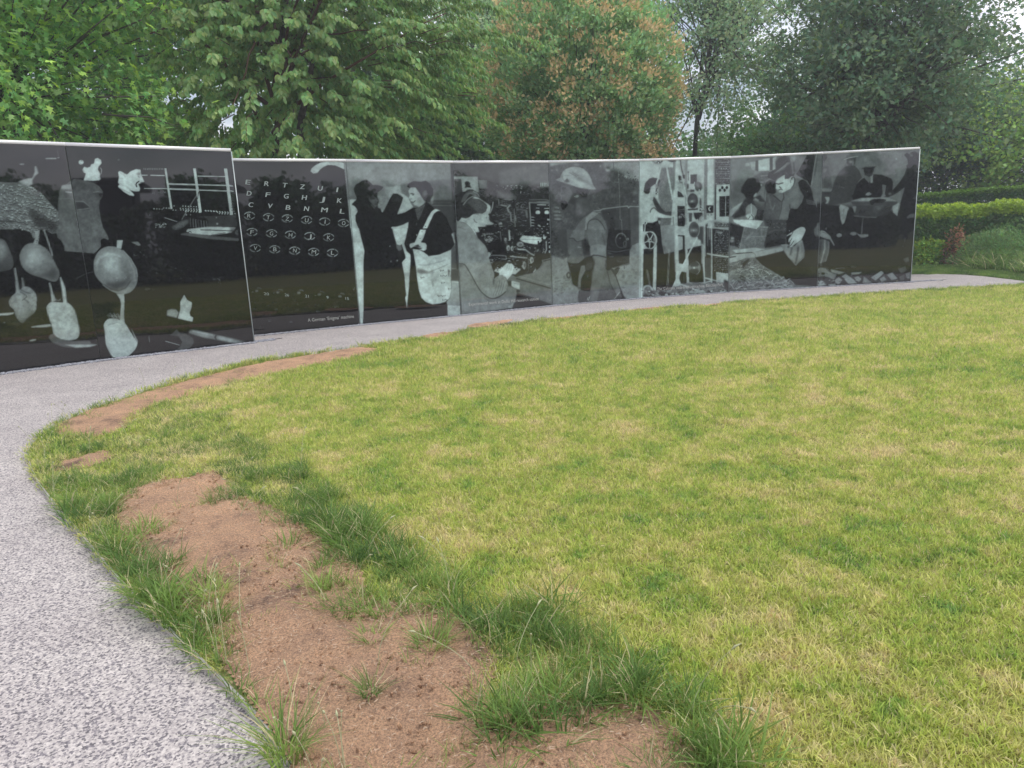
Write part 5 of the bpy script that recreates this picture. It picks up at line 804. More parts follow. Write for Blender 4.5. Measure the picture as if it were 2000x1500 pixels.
# photographic softness: half tones bleed a little, with fine grain and slow tonal drift
canvas[:] = canvas * .62 + blur(canvas, 1) * .20 + blur(canvas, 7) * .18
_X, _Y = np.meshgrid(np.arange(CW, dtype=np.float32), np.arange(CHH, dtype=np.float32))
canvas *= (1 + .20 * (vnoise(_X, _Y, 34, 501) - .5) + .16 * (vnoise(_X, _Y, 11, 502) - .5) + .10 * (vnoise(_X, _Y, 4, 503) - .5)).astype(np.float32)
# ------------------------------------------------------------------ memorial wall of printed glass panels
def glass_mat():
    m, t, b = mat('printed_glass')
    a = N(t, 'ShaderNodeAttribute'); a.attribute_name = 'tint'
    t.links.new(a.outputs['Color'], b.inputs['Base Color'])
    b.inputs['Roughness'].default_value = .025; b.inputs['IOR'].default_value = 1.70
    n = N(t, 'ShaderNodeTexNoise'); n.inputs['Scale'].default_value = 1.2; n.inputs['Detail'].default_value = 1
    g = N(t, 'ShaderNodeNewGeometry'); t.links.new(g.outputs['Position'], n.inputs['Vector'])
    bp = N(t, 'ShaderNodeBump'); bp.inputs['Distance'].default_value = .0006; bp.inputs['Strength'].default_value = .5
    t.links.new(n.outputs['Fac'], bp.inputs['Height']); t.links.new(bp.outputs[0], b.inputs['Normal'])
    return m
M_glass = glass_mat()
M_back = simple('backing_panel', (.02, .022, .024), .5)
M_cap = simple('brushed_steel', (.93, .93, .94), .45, .15)
M_gedge = simple('polished_glass_edge', (.48, .55, .54), .25, .1)
M_ink = simple('lettering_ink', (.29, .35, .33), .35)
M_ink2 = simple('caption_ink', (.40, .42, .38), .4)
cimg = canvas
def sample(px, py):
    x = np.clip((px - CX0) * CS - .5, 0, CW - 1.01); y = np.clip((py - CY0) * CS - .5, 0, CHH - 1.01)
    xi = x.astype(int); yi = y.astype(int); fx = x - xi; fy = y - yi; A = cimg
    return (A[yi, xi] * (1 - fx) + A[yi, xi + 1] * fx) * (1 - fy) + (A[yi + 1, xi] * (1 - fx) + A[yi + 1, xi + 1] * fx) * fy
def to_col(v):
    v = np.clip(v, 0, 1); lin = v ** 2.2; k = 1.6
    w = np.clip(v / .6, 0, 1)[:, None]
    tint = (1 - w) * np.array([.90, 1.0, 1.0]) + w * np.array([.76, 1.0, .95])
    return np.clip(lin[:, None] * k * tint, .004, .9)
def plan(bot): return gp(*bot)[:2]
def height_at(P, top):
    d = ray(*top); t = (P[0] * d[0] + P[1] * d[1]) / (d[0] ** 2 + d[1] ** 2); return CAM_H + d[2] * t
B0, B1 = plan((197, 703)), plan((496, 668)); A0 = B0 - np.array([math.cos(math.radians(41)), math.sin(math.radians(41))]) * 1.9
bots = {k: (QUADS[k][3], QUADS[k][2]) for k in 'CDEFGHI'}
ENDS = {'A': (A0, B0), 'B': (B0, B1)}
for k, (a, b) in bots.items(): ENDS[k] = (plan(a), plan(b))
C0 = ENDS['C'][0] + (ENDS['C'][0] - ENDS['C'][1]) * .12; ENDS['C'] = (C0, ENDS['C'][1])
TOPS = {k: (QUADS[k][0], QUADS[k][1]) for k in QUADS}
HT = {}
for k, (a, b) in ENDS.items():
    HT[k] = (height_at(a, TOPS[k][0]), height_at(b, TOPS[k][1]))
HT['A'] = (HT['B'][0], HT['B'][0]); HT['C'] = (HT['C'][1], HT['C'][1])
PLAB = {
 'A': ('glass panel with sweater-clad back, hanging helmets and bags, leftmost of the wall', 150, 330),
 'B': ('wide glass panel with laughing man, large round helmet and kit bag', 330, 400),
 'C': ('dark glass panel with rows of keyboard letters and an Enigma caption', 250, 350),
 'D': ('glass panel showing a woman in a black hat greeting a woman with a white bag', 220, 320),
 'E': ('glass panel showing a young man in a jacket typing at a machine', 190, 300),
 'F': ('glass panel showing a soldier in a steel helmet holding a handset', 190, 290),
 'G': ('glass panel showing a woman working at a tall code-breaking machine with pulley wheels', 190, 290),
 'H': ('glass panel showing a soldier bent over a sheet of paper on straw', 190, 280),
 'I': ('rightmost glass panel, servicemen at an outdoor table above rubble', 200, 280)}
PANEL = {}
for k, (a, b) in ENDS.items():
    lab, nu, nv = PLAB[k]; a = np.array(a); b = np.array(b); u = (b - a); Lw = np.linalg.norm(u); u /= Lw; n = np.array([u[1], -u[0]])     # n towards the path
    gap = .004; a2 = a + u * gap; b2 = b - u * gap; zb = .012
    h0, h1 = HT[k][0] - .035, HT[k][1] - .035
    root = empty('picture_panel', (float((a[0] + b[0]) / 2), float((a[1] + b[1]) / 2), 0)); org = np.array([(a[0] + b[0]) / 2, (a[1] + b[1]) / 2, 0])
    tag(root, lab, 'glass panel', 'printed glass panels of the curved wall')
    U, Vv = np.meshgrid(np.linspace(0, 1, nu + 1), np.linspace(0, 1, nv + 1), indexing='ij')
    X = a2[0] + (b2[0] - a2[0]) * U; Y = a2[1] + (b2[1] - a2[1]) * U; Z = zb + (h0 + (h1 - h0) * U - zb) * Vv
    P = np.stack([X.ravel(), Y.ravel(), Z.ravel()], 1); px, py = proj(P)
    col = to_col(sample(px, py))
    I = np.arange(P.shape[0]).reshape(nu + 1, nv + 1)
    F = np.stack([I[:-1, :-1].ravel(), I[1:, :-1].ravel(), I[1:, 1:].ravel(), I[:-1, 1:].ravel()], 1)
    nb = np.array([-n[0], -n[1], 0]) * .018; q = len(P)
    c4 = [I[0, 0], I[-1, 0], I[-1, -1], I[0, -1]]; P2 = P[c4]
    V = np.concatenate([P, P2, P2 + nb]) - org
    sides = []
    for j in range(4): sides.append([q + j, q + 4 + j, q + 4 + (j + 1) % 4, q + (j + 1) % 4])
    sides.append([q + 7, q + 6, q + 5, q + 4])
    ff = np.concatenate([F.ravel(), np.array(sides).ravel()]); mi = np.concatenate([np.zeros(len(F)), np.ones(5)])
    cc = np.concatenate([col, np.full((8, 3), .02)])
    pane = link('pane', np_mesh('pane', V, ff, np.full(len(F) + 5, 4), cols=cc, matidx=mi), [M_glass, M_gedge], root)
    bk = MB(); o3 = np.array([*(a - n * .021), .0]) - org
    bk.add([np.array(q_) - org for q_ in ((*(a - n * .020), 0), (*(b - n * .020), 0), (*(b - n * .075), 0), (*(a - n * .075), 0),
            (*(a - n * .020), h0 - .002), (*(b - n * .020), h1 - .002), (*(b - n * .075), h1 - .002), (*(a - n * .075), h0 - .002))],
           [[0, 3, 2, 1], [4, 5, 6, 7], [0, 1, 5, 4], [1, 2, 6, 5], [2, 3, 7, 6], [3, 0, 4, 7]])
    link('backing_panel', bk.mesh('backing_panel'), M_back, root)
    cp = MB(); e0, e1 = .006, .080
    cp.add([np.array(q_) - org for q_ in ((*(a + n * e0), h0), (*(b + n * e0), h1), (*(b - n * e1), h1), (*(a - n * e1), h0),
            (*(a + n * e0), h0 + .042), (*(b + n * e0), h1 + .042), (*(b - n * e1), h1 + .042), (*(a - n * e1), h0 + .042))],
           [[0, 3, 2, 1], [4, 5, 6, 7], [0, 1, 5, 4], [1, 2, 6, 5], [2, 3, 7, 6], [3, 0, 4, 7]])
    link('top_rail', cp.mesh('top_rail'), M_cap, root)
    if k in 'BI':
        es = MB(); s_ = b + u * .001
        es.box(np.array([*(s_ + n * .002), .012]) - org, (*(u * .012), 0), (*(-n * .02), 0), (0, 0, h1 - .012))
        link('edge_strip', es.mesh('edge_strip'), M_gedge, root)
    PANEL[k] = (root, org, a, u, n)
# lettering
_tc = {}
def text_mesh(s, bold=0.0):
    if (s, bold) in _tc: return _tc[(s, bold)]
    cu = bpy.data.curves.new('t', 'FONT'); cu.body = s; cu.size = 1; cu.offset = bold; cu.resolution_u = 3
    ob = bpy.data.objects.new('t', cu); COL.objects.link(ob)
    dg = bpy.context.evaluated_depsgraph_get(); me = bpy.data.meshes.new_from_object(ob.evaluated_get(dg))
    V = np.array([v.co[:] for v in me.vertices]); F = [list(p.vertices) for p in me.polygons]
    bpy.data.objects.remove(ob); bpy.data.curves.remove(cu); bpy.data.meshes.remove(me)
    _tc[(s, bold)] = (V, F); return V, F
def on_panel(k, px, py, off=.0015):
    root, org, a, u, n = PANEL[k]; d = ray(px, py); nn = np.array([n[0], n[1], 0]); p0 = np.array([a[0], a[1], 0]) + nn * off
    t = ((p0 - [0, 0, CAM_H]) @ nn) / (d @ nn); return np.array([0, 0, CAM_H]) + d * t
def put_text(mb, k, s, p0, p1, hpx, shear=0, bold=0, off=.0015):
    """text spanning photo pixels p0..p1 on its baseline"""
    root, org, a, u, n = PANEL[k]; V, F = text_mesh(s, bold); A = on_panel(k, *p0, off=off); B = on_panel(k, *p1, off=off); H = on_panel(k, p0[0], p0[1] - hpx)[2] - A[2]
    x = V[:, 0]; x0, x1 = x.min(), x.max(); yc = V[:, 1] / .70
    tt = (x - x0) / (x1 - x0)
    W = A[None] + tt[:, None] * (B - A)[None]; W[:, 2] += yc * H
    W[:, :2] += (yc * H * shear)[:, None] * u[None]
    mb.add(W - org, F)
def text_c(mb, k, s, cx, cy, w, h, shear=.25, bold=0, off=.0015): put_text(mb, k, s, (cx - w / 2, cy + h / 2 - w * .06), (cx + w / 2, cy + h / 2 + w * .02), h, shear, bold, off)
mb_ = MB(); R_ = lambda x, y: (450 + x / 8.333, 300 + y / 8.333)
for s, xy in zip('ERTZUIDFGHJKCVBNML', ((285, 465), (590, 490), (885, 515), (1170, 540), (1460, 565), (1738, 588), (305, 648), (610, 670), (908, 693), (1203, 715), (1497, 740), (1775, 765), (332, 832), (645, 852), (940, 877), (1238, 897), (1530, 917), (1820, 940))):
    x, y = R_(*xy); text_c(mb_, 'C', s, x - 1, y, {'I': 2.4, 'M': 12}.get(s, 8.8), 9.0, .30, 0); text_c(mb_, 'C', s, x - .3, y, {'I': 2.4, 'M': 12}.get(s, 8.8), 9.0, .30, 0, off=.0021)
for s, xy in zip('RTZUIOFGHJKVBNML', ((300, 1012), (612, 1040), (922, 1060), (1238, 1085), (1538, 1108), (1840, 1132), (350, 1278), (665, 1300), (975, 1325), (1290, 1345), (1598, 1368), (404, 1537), (722, 1558), (1045, 1578), (1355, 1600), (1662, 1614))):
    x, y = R_(*xy); text_c(mb_, 'C', s, x, y, {'I': 1.6, 'M': 8.5}.get(s, 6.8), 7.8, .22, 0)
for s, xy, w in zip(('20', '26', '21', '9', '15'), ((565, 112), (885, 130), (1198, 148), (1520, 167), (1825, 185)), (10, 8.4, 7, 4, 6.6)):
    text_c(mb_, 'C', s, 450 + xy[0] / 8, 560 + xy[1] / 8, w, 5.4, 0, 0)
link('key_lettering', mb_.mesh('key_lettering'), M_ink, PANEL['C'][0])
for k, s, p0, p1, h in (('C', "A German \u2018Enigma\u2019 machine", (601.5, 628.6), (691.5, 620.5), 6.6),
                        ('E', "Experimental work at Dollis Hill research station", (916, 597.5), (1052, 586.0), 6.0),
                        ('G', "The \u2018Colossus\u2019 code-breaking machine, Bletchley Park", (1283.5, 567.2), (1412, 558.2), 5.8)):
    mb_ = MB(); put_text(mb_, k, s, p0, p1, h); link('caption', mb_.mesh('caption'), M_ink2, PANEL[k][0])

# ------------------------------------------------------------------ instancing of uncountable stuff
def instancer(name, pts, rot, scl, idx, meshes, m, kind='stuff', label=None, cat=None):
    cl = bpy.data.collections.new(name + '_sources')
    for i, me in enumerate(meshes):
        ob = bpy.data.objects.new('%s_%02d' % (name, i), me); me.materials.clear(); me.materials.append(m); cl.objects.link(ob)
    me = bpy.data.meshes.new(name); me.vertices.add(len(pts)); me.vertices.foreach_set('co', np.asarray(pts, np.float32).ravel())
    for nm, ty, dat, key in (('rot', 'FLOAT_VECTOR', rot, 'vector'), ('scl', 'FLOAT_VECTOR', scl, 'vector'), ('idx', 'INT', idx, 'value')):
        at_ = me.attributes.new(nm, ty, 'POINT'); at_.data.foreach_set(key, np.asarray(dat, np.int32 if ty == 'INT' else np.float32).ravel())
    ob = link(name, me); md = ob.modifiers.new('scatter', 'NODES'); g = bpy.data.node_groups.new(name, 'GeometryNodeTree'); md.node_group = g
    g.interface.new_socket('Geometry', in_out='INPUT', socket_type='NodeSocketGeometry'); g.interface.new_socket('Geometry', in_out='OUTPUT', socket_type='NodeSocketGeometry')
    gi = g.nodes.new('NodeGroupInput'); go = g.nodes.new('NodeGroupOutput'); ip = g.nodes.new('GeometryNodeInstanceOnPoints'); ci = g.nodes.new('GeometryNodeCollectionInfo')
    ci.inputs['Collection'].default_value = cl; ci.inputs['Separate Children'].default_value = True; ci.inputs['Reset Children'].default_value = True
    def attr(nm, ty):
        n = g.nodes.new('GeometryNodeInputNamedAttribute'); n.data_type = ty; n.inputs['Name'].default_value = nm; return n.outputs['Attribute']
    e2r = g.nodes.new('FunctionNodeEulerToRotation'); g.links.new(attr('rot', 'FLOAT_VECTOR'), e2r.inputs[0])
    g.links.new(gi.outputs[0], ip.inputs['Points']); g.links.new(ci.outputs[0], ip.inputs['Instance']); ip.inputs['Pick Instance'].default_value = True
    g.links.new(attr('idx', 'INT'), ip.inputs['Instance Index']); g.links.new(e2r.outputs[0], ip.inputs['Rotation']); g.links.new(attr('scl', 'FLOAT_VECTOR'), ip.inputs['Scale'])
    g.links.new(ip.outputs[0], go.inputs[0]); tag(ob, label, cat, kind=kind); return ob
# pebbles along the foot of the wall
def pebble(seed):
    r = np.random.default_rng(seed); bm = bmesh.new(); bmesh.ops.create_icosphere(bm, subdivisions=1, radius=1)
    for v in bm.verts: v.co = Vector((v.co.x * 1.0, v.co.y * .75, v.co.z * .55)) * r.uniform(.75, 1.2)
    me = bpy.data.meshes.new('pebble'); bm.to_mesh(me); bm.free(); return me
M_peb = simple('grey_chippings', (.30, .31, .34), .8, noise=.6, scale=40)
pts = []
for k, (a, b) in ENDS.items():
    root, org, a_, u, n = PANEL[k]; Lw = np.linalg.norm(b - a); nn_ = int(Lw * 420)
    s = rng.random(nn_) * Lw; w = .02 + rng.random(nn_) ** .8 * .15
    pts.append(np.stack([a[0] + u[0] * s + n[0] * w, a[1] + u[1] * s + n[1] * w, np.full(nn_, .008)], 1))
for k, px in (('B', 60), ('I', 60)):               # drain strip past each free end
    root, org, a_, u, n = PANEL[k]; b = ENDS[k][1]; nn_ = 160; s = rng.random(nn_) * (.32 if k == 'B' else .7); w = rng.random(nn_) * .2 - .1
    pts.append(np.stack([b[0] + u[0] * s + n[0] * w, b[1] + u[1] * s + n[1] * w, np.full(nn_, .006)], 1))
pts = np.concatenate(pts); n_ = len(pts); sc = rng.uniform(.010, .021, n_)
instancer('gravel_chippings', pts, np.stack([rng.uniform(-.4, .4, n_), rng.uniform(-.4, .4, n_), rng.uniform(0, 6.3, n_)], 1), np.stack([sc, sc, sc], 1), rng.integers(0, 5, n_), [pebble(i) for i in range(5)], M_peb,
          label='grey stone chippings along the foot of the glass wall', cat='gravel')
# dark channel of the drain
for k in 'BI':
    root, org, a_, u, n = PANEL[k]; b = ENDS[k][1]; s = MB(); L_ = .42 if k == 'B' else .85
    s.box(np.array([*(b + u * .02 - n * .05), .002]), (*(u * L_), 0), (*(n * .025), 0), (0, 0, .004)); link('drain_slot', s.mesh('drain_slot'), M_back)
    tag(COL.objects[-1], 'narrow dark drain slot past the right end of the %s' % ('front glass wall section' if k == 'B' else 'long glass wall'), 'drain')
# ------------------------------------------------------------------ grass
def blades(seed, n, rad, h, w, bend, straw=.0, splay=.5):
    r = np.random.default_rng(seed); V = []; F = []; Cc = []
    for i in range(n):
        t = r.uniform(0, 2 * math.pi); d = rad * math.sqrt(r.random()); x, y = d * math.cos(t), d * math.sin(t)
        a = t + r.normal() * .8 if splay else r.uniform(0, 6.3); hh = h * r.uniform(.55, 1.1); ww = w * r.uniform(.7, 1.25); bd = bend * r.uniform(.3, 1.3) * hh
        dx, dy = math.cos(a), math.sin(a); fx, fy = -dy, dx; tw = r.uniform(-.8, .8); fx, fy = fx * math.cos(tw) + dx * math.sin(tw), fy * math.cos(tw) + dy * math.sin(tw)
        k = len(V); col = r.uniform(.6, 1.3); st = 1.0 if r.random() < straw else 0.0
        for j, (s, wf) in enumerate(((0, .8), (.4, 1.0), (.75, .65), (1, 0))):
            zz = hh * (s - .12 * s * s * (bend > .5)) ; off = bd * s * s
            px, py = x + dx * off, y + dy * off
            if wf: V += [(px - fx * ww * wf / 2, py - fy * ww * wf / 2, zz), (px + fx * ww * wf / 2, py + fy * ww * wf / 2, zz)]; Cc += [(col, st, s)] * 2
            else: V += [(px, py, zz)]; Cc += [(col, st, s)]
        F += [[k, k + 1, k + 3, k + 2], [k + 2, k + 3, k + 5, k + 4], [k + 4, k + 5, k + 6]]
    return np_mesh('tuft', V, [i for f in F for i in f], [len(f) for f in F], cols=np.array(Cc))
def blade_mat(name, lawn=False, base=(.52, .82, .30), straw=(.75, .66, .40)):
    m, t, b = mat(name)
    out = t.nodes['Material Output']; a = N(t, 'ShaderNodeAttribute'); a.attribute_name = 'tint'
    sp = N(t, 'ShaderNodeSeparateXYZ'); t.links.new(a.outputs['Vector'], sp.inputs[0])
    if lawn: src = grass_colour(t).outputs['Color']
    else:
        g = N(t, 'ShaderNodeNewGeometry'); n = N(t, 'ShaderNodeTexNoise'); n.inputs['Scale'].default_value = 2.3; n.inputs['Detail'].default_value = 4
        t.links.new(g.outputs['Position'], n.inputs['Vector']); r = N(t, 'ShaderNodeValToRGB'); e = r.color_ramp.elements
        e[0].position = .35; e[0].color = (*[c * .75 for c in base], 1); e[1].position = .65; e[1].color = (base[0] * 1.75, base[1] * 1.35, base[2] * 1.15, 1)
        t.links.new(n.outputs['Fac'], r.inputs['Fac']); src = r.outputs['Color']
    s = N(t, 'ShaderNodeMix', data_type='RGBA'); t.links.new(sp.outputs[1], s.inputs[0]); t.links.new(src, s.inputs[6]); s.inputs[7].default_value = (*straw, 1)
    vm = N(t, 'ShaderNodeVectorMath', operation='SCALE'); t.links.new(s.outputs[2], vm.inputs[0]); t.links.new(sp.outputs[0], vm.inputs['Scale'])
    t.links.new(vm.outputs[0], b.inputs['Base Color']); b.inputs['Roughness'].default_value = .55
    b.inputs['Specular IOR Level'].default_value = .3
    tr_ = N(t, 'ShaderNodeBsdfTranslucent'); t.links.new(vm.outputs[0], tr_.inputs['Color']); mxs = N(t, 'ShaderNodeMixShader'); mxs.inputs[0].default_value = .5
    t.links.new(b.outputs[0], mxs.inputs[1]); t.links.new(tr_.outputs[0], mxs.inputs[2]); t.links.new(mxs.outputs[0], out.inputs['Surface'])
    return m
M_mown = blade_mat('mown_grass_blades', True); M_long = blade_mat('long_grass_blades')
M_tuft = blade_mat('tuft_grass_blades', base=(.24, .42, .12))
M_verge = blade_mat('verge_grass_blades', base=(.17, .33, .09))
EP = np.array([p for p in edge])
S0 = np.array(soils[0])
LONG = np.array(smooth_closed([gp(x, y)[:2] for x, y in [(70, 890), (150, 858), (250, 838), (330, 800), (420, 800), (480, 860), (560, 905), (680, 985), (760, 1060), (900, 1150), (880, 1210), (820, 1195), (722, 1185), (700, 1125), (600, 1050), (455, 970), (420, 930), (300, 950), (232, 985), (245, 1060), (160, 1050), (90, 970)]], 3))
LONG2 = np.array(smooth_closed([gp(x, y)[:2] for x, y in [(935, 1230), (1060, 1190), (1180, 1260), (1290, 1370), (1400, 1430), (1480, 1520), (1500, 1620), (1370, 1640), (1345, 1510), (1310, 1450), (1240, 1400), (1120, 1395), (1020, 1380), (950, 1400), (965, 1320)]], 3))
def in_any(X, Y, polys):
    r = np.zeros(X.shape, bool)
    for p in polys: r |= inpoly(X, Y, p)
    return r
def frustum(X, Y, z=0, m=180):
    P = np.stack([X, Y, np.full(X.shape, z)], -1); d = (P - [0, 0, CAM_H]) @ RC
    px, py = proj(P); return (d[..., 2] < -.3) & (px > -m * 1.5) & (px < 2000 + m * 1.5) & (py < 1500 + m * 1.6)
n0 = 900000
X = rng.uniform(-7, 19, n0); Y = rng.uniform(.9, 19.5, n0); D = np.hypot(X, Y)
keep = rng.random(n0) < np.clip(3.9 / (D + .3), .30, 1) ; X, Y, D = X[keep], Y[keep], D[keep]
ok = frustum(X, Y) & inpoly(X, Y, lawn_poly); X, Y, D = X[ok], Y[ok], D[ok]
soil_in = in_any(X, Y, soils)
dE = segdist(X, Y, EP, False); dS = np.full(X.shape, 9.0)
for p in soils[:2]: dS = np.minimum(dS, segdist(X, Y, np.array(p)))
nzv = vnoise(X + 50, Y + 50, .22, 9) + .5 * vnoise(X + 50, Y + 50, .09, 10) - .75
nearleft = X < 0.6
leftedge = (Y < 7.6) & nearleft
wl = np.where(leftedge, .17, .13)
longp = np.clip(1.25 - dE / wl, 0, 1) * np.where(leftedge, 1.0, .40) + np.clip(1.0 - dS / .13, 0, 1) * .72
longp = np.maximum(longp, np.where(inpoly(X, Y, LONG) | inpoly(X, Y, LONG2), .82, 0)) + nzv * .75
medp = np.clip(1 - dE / .62, 0, 1) * .85 + nzv * .5
is_long = (longp > .5) & ~soil_in
intr = soil_in & (dS < .22) & (vnoise(X + 7, Y + 3, .16, 88) + .4 * vnoise(X, Y, .06, 89) > .74 + dS * 1.7)
is_long = is_long | (intr & (rng.random(len(X)) < .8))
# mown turf
mk = ~soil_in & ~(is_long & (rng.random(len(X)) < .55)) & (dE > .02)
def scatter_xy(name, X, Y, s0, s1, meshes, m, label, cat, tilt=.25, hz=1.0, z=LAWN_Z, sz=None):
    n = len(X); sc = rng.uniform(s0, s1, n) * (1 if sz is None else sz); z_ = np.full(n, z)
    return instancer(name, np.stack([X, Y, z_], 1), np.stack([rng.normal(0, tilt, n), rng.normal(0, tilt, n), rng.uniform(0, 6.3, n)], 1), np.stack([sc, sc, sc * hz], 1),
                     rng.integers(0, len(meshes), n), meshes, m, label=label, cat=cat)
mown = [blades(i, 22, .058, .024, .0036, 1.1, straw=.16) for i in range(7)]
fs = np.clip(D[mk] / 5.0, 1.0, 1.75)
scatter_xy('mown_grass', X[mk], Y[mk], .8, 1.25, mown, M_mown, 'short patchy yellow-green mown grass of the lawn', 'grass', sz=fs)
# medium, darker fringe along the far border
md = (medp > .5) & ~soil_in & ~is_long & (rng.random(len(X)) < .55)
med = [blades(20 + i, 18, .045, .062, .0036, .7, straw=.04) for i in range(5)]
lg = [blades(40 + i, 18, .045, .112, .0048, 1.25, straw=.10) for i in range(7)]
Xm, Ym = X[md], Y[md]
il = is_long & (rng.random(len(X)) < .27)
Xl, Yl = X[il], Y[il]; hl = np.clip(.62 + nzv[il] * .8 + .25 * (Yl < 4.5), .42, 1.15) * np.where((dE[il] > .25) & (Yl > 3.6), .74, 1.0)
scatter_xy('border_grass', Xm, Ym, .7, 1.15, med, M_long, 'medium-length green grass fringe along the lawn border', 'grass', sz=np.clip(D[md] / 9, .8, 1.25))
# coarser dark clumps dotted over the lawn
cx_, cy_ = rng.uniform(-4, 16, 900), rng.uniform(1.5, 17, 900); ok = inpoly(cx_, cy_, lawn_poly) & ~in_any(cx_, cy_, soils) & frustum(cx_, cy_) & (vnoise(cx_, cy_, 1.7, 90) > .45); cx_, cy_ = cx_[ok], cy_[ok]
kk = rng.integers(3, 14, len(cx_)); gx = np.repeat(cx_, kk) + rng.normal(0, .05, kk.sum()) * np.repeat(rng.uniform(.5, 1.6, len(cx_)), kk); gy = np.repeat(cy_, kk) + rng.normal(0, .045, kk.sum())
scatter_xy('coarse_grass_clumps', gx, gy, .35, .7, med, M_long, 'coarser blue-green grass clumps dotted over the mown lawn', 'grass')
scatter_xy('long_grass', Xl, Yl, .75, 1.1, lg, M_long, 'long unmown green grass around the bare soil', 'grass', sz=hl)
# wisps and seedlings in the bare soil, clustered
sx = soil_in & (rng.random(len(X)) < .20) & (vnoise(X + 9, Y + 9, .28, 33) + .5 * vnoise(X, Y, .1, 34) > .82 + .06 * (Y - 2.6))
wisp = [blades(60 + i, 7, .03, .07, .0026, 1.0, straw=.15) for i in range(5)]
scatter_xy('grass_seedlings', X[sx], Y[sx], .5, 1.1, wisp, M_tuft, 'sparse grass seedlings coming up in the bare soil', 'grass', z=LAWN_Z + .01)
# straw litter on the soil
def straw_bit(seed):
    r = np.random.default_rng(seed); m = MB(); m.tube([(0, 0, 0), (.5, r.uniform(-.1, .1), .08), (1, r.uniform(-.2, .2), .02)], [.05, .06, .03], k=4); return m.mesh('straw')
M_straw = simple('straw_litter', (.72, .56, .40), .8)
lo = S0.min(0); hi = S0.max(0); n_ = 11000; sx_ = rng.uniform(lo[0], hi[0], n_); sy_ = rng.uniform(lo[1], hi[1], n_); ok = inpoly(sx_, sy_, S0) & frustum(sx_, sy_)
sx_, sy_ = sx_[ok], sy_[ok]; n_ = len(sx_); sc = rng.uniform(.004, .020, n_) ** 1.0
instancer('straw_litter', np.stack([sx_, sy_, np.full(n_, LAWN_Z + .034)], 1), np.stack([rng.normal(0, .2, n_), rng.normal(0, .2, n_), rng.uniform(0, 6.3, n_)], 1), np.stack([sc, sc, sc], 1), rng.integers(0, 4, n_), [straw_bit(i) for i in range(4)], M_straw,
          label='pale bits of straw and dead grass littering the bare soil', cat='litter')
def clod(seed): me = pebble(seed + 50); return me
n_ = 9000; sx_ = rng.uniform(lo[0], hi[0], n_); sy_ = rng.uniform(lo[1], hi[1], n_); ok = inpoly(sx_, sy_, S0) & frustum(sx_, sy_); sx_, sy_ = sx_[ok], sy_[ok]; n_ = len(sx_); sc = .0018 + .010 * rng.random(n_) ** 3 
instancer('soil_clods', np.stack([sx_, sy_, np.full(n_, LAWN_Z + .028)], 1), rng.uniform(0, 6, (n_, 3)), np.stack([sc, sc, sc], 1), rng.integers(0, 4, n_), [clod(i) for i in range(4)], M_soil, label='small crumbs of earth on the bare soil', cat='soil')
# named tufts standing alone in the soil
for i, (px, py, h, nb, rad, lab) in enumerate(((418, 1172, .10, 190, .055, 'dense rounded grass tuft in the bare soil, nearest the gravel path'), (628, 1158, .11, 60, .03, 'spiky splayed grass tuft in the bare soil left of the lawn edge'),
        (728, 1262, .085, 80, .035, 'small upright grass tuft between two larger ones in the soil'), (845, 1268, .11, 150, .06, 'broad leafy grass tuft at the upper edge of the bare soil'),
        (724, 1360, .09, 70, .035, 'thin pale-tipped grass tuft in the middle of the bare soil'), (990, 1420, .12, 170, .05, 'bushy green grass tuft beside the long grass at the bottom'),
        (560, 1482, .17, 150, .055, 'tall dark grass tuft by the metal edging at the bottom'))):
    P = gp(px, py, LAWN_Z); o = link('grass_tuft', blades(200 + i, nb, rad, h, .0036, 1.1, straw=.14), M_tuft, loc=(P[0], P[1], LAWN_Z)); tag(o, lab, 'grass tuft', 'grass tufts standing in the bare soil')
# seed stalks
M_stalk = simple('seed_stalks', (.46, .47, .27), .7)
def stalk(x, y, h, lean, az, hd):
    m = MB(); P = [(x + lean * h * s * s * math.cos(az), y + lean * h * s * s * math.sin(az), LAWN_Z + h * s * (1 - .15 * lean * s)) for s in np.linspace(0, 1, 7)]
    m.tube(P, np.linspace(.0014, .0009, 7), k=4); q = np.array(P[-1]); d = q - np.array(P[-2]); d /= np.linalg.norm(d)
    m.tube([q, q + d * hd * .4, q + d * hd + np.array([0, 0, -hd * .2])], [.0012, .0042, .0008], k=5); return m
m = MB(); r_ = np.random.default_rng(77)
for px, py in ((590, 905), (640, 880), (400, 960), (350, 975), (300, 935), (260, 870), (230, 850), (470, 930), (520, 960), (345, 905), (720, 1080), (470, 1010), (700, 1130), (935, 1330), (1010, 1290), (1040, 1340), (880, 1110), (1380, 1440), (1350, 1400),
               (180, 900), (500, 990), (640, 1010), (560, 880), (430, 870), (740, 1300), (640, 1180), (880, 1150)):
    P = gp(px, py + 25); s = stalk(P[0], P[1], r_.uniform(.16, .30), r_.uniform(.2, .9), r_.uniform(0, 6.3), r_.uniform(.025, .05)); m.v += s.v; off = m.n
    m.f += [[i + off for i in f] for f in s.f]; m.n += s.n
for k in range(90):
    i = r_.integers(0, len(edge) - 1); p = edge[i] + (edge[i + 1] - edge[i]) * r_.random(); q = p + r_.normal(0, .05, 2) + (.05 if p[0] < 0 else 0)
    if not inpoly(np.array([q[0]]), np.array([q[1]]), lawn_poly)[0]: continue
    s = stalk(q[0], q[1], r_.uniform(.12, .26), r_.uniform(.1, .6), r_.uniform(0, 6.3), r_.uniform(.015, .03)); off = m.n; m.v += s.v; m.f += [[i_ + off for i_ in f] for f in s.f]; m.n += s.n
tag(link('seed_stalks', m.mesh('seed_stalks'), M_stalk), 'thin pale grass seed stalks rising from the long grass', 'grass', kind='stuff')
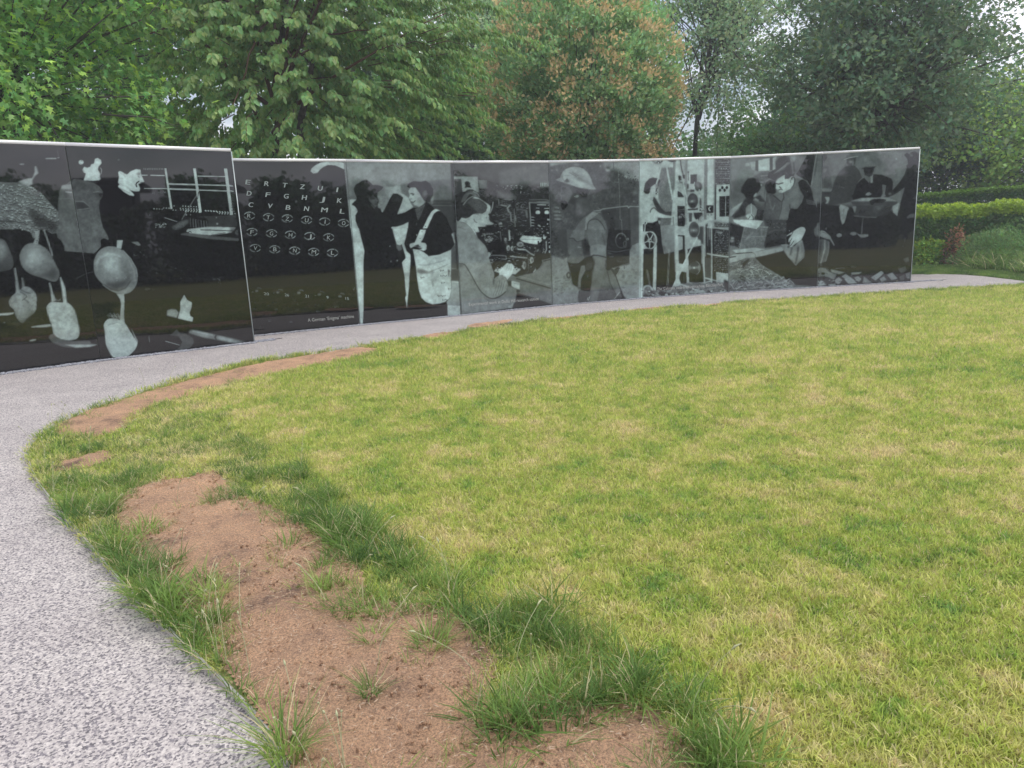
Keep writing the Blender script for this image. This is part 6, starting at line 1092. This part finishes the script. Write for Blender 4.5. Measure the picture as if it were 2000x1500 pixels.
# ------------------------------------------------------------------ foliage
SHAPES = {
 'oval': (np.array([(0, 0), (.30, .42), (.68, .40), (1, 0), (.68, -.40), (.30, -.42)]), [[0, 3, 2, 1], [0, 5, 4, 3]], np.array([0, .16, .14, -.10, .14, .16])),
 'small': (np.array([(0, 0), (.5, .5), (1, 0), (.5, -.5)]), [[0, 3, 2, 1]], np.array([0, .1, 0, .1])),
 'star': (np.array([(0, 0), (.10, .42), (.42, .20), (.62, .66), (.66, .17), (1.12, 0), (.66, -.17), (.62, -.66), (.42, -.20), (.10, -.42)]),
          [[0, 2, 1], [0, 4, 3, 2], [0, 6, 5, 4], [0, 8, 7, 6], [0, 9, 8]], np.array([0, .05, 0, -.12, 0, -.2, 0, -.12, 0, .05])),
 'lobed': (np.array([(0, 0), (.30, .26), (.42, .12), (.62, .36), (.74, .14), (1, 0), (.74, -.14), (.62, -.36), (.42, -.12), (.30, -.26)]),
          [[0, 2, 1], [0, 4, 3, 2], [0, 6, 5, 4], [0, 8, 7, 6], [0, 9, 8]], np.array([0, .08, 0, .05, 0, -.1, 0, .05, 0, .08]))}
def unit(A): return A / (np.linalg.norm(A, axis=-1, keepdims=True) + 1e-9)
def leaves(name, Pn, axis, nrm, ln, shape, aspect, cols, g=None):
    sh, fc, zz = SHAPES[shape]; n = len(Pn); axis = unit(axis); side = unit(np.cross(nrm, axis)); up = np.cross(axis, side)
    ln = np.broadcast_to(ln, (n,))[:, None, None]
    V = Pn[:, None, :] + ln * (axis[:, None, :] * sh[None, :, 0:1] + side[:, None, :] * (sh[None, :, 1:2] * aspect) + up[:, None, :] * (zz[None, :, None] * aspect))
    k = len(sh); base = (np.arange(n) * k)[:, None]
    fl = np.concatenate([f for f in fc]); ff = (base + fl[None, :]).ravel(); sz = np.tile([len(f) for f in fc], n)
    C_ = np.repeat(cols[:, None, :], k, 1).reshape(-1, 3)
    return np_mesh(name, V.reshape(-1, 3), ff, sz, cols=C_)
def leaf_mat(name, transl=.35, rough=.55, spec=.28, hue=.485):
    m, t, b = mat(name); out = t.nodes['Material Output']; a = N(t, 'ShaderNodeAttribute'); a.attribute_name = 'tint'
    t.links.new(a.outputs['Color'], b.inputs['Base Color']); b.inputs['Roughness'].default_value = rough; b.inputs['Specular IOR Level'].default_value = spec
    tr_ = N(t, 'ShaderNodeBsdfTranslucent'); hs = N(t, 'ShaderNodeHueSaturation'); hs.inputs['Hue'].default_value = hue; hs.inputs['Saturation'].default_value = 1.15; hs.inputs['Value'].default_value = 1.15
    t.links.new(a.outputs['Color'], hs.inputs['Color']); t.links.new(hs.outputs[0], tr_.inputs['Color'])
    mxs = N(t, 'ShaderNodeMixShader'); mxs.inputs[0].default_value = transl
    t.links.new(b.outputs[0], mxs.inputs[1]); t.links.new(tr_.outputs[0], mxs.inputs[2]); t.links.new(mxs.outputs[0], out.inputs['Surface']); return m
M_leaf = leaf_mat('broad_leaves', .45); M_leaf_matt = leaf_mat('matt_leaves', .42, .7, .2, .5)
M_bark = simple('bark', (.10, .085, .075), .95, noise=.5, scale=14)
M_twig = simple('twigs', (.14, .075, .05), .8)
def crown_points(r, n, rad, shell=.55, bump=.25, seed=0, flat_bottom=None):
    """cluster centres in a lumpy ellipsoid, biased to the outside"""
    out = []
    while len(out) < n:
        d = unit(r.normal(size=3)); t = r.random() ** shell
        az, el = math.atan2(d[1], d[0]), math.asin(d[2])
        lump = 1 + bump * (math.sin(az * 3 + seed) * math.cos(el * 4 + seed * 2) + .5 * math.sin(az * 7 + seed * 3 + el * 5)) * .7
        p = d * np.array(rad) * t * lump
        if flat_bottom is not None and p[2] < flat_bottom: continue
        out.append((*p, t))
    return np.array(out)
LEAF_GAIN = 2.9
def mk_cols(r, n, base, var=.22, alt=None, altp=None):
    c = np.tile(np.array(base, float) * LEAF_GAIN, (n, 1)) * r.uniform(1 - var, 1 + var, (n, 1)); c[:, 0] *= r.uniform(.8, 1.25, n); c[:, 2] *= r.uniform(.85, 1.2, n)
    if alt is not None:
        k = r.random(n) < altp; c[k] = np.array(alt) * 1.4 * r.uniform(.75, 1.2, (k.sum(), 1))
    return np.clip(c, 0, 1)
def limb(m, A, B, r0, r1, r, sag=.12, k=7, seg=8):
    A = np.array(A, float); B = np.array(B, float); s = np.linspace(0, 1, seg)[:, None]; Lh = np.linalg.norm(B - A)
    P = A + (B - A) * s + np.array([0, 0, 1]) * (np.sin(s * math.pi) * Lh * sag) + np.cumsum(r.normal(0, Lh * .012, (seg, 3)), 0) * (s > 0)
    m.tube(P, r0 + (r1 - r0) * s[:, 0] ** .8, k=k); return P
WX = [ENDS['A'][0][0] - 8] + [ENDS[k][0][0] for k in 'ACDEFGHI'] + [ENDS['I'][1][0], 14, 30]; WY = [ENDS['A'][0][1] - 4, ENDS['A'][0][1]] + [ENDS[k][0][1] for k in 'CDEFGHI'] + [ENDS['I'][1][1], 16.4, 17]
def tree(name, label, cat, foot, crown_c, rad, nclu, per, ln, shape='oval', aspect=1.0, base=(.06, .12, .03), style='drift', clu_r=.5, alt=None, altp=None, trunk_r=.14, seed=1,
         shell=.45, bump=.25, group=None, mat_=None, tips=None, nlimb=14, holes=None, var=.22, twigs=True, flat_bottom=None, fork=None, stems=1, keep=None):
    r = np.random.default_rng(seed); foot = np.array(foot, float); cc = np.array(crown_c, float) - foot
    root = empty(name, foot); tag(root, label, cat, group)
    K = crown_points(r, nclu, rad, shell, bump, seed, flat_bottom)
    if holes is not None:
        k_ = vnoise(K[:, 0] + 40, K[:, 2] + 40, holes[0], seed) + .3 * vnoise(K[:, 1] + 40, K[:, 2] + 40, holes[0] * .6, seed + 1) > holes[1]; K = K[k_]
    cen = K[:, :3] + cc; t_ = K[:, 3]
    Cw = cen + foot; k_ = (Cw[:, 1] > np.interp(Cw[:, 0], WX, WY) + .8) | (Cw[:, 1] < 2); cen, t_ = cen[k_], t_[k_]
    if keep is not None: k_ = keep(cen + foot); cen, t_ = cen[k_], t_[k_]
    outw = unit(cen - cc * np.array([1, 1, .8])); n = len(cen) * per; ci = np.repeat(np.arange(len(cen)), per)
    if style == 'droop':          # sprays: a twig runs outward and hangs, leaves dangle from both sides of it
        td = unit(outw * [1, 1, .35] + r.normal(0, .35, (len(cen), 3)) * [1, 1, .5] + [0, 0, -.10]); L_ = clu_r * r.uniform(.7, 1.5, len(cen))
        s = np.tile(np.linspace(.02, 1, per), len(cen)); sd = np.where(np.arange(n) % 2 == 0, 1.0, -1.0)
        side = unit(np.cross(td, [0, 0, 1.0]))
        P = cen[ci] + td[ci] * (L_[ci] * s)[:, None] + np.array([0, 0, -1]) * (L_[ci] * .28 * s ** 2)[:, None] + side[ci] * (sd * .012)[:, None] + r.normal(0, .02, (n, 3))
        ax = unit(side[ci] * (sd * r.uniform(.25, .8, n))[:, None] + td[ci] * r.uniform(.1, .8, n)[:, None] + np.array([0, 0, -1]) * r.uniform(.45, 1.5, n)[:, None])
        nr = unit(outw[ci] * .7 + np.array([0, 0, .6]) + r.normal(0, .35, (n, 3)))
        lens = ln * r.uniform(.65, 1.15, n)
    elif style == 'up':           # dense upward tufts, new growth on the tips
        P = cen[ci] + r.normal(0, clu_r * .42, (n, 3)) * [1, 1, .9]
        ax = unit(outw[ci] * .6 + np.array([0, 0, .5]) + r.normal(0, .55, (n, 3))); nr = unit(outw[ci] + r.normal(0, .6, (n, 3)) + [0, 0, .4]); lens = ln * r.uniform(.6, 1.2, n)
    else:
        P = cen[ci] + r.normal(0, clu_r * .48, (n, 3)) * [1, 1, .7]
        ax = unit(r.normal(0, .8, (n, 3)) + outw[ci] * .5 + [0, 0, -.25]); nr = unit(r.normal(0, .55, (n, 3)) + [0, 0, .8] + outw[ci] * .4); lens = ln * r.uniform(.6, 1.2, n)
    cols = mk_cols(r, n, base, var, alt, altp); cols *= (r.uniform(.82, 1.18, len(cen))[ci])[:, None]
    if tips is not None:          # coloured young growth where the tuft meets the outside
        dd = ((P - cen[ci]) * outw[ci]).sum(1) / clu_r + (P[:, 2] - cen[ci][:, 2]) / clu_r * .8; cl = r.random(len(cen))[ci]
        k_ = (dd > .12) & (t_[ci] > .74) & (cl < tips[1]); cols[k_] = np.array(tips[0]) * r.uniform(.7, 1.25, (k_.sum(), 1))
    Pw = P + foot; ok = (Pw[:, 2] > .15) & (Pw[:, 1] > np.interp(Pw[:, 0], WX, WY) + .35) | (Pw[:, 1] < 2); P, ax, nr, lens, cols = P[ok], ax[ok], nr[ok], lens[ok], cols[ok]
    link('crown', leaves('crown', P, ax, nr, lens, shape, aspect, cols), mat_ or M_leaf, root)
    m = MB(); top = cc + np.array([0, 0, rad[2] * .45]); fk = cc * (fork if fork else .45); ht = fk[2]
    for st in range(stems):
        o = np.array([st * trunk_r * 2.6, st * .1, 0.0]); a0 = o + np.array([0, 0, -.1]); limb(m, a0, fk + o * 1.6 + [0, 0, 0], trunk_r * 1.25, trunk_r * .85, r, 0, k=10); limb(m, fk + o * 1.6, top + o * 2, trunk_r * .85, .02, r, 0, k=8)
    link('trunk', m.mesh('trunk', smooth=True), M_bark, root)
    lm = MB(); sel = r.choice(len(cen), min(nlimb, len(cen)), replace=False)
    for i in sel:
        s = r.uniform(.1, .8); limb(lm, fk + (top - fk) * s, cen[i], trunk_r * .42 * (1 - s * .5), .008, r, .06, k=6)
    if twigs:
        for i in r.choice(len(cen), min(len(cen), 260), replace=False):
            if style == 'droop': q = cen[i] + td[i] * L_[i]; lm.tube([cen[i] - outw[i] * .35, cen[i], cen[i] + td[i] * L_[i] * .5 - [0, 0, L_[i] * .07], q - [0, 0, L_[i] * .28]], [.010, .008, .005, .003], k=4)
            else: lm.tube([cen[i] - outw[i] * clu_r * 1.6, cen[i] - outw[i] * .2 * clu_r + r.normal(0, .05, 3), cen[i] + outw[i] * clu_r * .6], [.014, .009, .004], k=4)
    link('branches', lm.mesh('branches', smooth=True), M_bark if style != 'droop' else M_twig, root)
    return root

def hpx(px, py, dist): return at(px, py, dist)
# cherry behind the wall, hanging sprays
cf = at(470, 300, 16.6); cf[2] = 0
c_c = at(560, 40, 16.2)
tree('cherry_tree', 'broad green cherry tree with long hanging leaves behind the keyboard and women panels', 'tree', cf, c_c, (4.1, 3.6, 3.7), 2050, 44, .122, 'oval', .62, base=(.095, .152, .058), style='droop', clu_r=.55, trunk_r=.13, seed=3,
     shell=.42, bump=.22, nlimb=26, stems=2, holes=(1.15, .36), alt=(.20, .26, .09), altp=.05, keep=lambda P: (P[:, 2] > 2.0))
lf = at(-40, 300, 15.0); lf[2] = 0; l_c = at(-20, 60, 13.6)
tree('sweetgum_tree', 'bright green star-leaved tree at the left edge above the wall', 'tree', lf, l_c, (2.5, 2.6, 2.9), 430, 52, .112, 'star', .95, base=(.085, .160, .052), style='drift', clu_r=.50, trunk_r=.12, seed=5, shell=.42, alt=(.34, .52, .12), altp=.14, nlimb=14)
of = at(1130, 300, 21.0); of[2] = 0; o_c = at(1132, 172, 21.0)
tree('orange_tipped_tree', 'dense rounded tree with orange young leaves behind the typist and soldier panels', 'tree', of, o_c, (2.75, 2.6, 3.15), 1150, 70, .115, 'oval', .62, base=(.12, .185, .085), style='up', clu_r=.34, trunk_r=.12, seed=8, shell=.28, bump=.05,
     tips=((.74, .58, .33), .62), nlimb=14, mat_=M_leaf_matt)
pf = at(960, 300, 29); pf[2] = 0; p_c = at(960, 60, 29)
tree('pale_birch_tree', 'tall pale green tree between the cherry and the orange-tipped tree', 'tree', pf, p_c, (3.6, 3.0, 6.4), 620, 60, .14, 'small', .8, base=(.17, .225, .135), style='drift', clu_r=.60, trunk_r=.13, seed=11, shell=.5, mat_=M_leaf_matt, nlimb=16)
af = at(1310, 300, 27); af[2] = 0; a_c = at(1420, 20, 27)
tree('open_poplar_tree', 'airy pale tree with sky showing through it, right of the orange-tipped tree', 'tree', af, a_c, (4.3, 2.6, 6.2), 1150, 40, .125, 'small', .9, base=(.14, .19, .11), style='drift', clu_r=.55, trunk_r=.10, seed=13, shell=.7, holes=(.6, .52), mat_=M_leaf_matt, nlimb=40)
kf = at(1690, 300, 22); kf[2] = 0; k_c = at(1722, 110, 21.5)
tree('dark_oak_tree', 'large dark oak tree filling the sky above the right end of the wall', 'tree', kf, k_c, (2.75, 3.4, 4.0), 820, 48, .15, 'lobed', 1.0, base=(.062, .098, .055), style='drift', clu_r=.55, trunk_r=.22, keep=lambda P: P[:, 2] > 2.7, seed=17, shell=.45, bump=.28, alt=(.12, .19, .05), altp=.06, nlimb=40)
k2 = at(1905, 330, 34); k2[2] = 0
tree('low_hazel_tree', 'bushy green tree with lighter sprays just above the clipped hedge', 'tree', k2, at(1890, 270, 34), (4.2, 2.0, 2.6), 520, 52, .13, 'oval', .8, base=(.065, .115, .042), style='drift', clu_r=.45, trunk_r=.09, seed=19, shell=.5, alt=(.22, .33, .07), altp=.10, nlimb=14)
k3 = at(2080, 330, 33); k3[2] = 0
tree('yellow_green_tree', 'yellow-green tree at the far right edge behind the oak', 'tree', k3, at(2060, 255, 33), (4.4, 2.6, 3.2), 420, 46, .15, 'small', .9, base=(.12, .19, .05), style='drift', clu_r=.55, trunk_r=.12, seed=23, shell=.5, nlimb=14)
k4 = at(1570, 300, 26); k4[2] = 0
tree('shaded_alder_tree', 'mid green tree low behind the panels of the letter-writing soldier', 'tree', k4, at(1560, 285, 26), (2.5, 2.0, 1.7), 260, 54, .13, 'small', .9, base=(.075, .135, .055), style='drift', clu_r=.5, trunk_r=.10, seed=29, shell=.5, nlimb=14, holes=(.8, .30))
# darker trees further back
for i, (px, py, d, rad, ncl, base, lab, hl) in enumerate((
    (60, 250, 30, (4.2, 3, 1.8), 230, (.045, .085, .035), 'dark tree low in the gap below the star-leaved tree', (.8, .50)),
    (330, 290, 28, (4.2, 3, 1.2), 170, (.05, .09, .035), 'dark tree seen through the lower cherry branches on the left', (.7, .55)),
    (700, 150, 34, (6.0, 3, 6.5), 620, (.055, .10, .04), 'large dark green tree directly behind the cherry', None),
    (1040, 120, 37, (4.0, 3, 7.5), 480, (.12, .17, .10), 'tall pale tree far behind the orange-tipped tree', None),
    (860, 250, 27, (3.0, 2, 2.3), 300, (.065, .12, .04), 'low green tree showing under the right-hand cherry sprays', None),
    (1330, 325, 34, (4.2, 2, 1.3), 220, (.065, .115, .05), 'low tree on the skyline below the airy poplar', (.8, .35)),
    (1750, 225, 33, (4.0, 3, 3.5), 340, (.045, .08, .042), 'dark tree behind the oak on the right', None),
    (220, 20, 26, (4.0, 3, 2.6), 300, (.055, .105, .04), 'dark green tree behind the star-leaved tree at upper left', (.8, .30)))):
    f = at(px, 300, d); f[2] = 0
    tree('background_tree', lab, 'tree', f, at(px, py, d), rad, ncl, 52, .20, 'small', .85, base=base, style='drift', clu_r=.75, trunk_r=.14, seed=40 + i, shell=.5, group='trees standing further back', mat_=M_leaf_matt, nlimb=10, holes=hl, twigs=False)

# hedges: dense leafy boxes with light young growth on the top
def hedge(name, label, path, w, h, n, base, top, ln, seed, rough_=.06, topn=.16, cat='hedge', z0=0.02, young=.5):
    r = np.random.default_rng(seed); P = np.array(smooth_open(path, 6)); S = np.concatenate([[0], np.cumsum(np.linalg.norm(np.diff(P, axis=0), axis=1))])
    s = r.random(n) * S[-1]; i = np.clip(np.searchsorted(S, s) - 1, 0, len(P) - 2); f = ((s - S[i]) / (S[i + 1] - S[i]))[:, None]
    C_ = P[i] * (1 - f) + P[i + 1] * f; T = unit(P[i + 1] - P[i]); Nn = np.stack([-T[:, 1], T[:, 0]], 1)
    u = r.random(n); face = np.where(u < .30, 0, np.where(u < .62, 1, np.where(u < .70, 2, 3)))        # top, near face, far face, inside
    hh = h * (1 + rough_ * 1.2 * (vnoise(s + 20, s * 0 + seed, .8, seed) - .5) + rough_ * .8 * (vnoise(s + 20, s * 0, .25, seed) - .5))
    v = r.uniform(-.5, .5, n); z = r.random(n) * hh; d = r.normal(0, rough_ * .35, n)
    v = np.where(face == 1, -.5 + np.abs(d) * .4, np.where(face == 2, .5, v)) * 1.0; z = np.where(face == 0, hh + d * .6, z)
    z = np.where((face == 0) & (r.random(n) < topn), z + r.random(n) * .12 * young * 2, z)
    bulge = 1 + .16 * np.sin(np.clip(z / h, 0, 1) * math.pi)
    X = C_ + Nn * (v * w * bulge)[:, None] + r.normal(0, .02, (n, 2)); Pn = np.stack([X[:, 0], X[:, 1], np.maximum(z, z0)], 1)
    out = np.where((face == 0)[:, None], np.array([0, 0, 1.0]), np.where((face == 1)[:, None], np.concatenate([-Nn, np.full((n, 1), .3)], 1), np.concatenate([Nn, np.full((n, 1), .3)], 1)))
    ax = unit(out * .5 + r.normal(0, .6, (n, 3))); nr = unit(out * .7 + r.normal(0, .5, (n, 3)) + [0, 0, .4])
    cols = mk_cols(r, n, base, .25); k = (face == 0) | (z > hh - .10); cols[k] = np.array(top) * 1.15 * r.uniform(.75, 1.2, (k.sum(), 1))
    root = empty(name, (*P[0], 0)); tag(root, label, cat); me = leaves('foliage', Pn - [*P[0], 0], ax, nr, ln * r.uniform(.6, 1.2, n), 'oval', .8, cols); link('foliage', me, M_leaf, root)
    m = MB(); core = np.array(P)
    for q in range(0, len(P), 2): m.tube([(P[q][0] - P[0][0], P[q][1] - P[0][1], 0), (P[q][0] - P[0][0] + .05, P[q][1] - P[0][1], h * .8)], [.03, .012], k=5)
    m.tube([(p[0] - P[0][0], p[1] - P[0][1], .015) for p in P], .012, k=5)
    link('stems', m.mesh('stems'), M_bark, root); return root
h1 = [at(1640, 400, 28)[:2], at(1790, 400, 28.5)[:2], at(1900, 400, 28.6)[:2], at(2000, 400, 28.3)[:2], at(2150, 400, 28)[:2]]
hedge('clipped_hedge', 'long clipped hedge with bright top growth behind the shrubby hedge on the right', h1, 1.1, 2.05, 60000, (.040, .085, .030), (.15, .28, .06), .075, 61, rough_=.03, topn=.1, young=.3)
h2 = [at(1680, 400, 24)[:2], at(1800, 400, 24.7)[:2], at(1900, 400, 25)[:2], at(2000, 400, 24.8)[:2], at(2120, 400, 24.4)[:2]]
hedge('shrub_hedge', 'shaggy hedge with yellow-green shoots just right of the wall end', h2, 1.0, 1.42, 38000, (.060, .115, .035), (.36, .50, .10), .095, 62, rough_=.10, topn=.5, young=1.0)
def bush(name, label, c, rad, n, ln, base, seed, alt=None, altp=0, shape='oval', aspect=.8, cat='shrub'):
    r = np.random.default_rng(seed); d = unit(r.normal(size=(n, 3))); d[:, 2] = np.abs(d[:, 2]) * 1.2 - .15; t = r.random(n) ** .45
    lump = 1 + .25 * np.sin(np.arctan2(d[:, 1], d[:, 0]) * 4 + seed) * np.cos(d[:, 2] * 5)
    P = d * np.array(rad) * (t * lump)[:, None]; P = P[P[:, 2] > -.05]; n = len(P)
    root = empty(name, (c[0], c[1], 0)); tag(root, label, cat)
    ax = unit(unit(P) + r.normal(0, .6, (n, 3))); nr = unit(unit(P) + [0, 0, .6] + r.normal(0, .5, (n, 3)))
    link('foliage', leaves('foliage', P + [0, 0, .08], ax, nr, ln * r.uniform(.6, 1.2, n), shape, aspect, mk_cols(r, n, base, .25, alt, altp)), M_leaf, root)
    m = MB()
    for i in range(9): q = P[r.integers(0, n)]; m.tube([(0, 0, 0), q * .5 + [0, 0, .05], q], [.012, .008, .003], k=4)
    link('stems', m.mesh('stems'), M_bark, root); return root
b = at(1868, 480, 23.9); bush('brown_leaved_bush', 'bush with dead pinkish-brown leaves in front of the shaggy hedge', (b[0], b[1]), (.36, .3, .95), 900, .085, (.17, .10, .06), 71, (.09, .11, .04), .35)
b = at(1815, 490, 24.0); bush('yellow_green_bush', 'low yellow-green bush beside the right edge of the wall', (b[0], b[1]), (.85, .4, .62), 2400, .085, (.10, .18, .045), 72, (.24, .33, .06), .35)
b = at(1950, 470, 23.6); bush('feathery_bush', 'feathery grey-green bush at the right edge behind the path', (b[0], b[1]), (1.15, .5, .85), 9000, .10, (.085, .15, .06), 73, (.15, .22, .09), .3, 'small', .22)
b = at(2060, 470, 23.0); bush('feathery_bush', 'large feathery green bush cut by the right frame edge', (b[0], b[1]), (1.6, .6, 1.2), 10000, .12, (.085, .155, .055), 74, (.14, .22, .08), .3, 'small', .22)
# tall weeds and grass in front of the hedges
vx, vy = [], []
V1 = smooth_closed([gp(x, y)[:2] for x, y in [(1780, 534), (1880, 535), (1960, 543), (2060, 552), (2300, 545), (2300, 515), (2050, 512), (1880, 507), (1780, 508)]], 3)
V1 = np.array(V1); lo, hi = V1.min(0), V1.max(0); n_ = 16000; vx = rng.uniform(lo[0], hi[0], n_); vy = rng.uniform(lo[1], hi[1], n_); ok = inpoly(vx, vy, V1); vx, vy = vx[ok], vy[ok]
scatter_xy('verge_grass', vx, vy, .8, 1.3, med, M_verge, 'dark green grass verge between the far path and the shrubs', 'grass', z=-.01)
V2 = np.array(smooth_closed([gp(x, y)[:2] for x, y in [(1890, 524), (1960, 530), (2060, 540), (2300, 535), (2300, 505), (2050, 500), (1930, 498), (1880, 508)]], 3))
lo, hi = V2.min(0), V2.max(0); n_ = 2600; vx = rng.uniform(lo[0], hi[0], n_); vy = rng.uniform(lo[1], hi[1], n_); ok = inpoly(vx, vy, V2); vx, vy = vx[ok], vy[ok]
scatter_xy('tall_weeds', vx, vy, 2.2, 4.6, lg, M_verge, 'tall grassy weeds in front of the feathery bushes', 'weeds', z=-.01)
# two dark humps behind the clipped hedge
for i, (px, py, d, rr, lab) in enumerate(((1980, 370, 32.5, .80, 'dark rounded boulder top showing above the clipped hedge'), (2012, 372, 32.2, .84, 'second dark boulder top at the very right edge above the hedge'))):
    c = at(px, py, d); bm = bmesh.new(); bmesh.ops.create_icosphere(bm, subdivisions=4, radius=1)
    for v in bm.verts:
        q = v.co; s = 1 + .08 * math.sin(q.x * 5 + i) + .06 * math.sin(q.y * 7 + 2) + .04 * math.sin(q.z * 9); v.co = Vector((q.x * rr * s, q.y * rr * s, q.z * s * (c[2] / 2 + .15)))
    me = bpy.data.meshes.new('boulder'); bm.to_mesh(me); bm.free()
    for p in me.polygons: p.use_smooth = True
    if i == 0: M_bould = simple('dark_stone', (.12, .105, .12), .9, noise=.4, scale=6)
    o = link('boulder', me, M_bould, loc=(c[0], c[1], c[2] / 2)); tag(o, lab, 'boulder', 'dark humps behind the hedge')
# ------------------------------------------------------------------ behind the camera: seen mirrored in the glass
def mirror_at(px, py, k, dist):
    """world point whose reflection in panel k appears at a pixel, dist metres beyond the glass"""
    root, org, a, u, n = PANEL[k]; nn = np.array([n[0], n[1], 0]); d = ray(px, py); d = d / math.hypot(d[0], d[1]); p0 = np.array([a[0], a[1], 0])
    t = ((p0 - [0, 0, CAM_H]) @ nn) / (d @ nn); hit = np.array([0, 0, CAM_H]) + d * t; rd = d - 2 * (d @ nn) * nn; return hit + rd * dist
def back_tree(label, k, px, py_top, dist, wpx, seed, base=(.04, .075, .03), conic=False, style_r=1.0):
    top = mirror_at(px, py_top, k, dist); w = wpx / FPX * (dist + 13) / 2; h = top[2] / 1.08; foot = (top[0], top[1], 0)
    return tree('garden_tree', label, 'tree', foot, (top[0], top[1], h * .50), (w * .8, w * .8, h * .40), 190, 40, .24, 'small', .85, base=base, style='drift', clu_r=.42 * style_r, trunk_r=.12, seed=seed, shell=.4, bump=.3 if not conic else .1, group='trees reflected in the glass', mat_=M_leaf_matt, nlimb=8, twigs=False)
RT = (('tall pointed tree reflected in the keyboard panel', 'C', 530, 308, 24, 90, True), ('round tree reflected beside the keyboard panel top', 'C', 575, 345, 27, 70, False), ('low tree reflected at the right of the keyboard panel', 'C', 640, 345, 30, 50, False),
      ('tree reflected behind the hat of the woman panel', 'D', 700, 330, 26, 70, False), ('narrow tree reflected above the smiling woman', 'D', 790, 342, 32, 40, False), ('dark tree reflected right of the smiling woman', 'D', 862, 345, 33, 45, False),
      ('tree reflected at the top left of the typist panel', 'E', 912, 318, 27, 60, False), ('conical tree reflected in the middle of the typist panel', 'E', 1020, 332, 33, 50, True), ('tree reflected at the right of the typist panel', 'E', 1065, 342, 32, 40, False),
      ('tree reflected beside the soldier helmet', 'F', 1235, 345, 34, 50, False), ('tree reflected behind the window frame of the front wall', 'B', 345, 335, 27, 65, False), ('bush reflected at the right of the front wall', 'B', 430, 362, 33, 40, False))
for i, (lab, k, px, py, d, w, c) in enumerate(RT): back_tree(lab, k, px, py, d, w, 80 + i, conic=c)
# clipped hedge and flower bed across the lawn behind the camera
bk_ = [mirror_at(px, 445, k, d)[:2] for k, px, d in (('B', -100, 22), ('B', 250, 21), ('C', 560, 21), ('D', 780, 22), ('E', 980, 23), ('F', 1160, 24), ('G', 1340, 24), ('I', 1700, 24))]
bk_ = sorted(bk_, key=lambda p: p[0])
hedge('garden_hedge', 'dark hedge across the lawn, reflected low in the glass wall', bk_, 1.6, 2.75, 34000, (.035, .06, .025), (.06, .10, .03), .17, 91, rough_=.22, topn=.4)
# flat roofed building whose dark outline is mirrored in the left panels
M_bwall = simple('dark_timber_cladding', (.035, .033, .035), .7, noise=.3, scale=4); M_roofe = simple('dark_roof_edge', (.02, .02, .022), .6); M_win = simple('dark_window_glass', (.02, .024, .03), .08, ior=1.5)
q0 = mirror_at(-60, 350, 'B', 24); q1 = mirror_at(245, 352, 'B', 23); zt = mirror_at(160, 351, 'B', 23.5)[2]
def build_house(q0, q1, zt, depth, label):
    q0 = np.array(q0[:2]); q1 = np.array(q1[:2]); u = q1 - q0; L_ = np.linalg.norm(u); u /= L_; n = np.array([-u[1], u[0]])
    if n @ ((q0 + q1) / 2) < 0: n = -n
    root = empty('pavilion', (*q0, 0)); tag(root, label, 'building'); m = MB()
    m.box((0, 0, -.05), (*(u * L_), 0), (*(n * depth), 0), (0, 0, zt - .2)); link('wall', m.mesh('wall'), M_bwall, root)
    m = MB(); m.box((*(-u * .5 - n * .5), zt - .25), (*(u * (L_ + 1)), 0), (*(n * (depth + 1)), 0), (0, 0, .25)); link('roof', m.mesh('roof'), M_roofe, root)
    k = int(L_ // 2.4)
    for i in range(k):
        m = MB(); o = u * (1 + i * 2.4) - n * .03; m.box((*o, .9), (*(u * 1.3), 0), (*(n * .02), 0), (0, 0, 1.2)); w_ = link('window', m.mesh('window'), M_win, root)
        m = MB()
        for s, z, a, h in ((-.06, .84, 1.42, .06), (-.06, 2.1, 1.42, .06), (-.06, .84, .06, 1.32), (1.3, .84, .06, 1.32)): m.box((*(o + u * s - n * .02), z), (*(u * a), 0), (*(n * .05), 0), (0, 0, h))
        link('frame', m.mesh('frame'), M_steel, w_)
nn_ = PANEL['A'][4]
build_house(q0, q1, zt, -0 + 5.0, 'low dark flat-roofed pavilion mirrored in the front glass panels')

# ------------------------------------------------------------------ faint veil volume added to imitate lens flare over the trees
bm = bmesh.new(); bmesh.ops.create_cube(bm, size=1)
for v in bm.verts: v.co = Vector((v.co.x * 900, v.co.y * 900, -1.03 if v.co.z < 0 else 19.0))
me = bpy.data.meshes.new('flare_veil'); bm.to_mesh(me); bm.free()
hm = bpy.data.materials.new('flare_veil'); hm.use_nodes = True; t = hm.node_tree; t.nodes.clear(); o_ = N(t, 'ShaderNodeOutputMaterial'); pv = N(t, 'ShaderNodeVolumePrincipled')
pv.inputs['Color'].default_value = (.90, .93, 1.0, 1); pv.inputs['Density'].default_value = .0034; pv.inputs['Anisotropy'].default_value = .2; t.links.new(pv.outputs[0], o_.inputs['Volume'])
tag(link('flare_veil', me, hm), 'faint pale veil added to the air to imitate lens flare', 'flare_veil', kind='stuff')
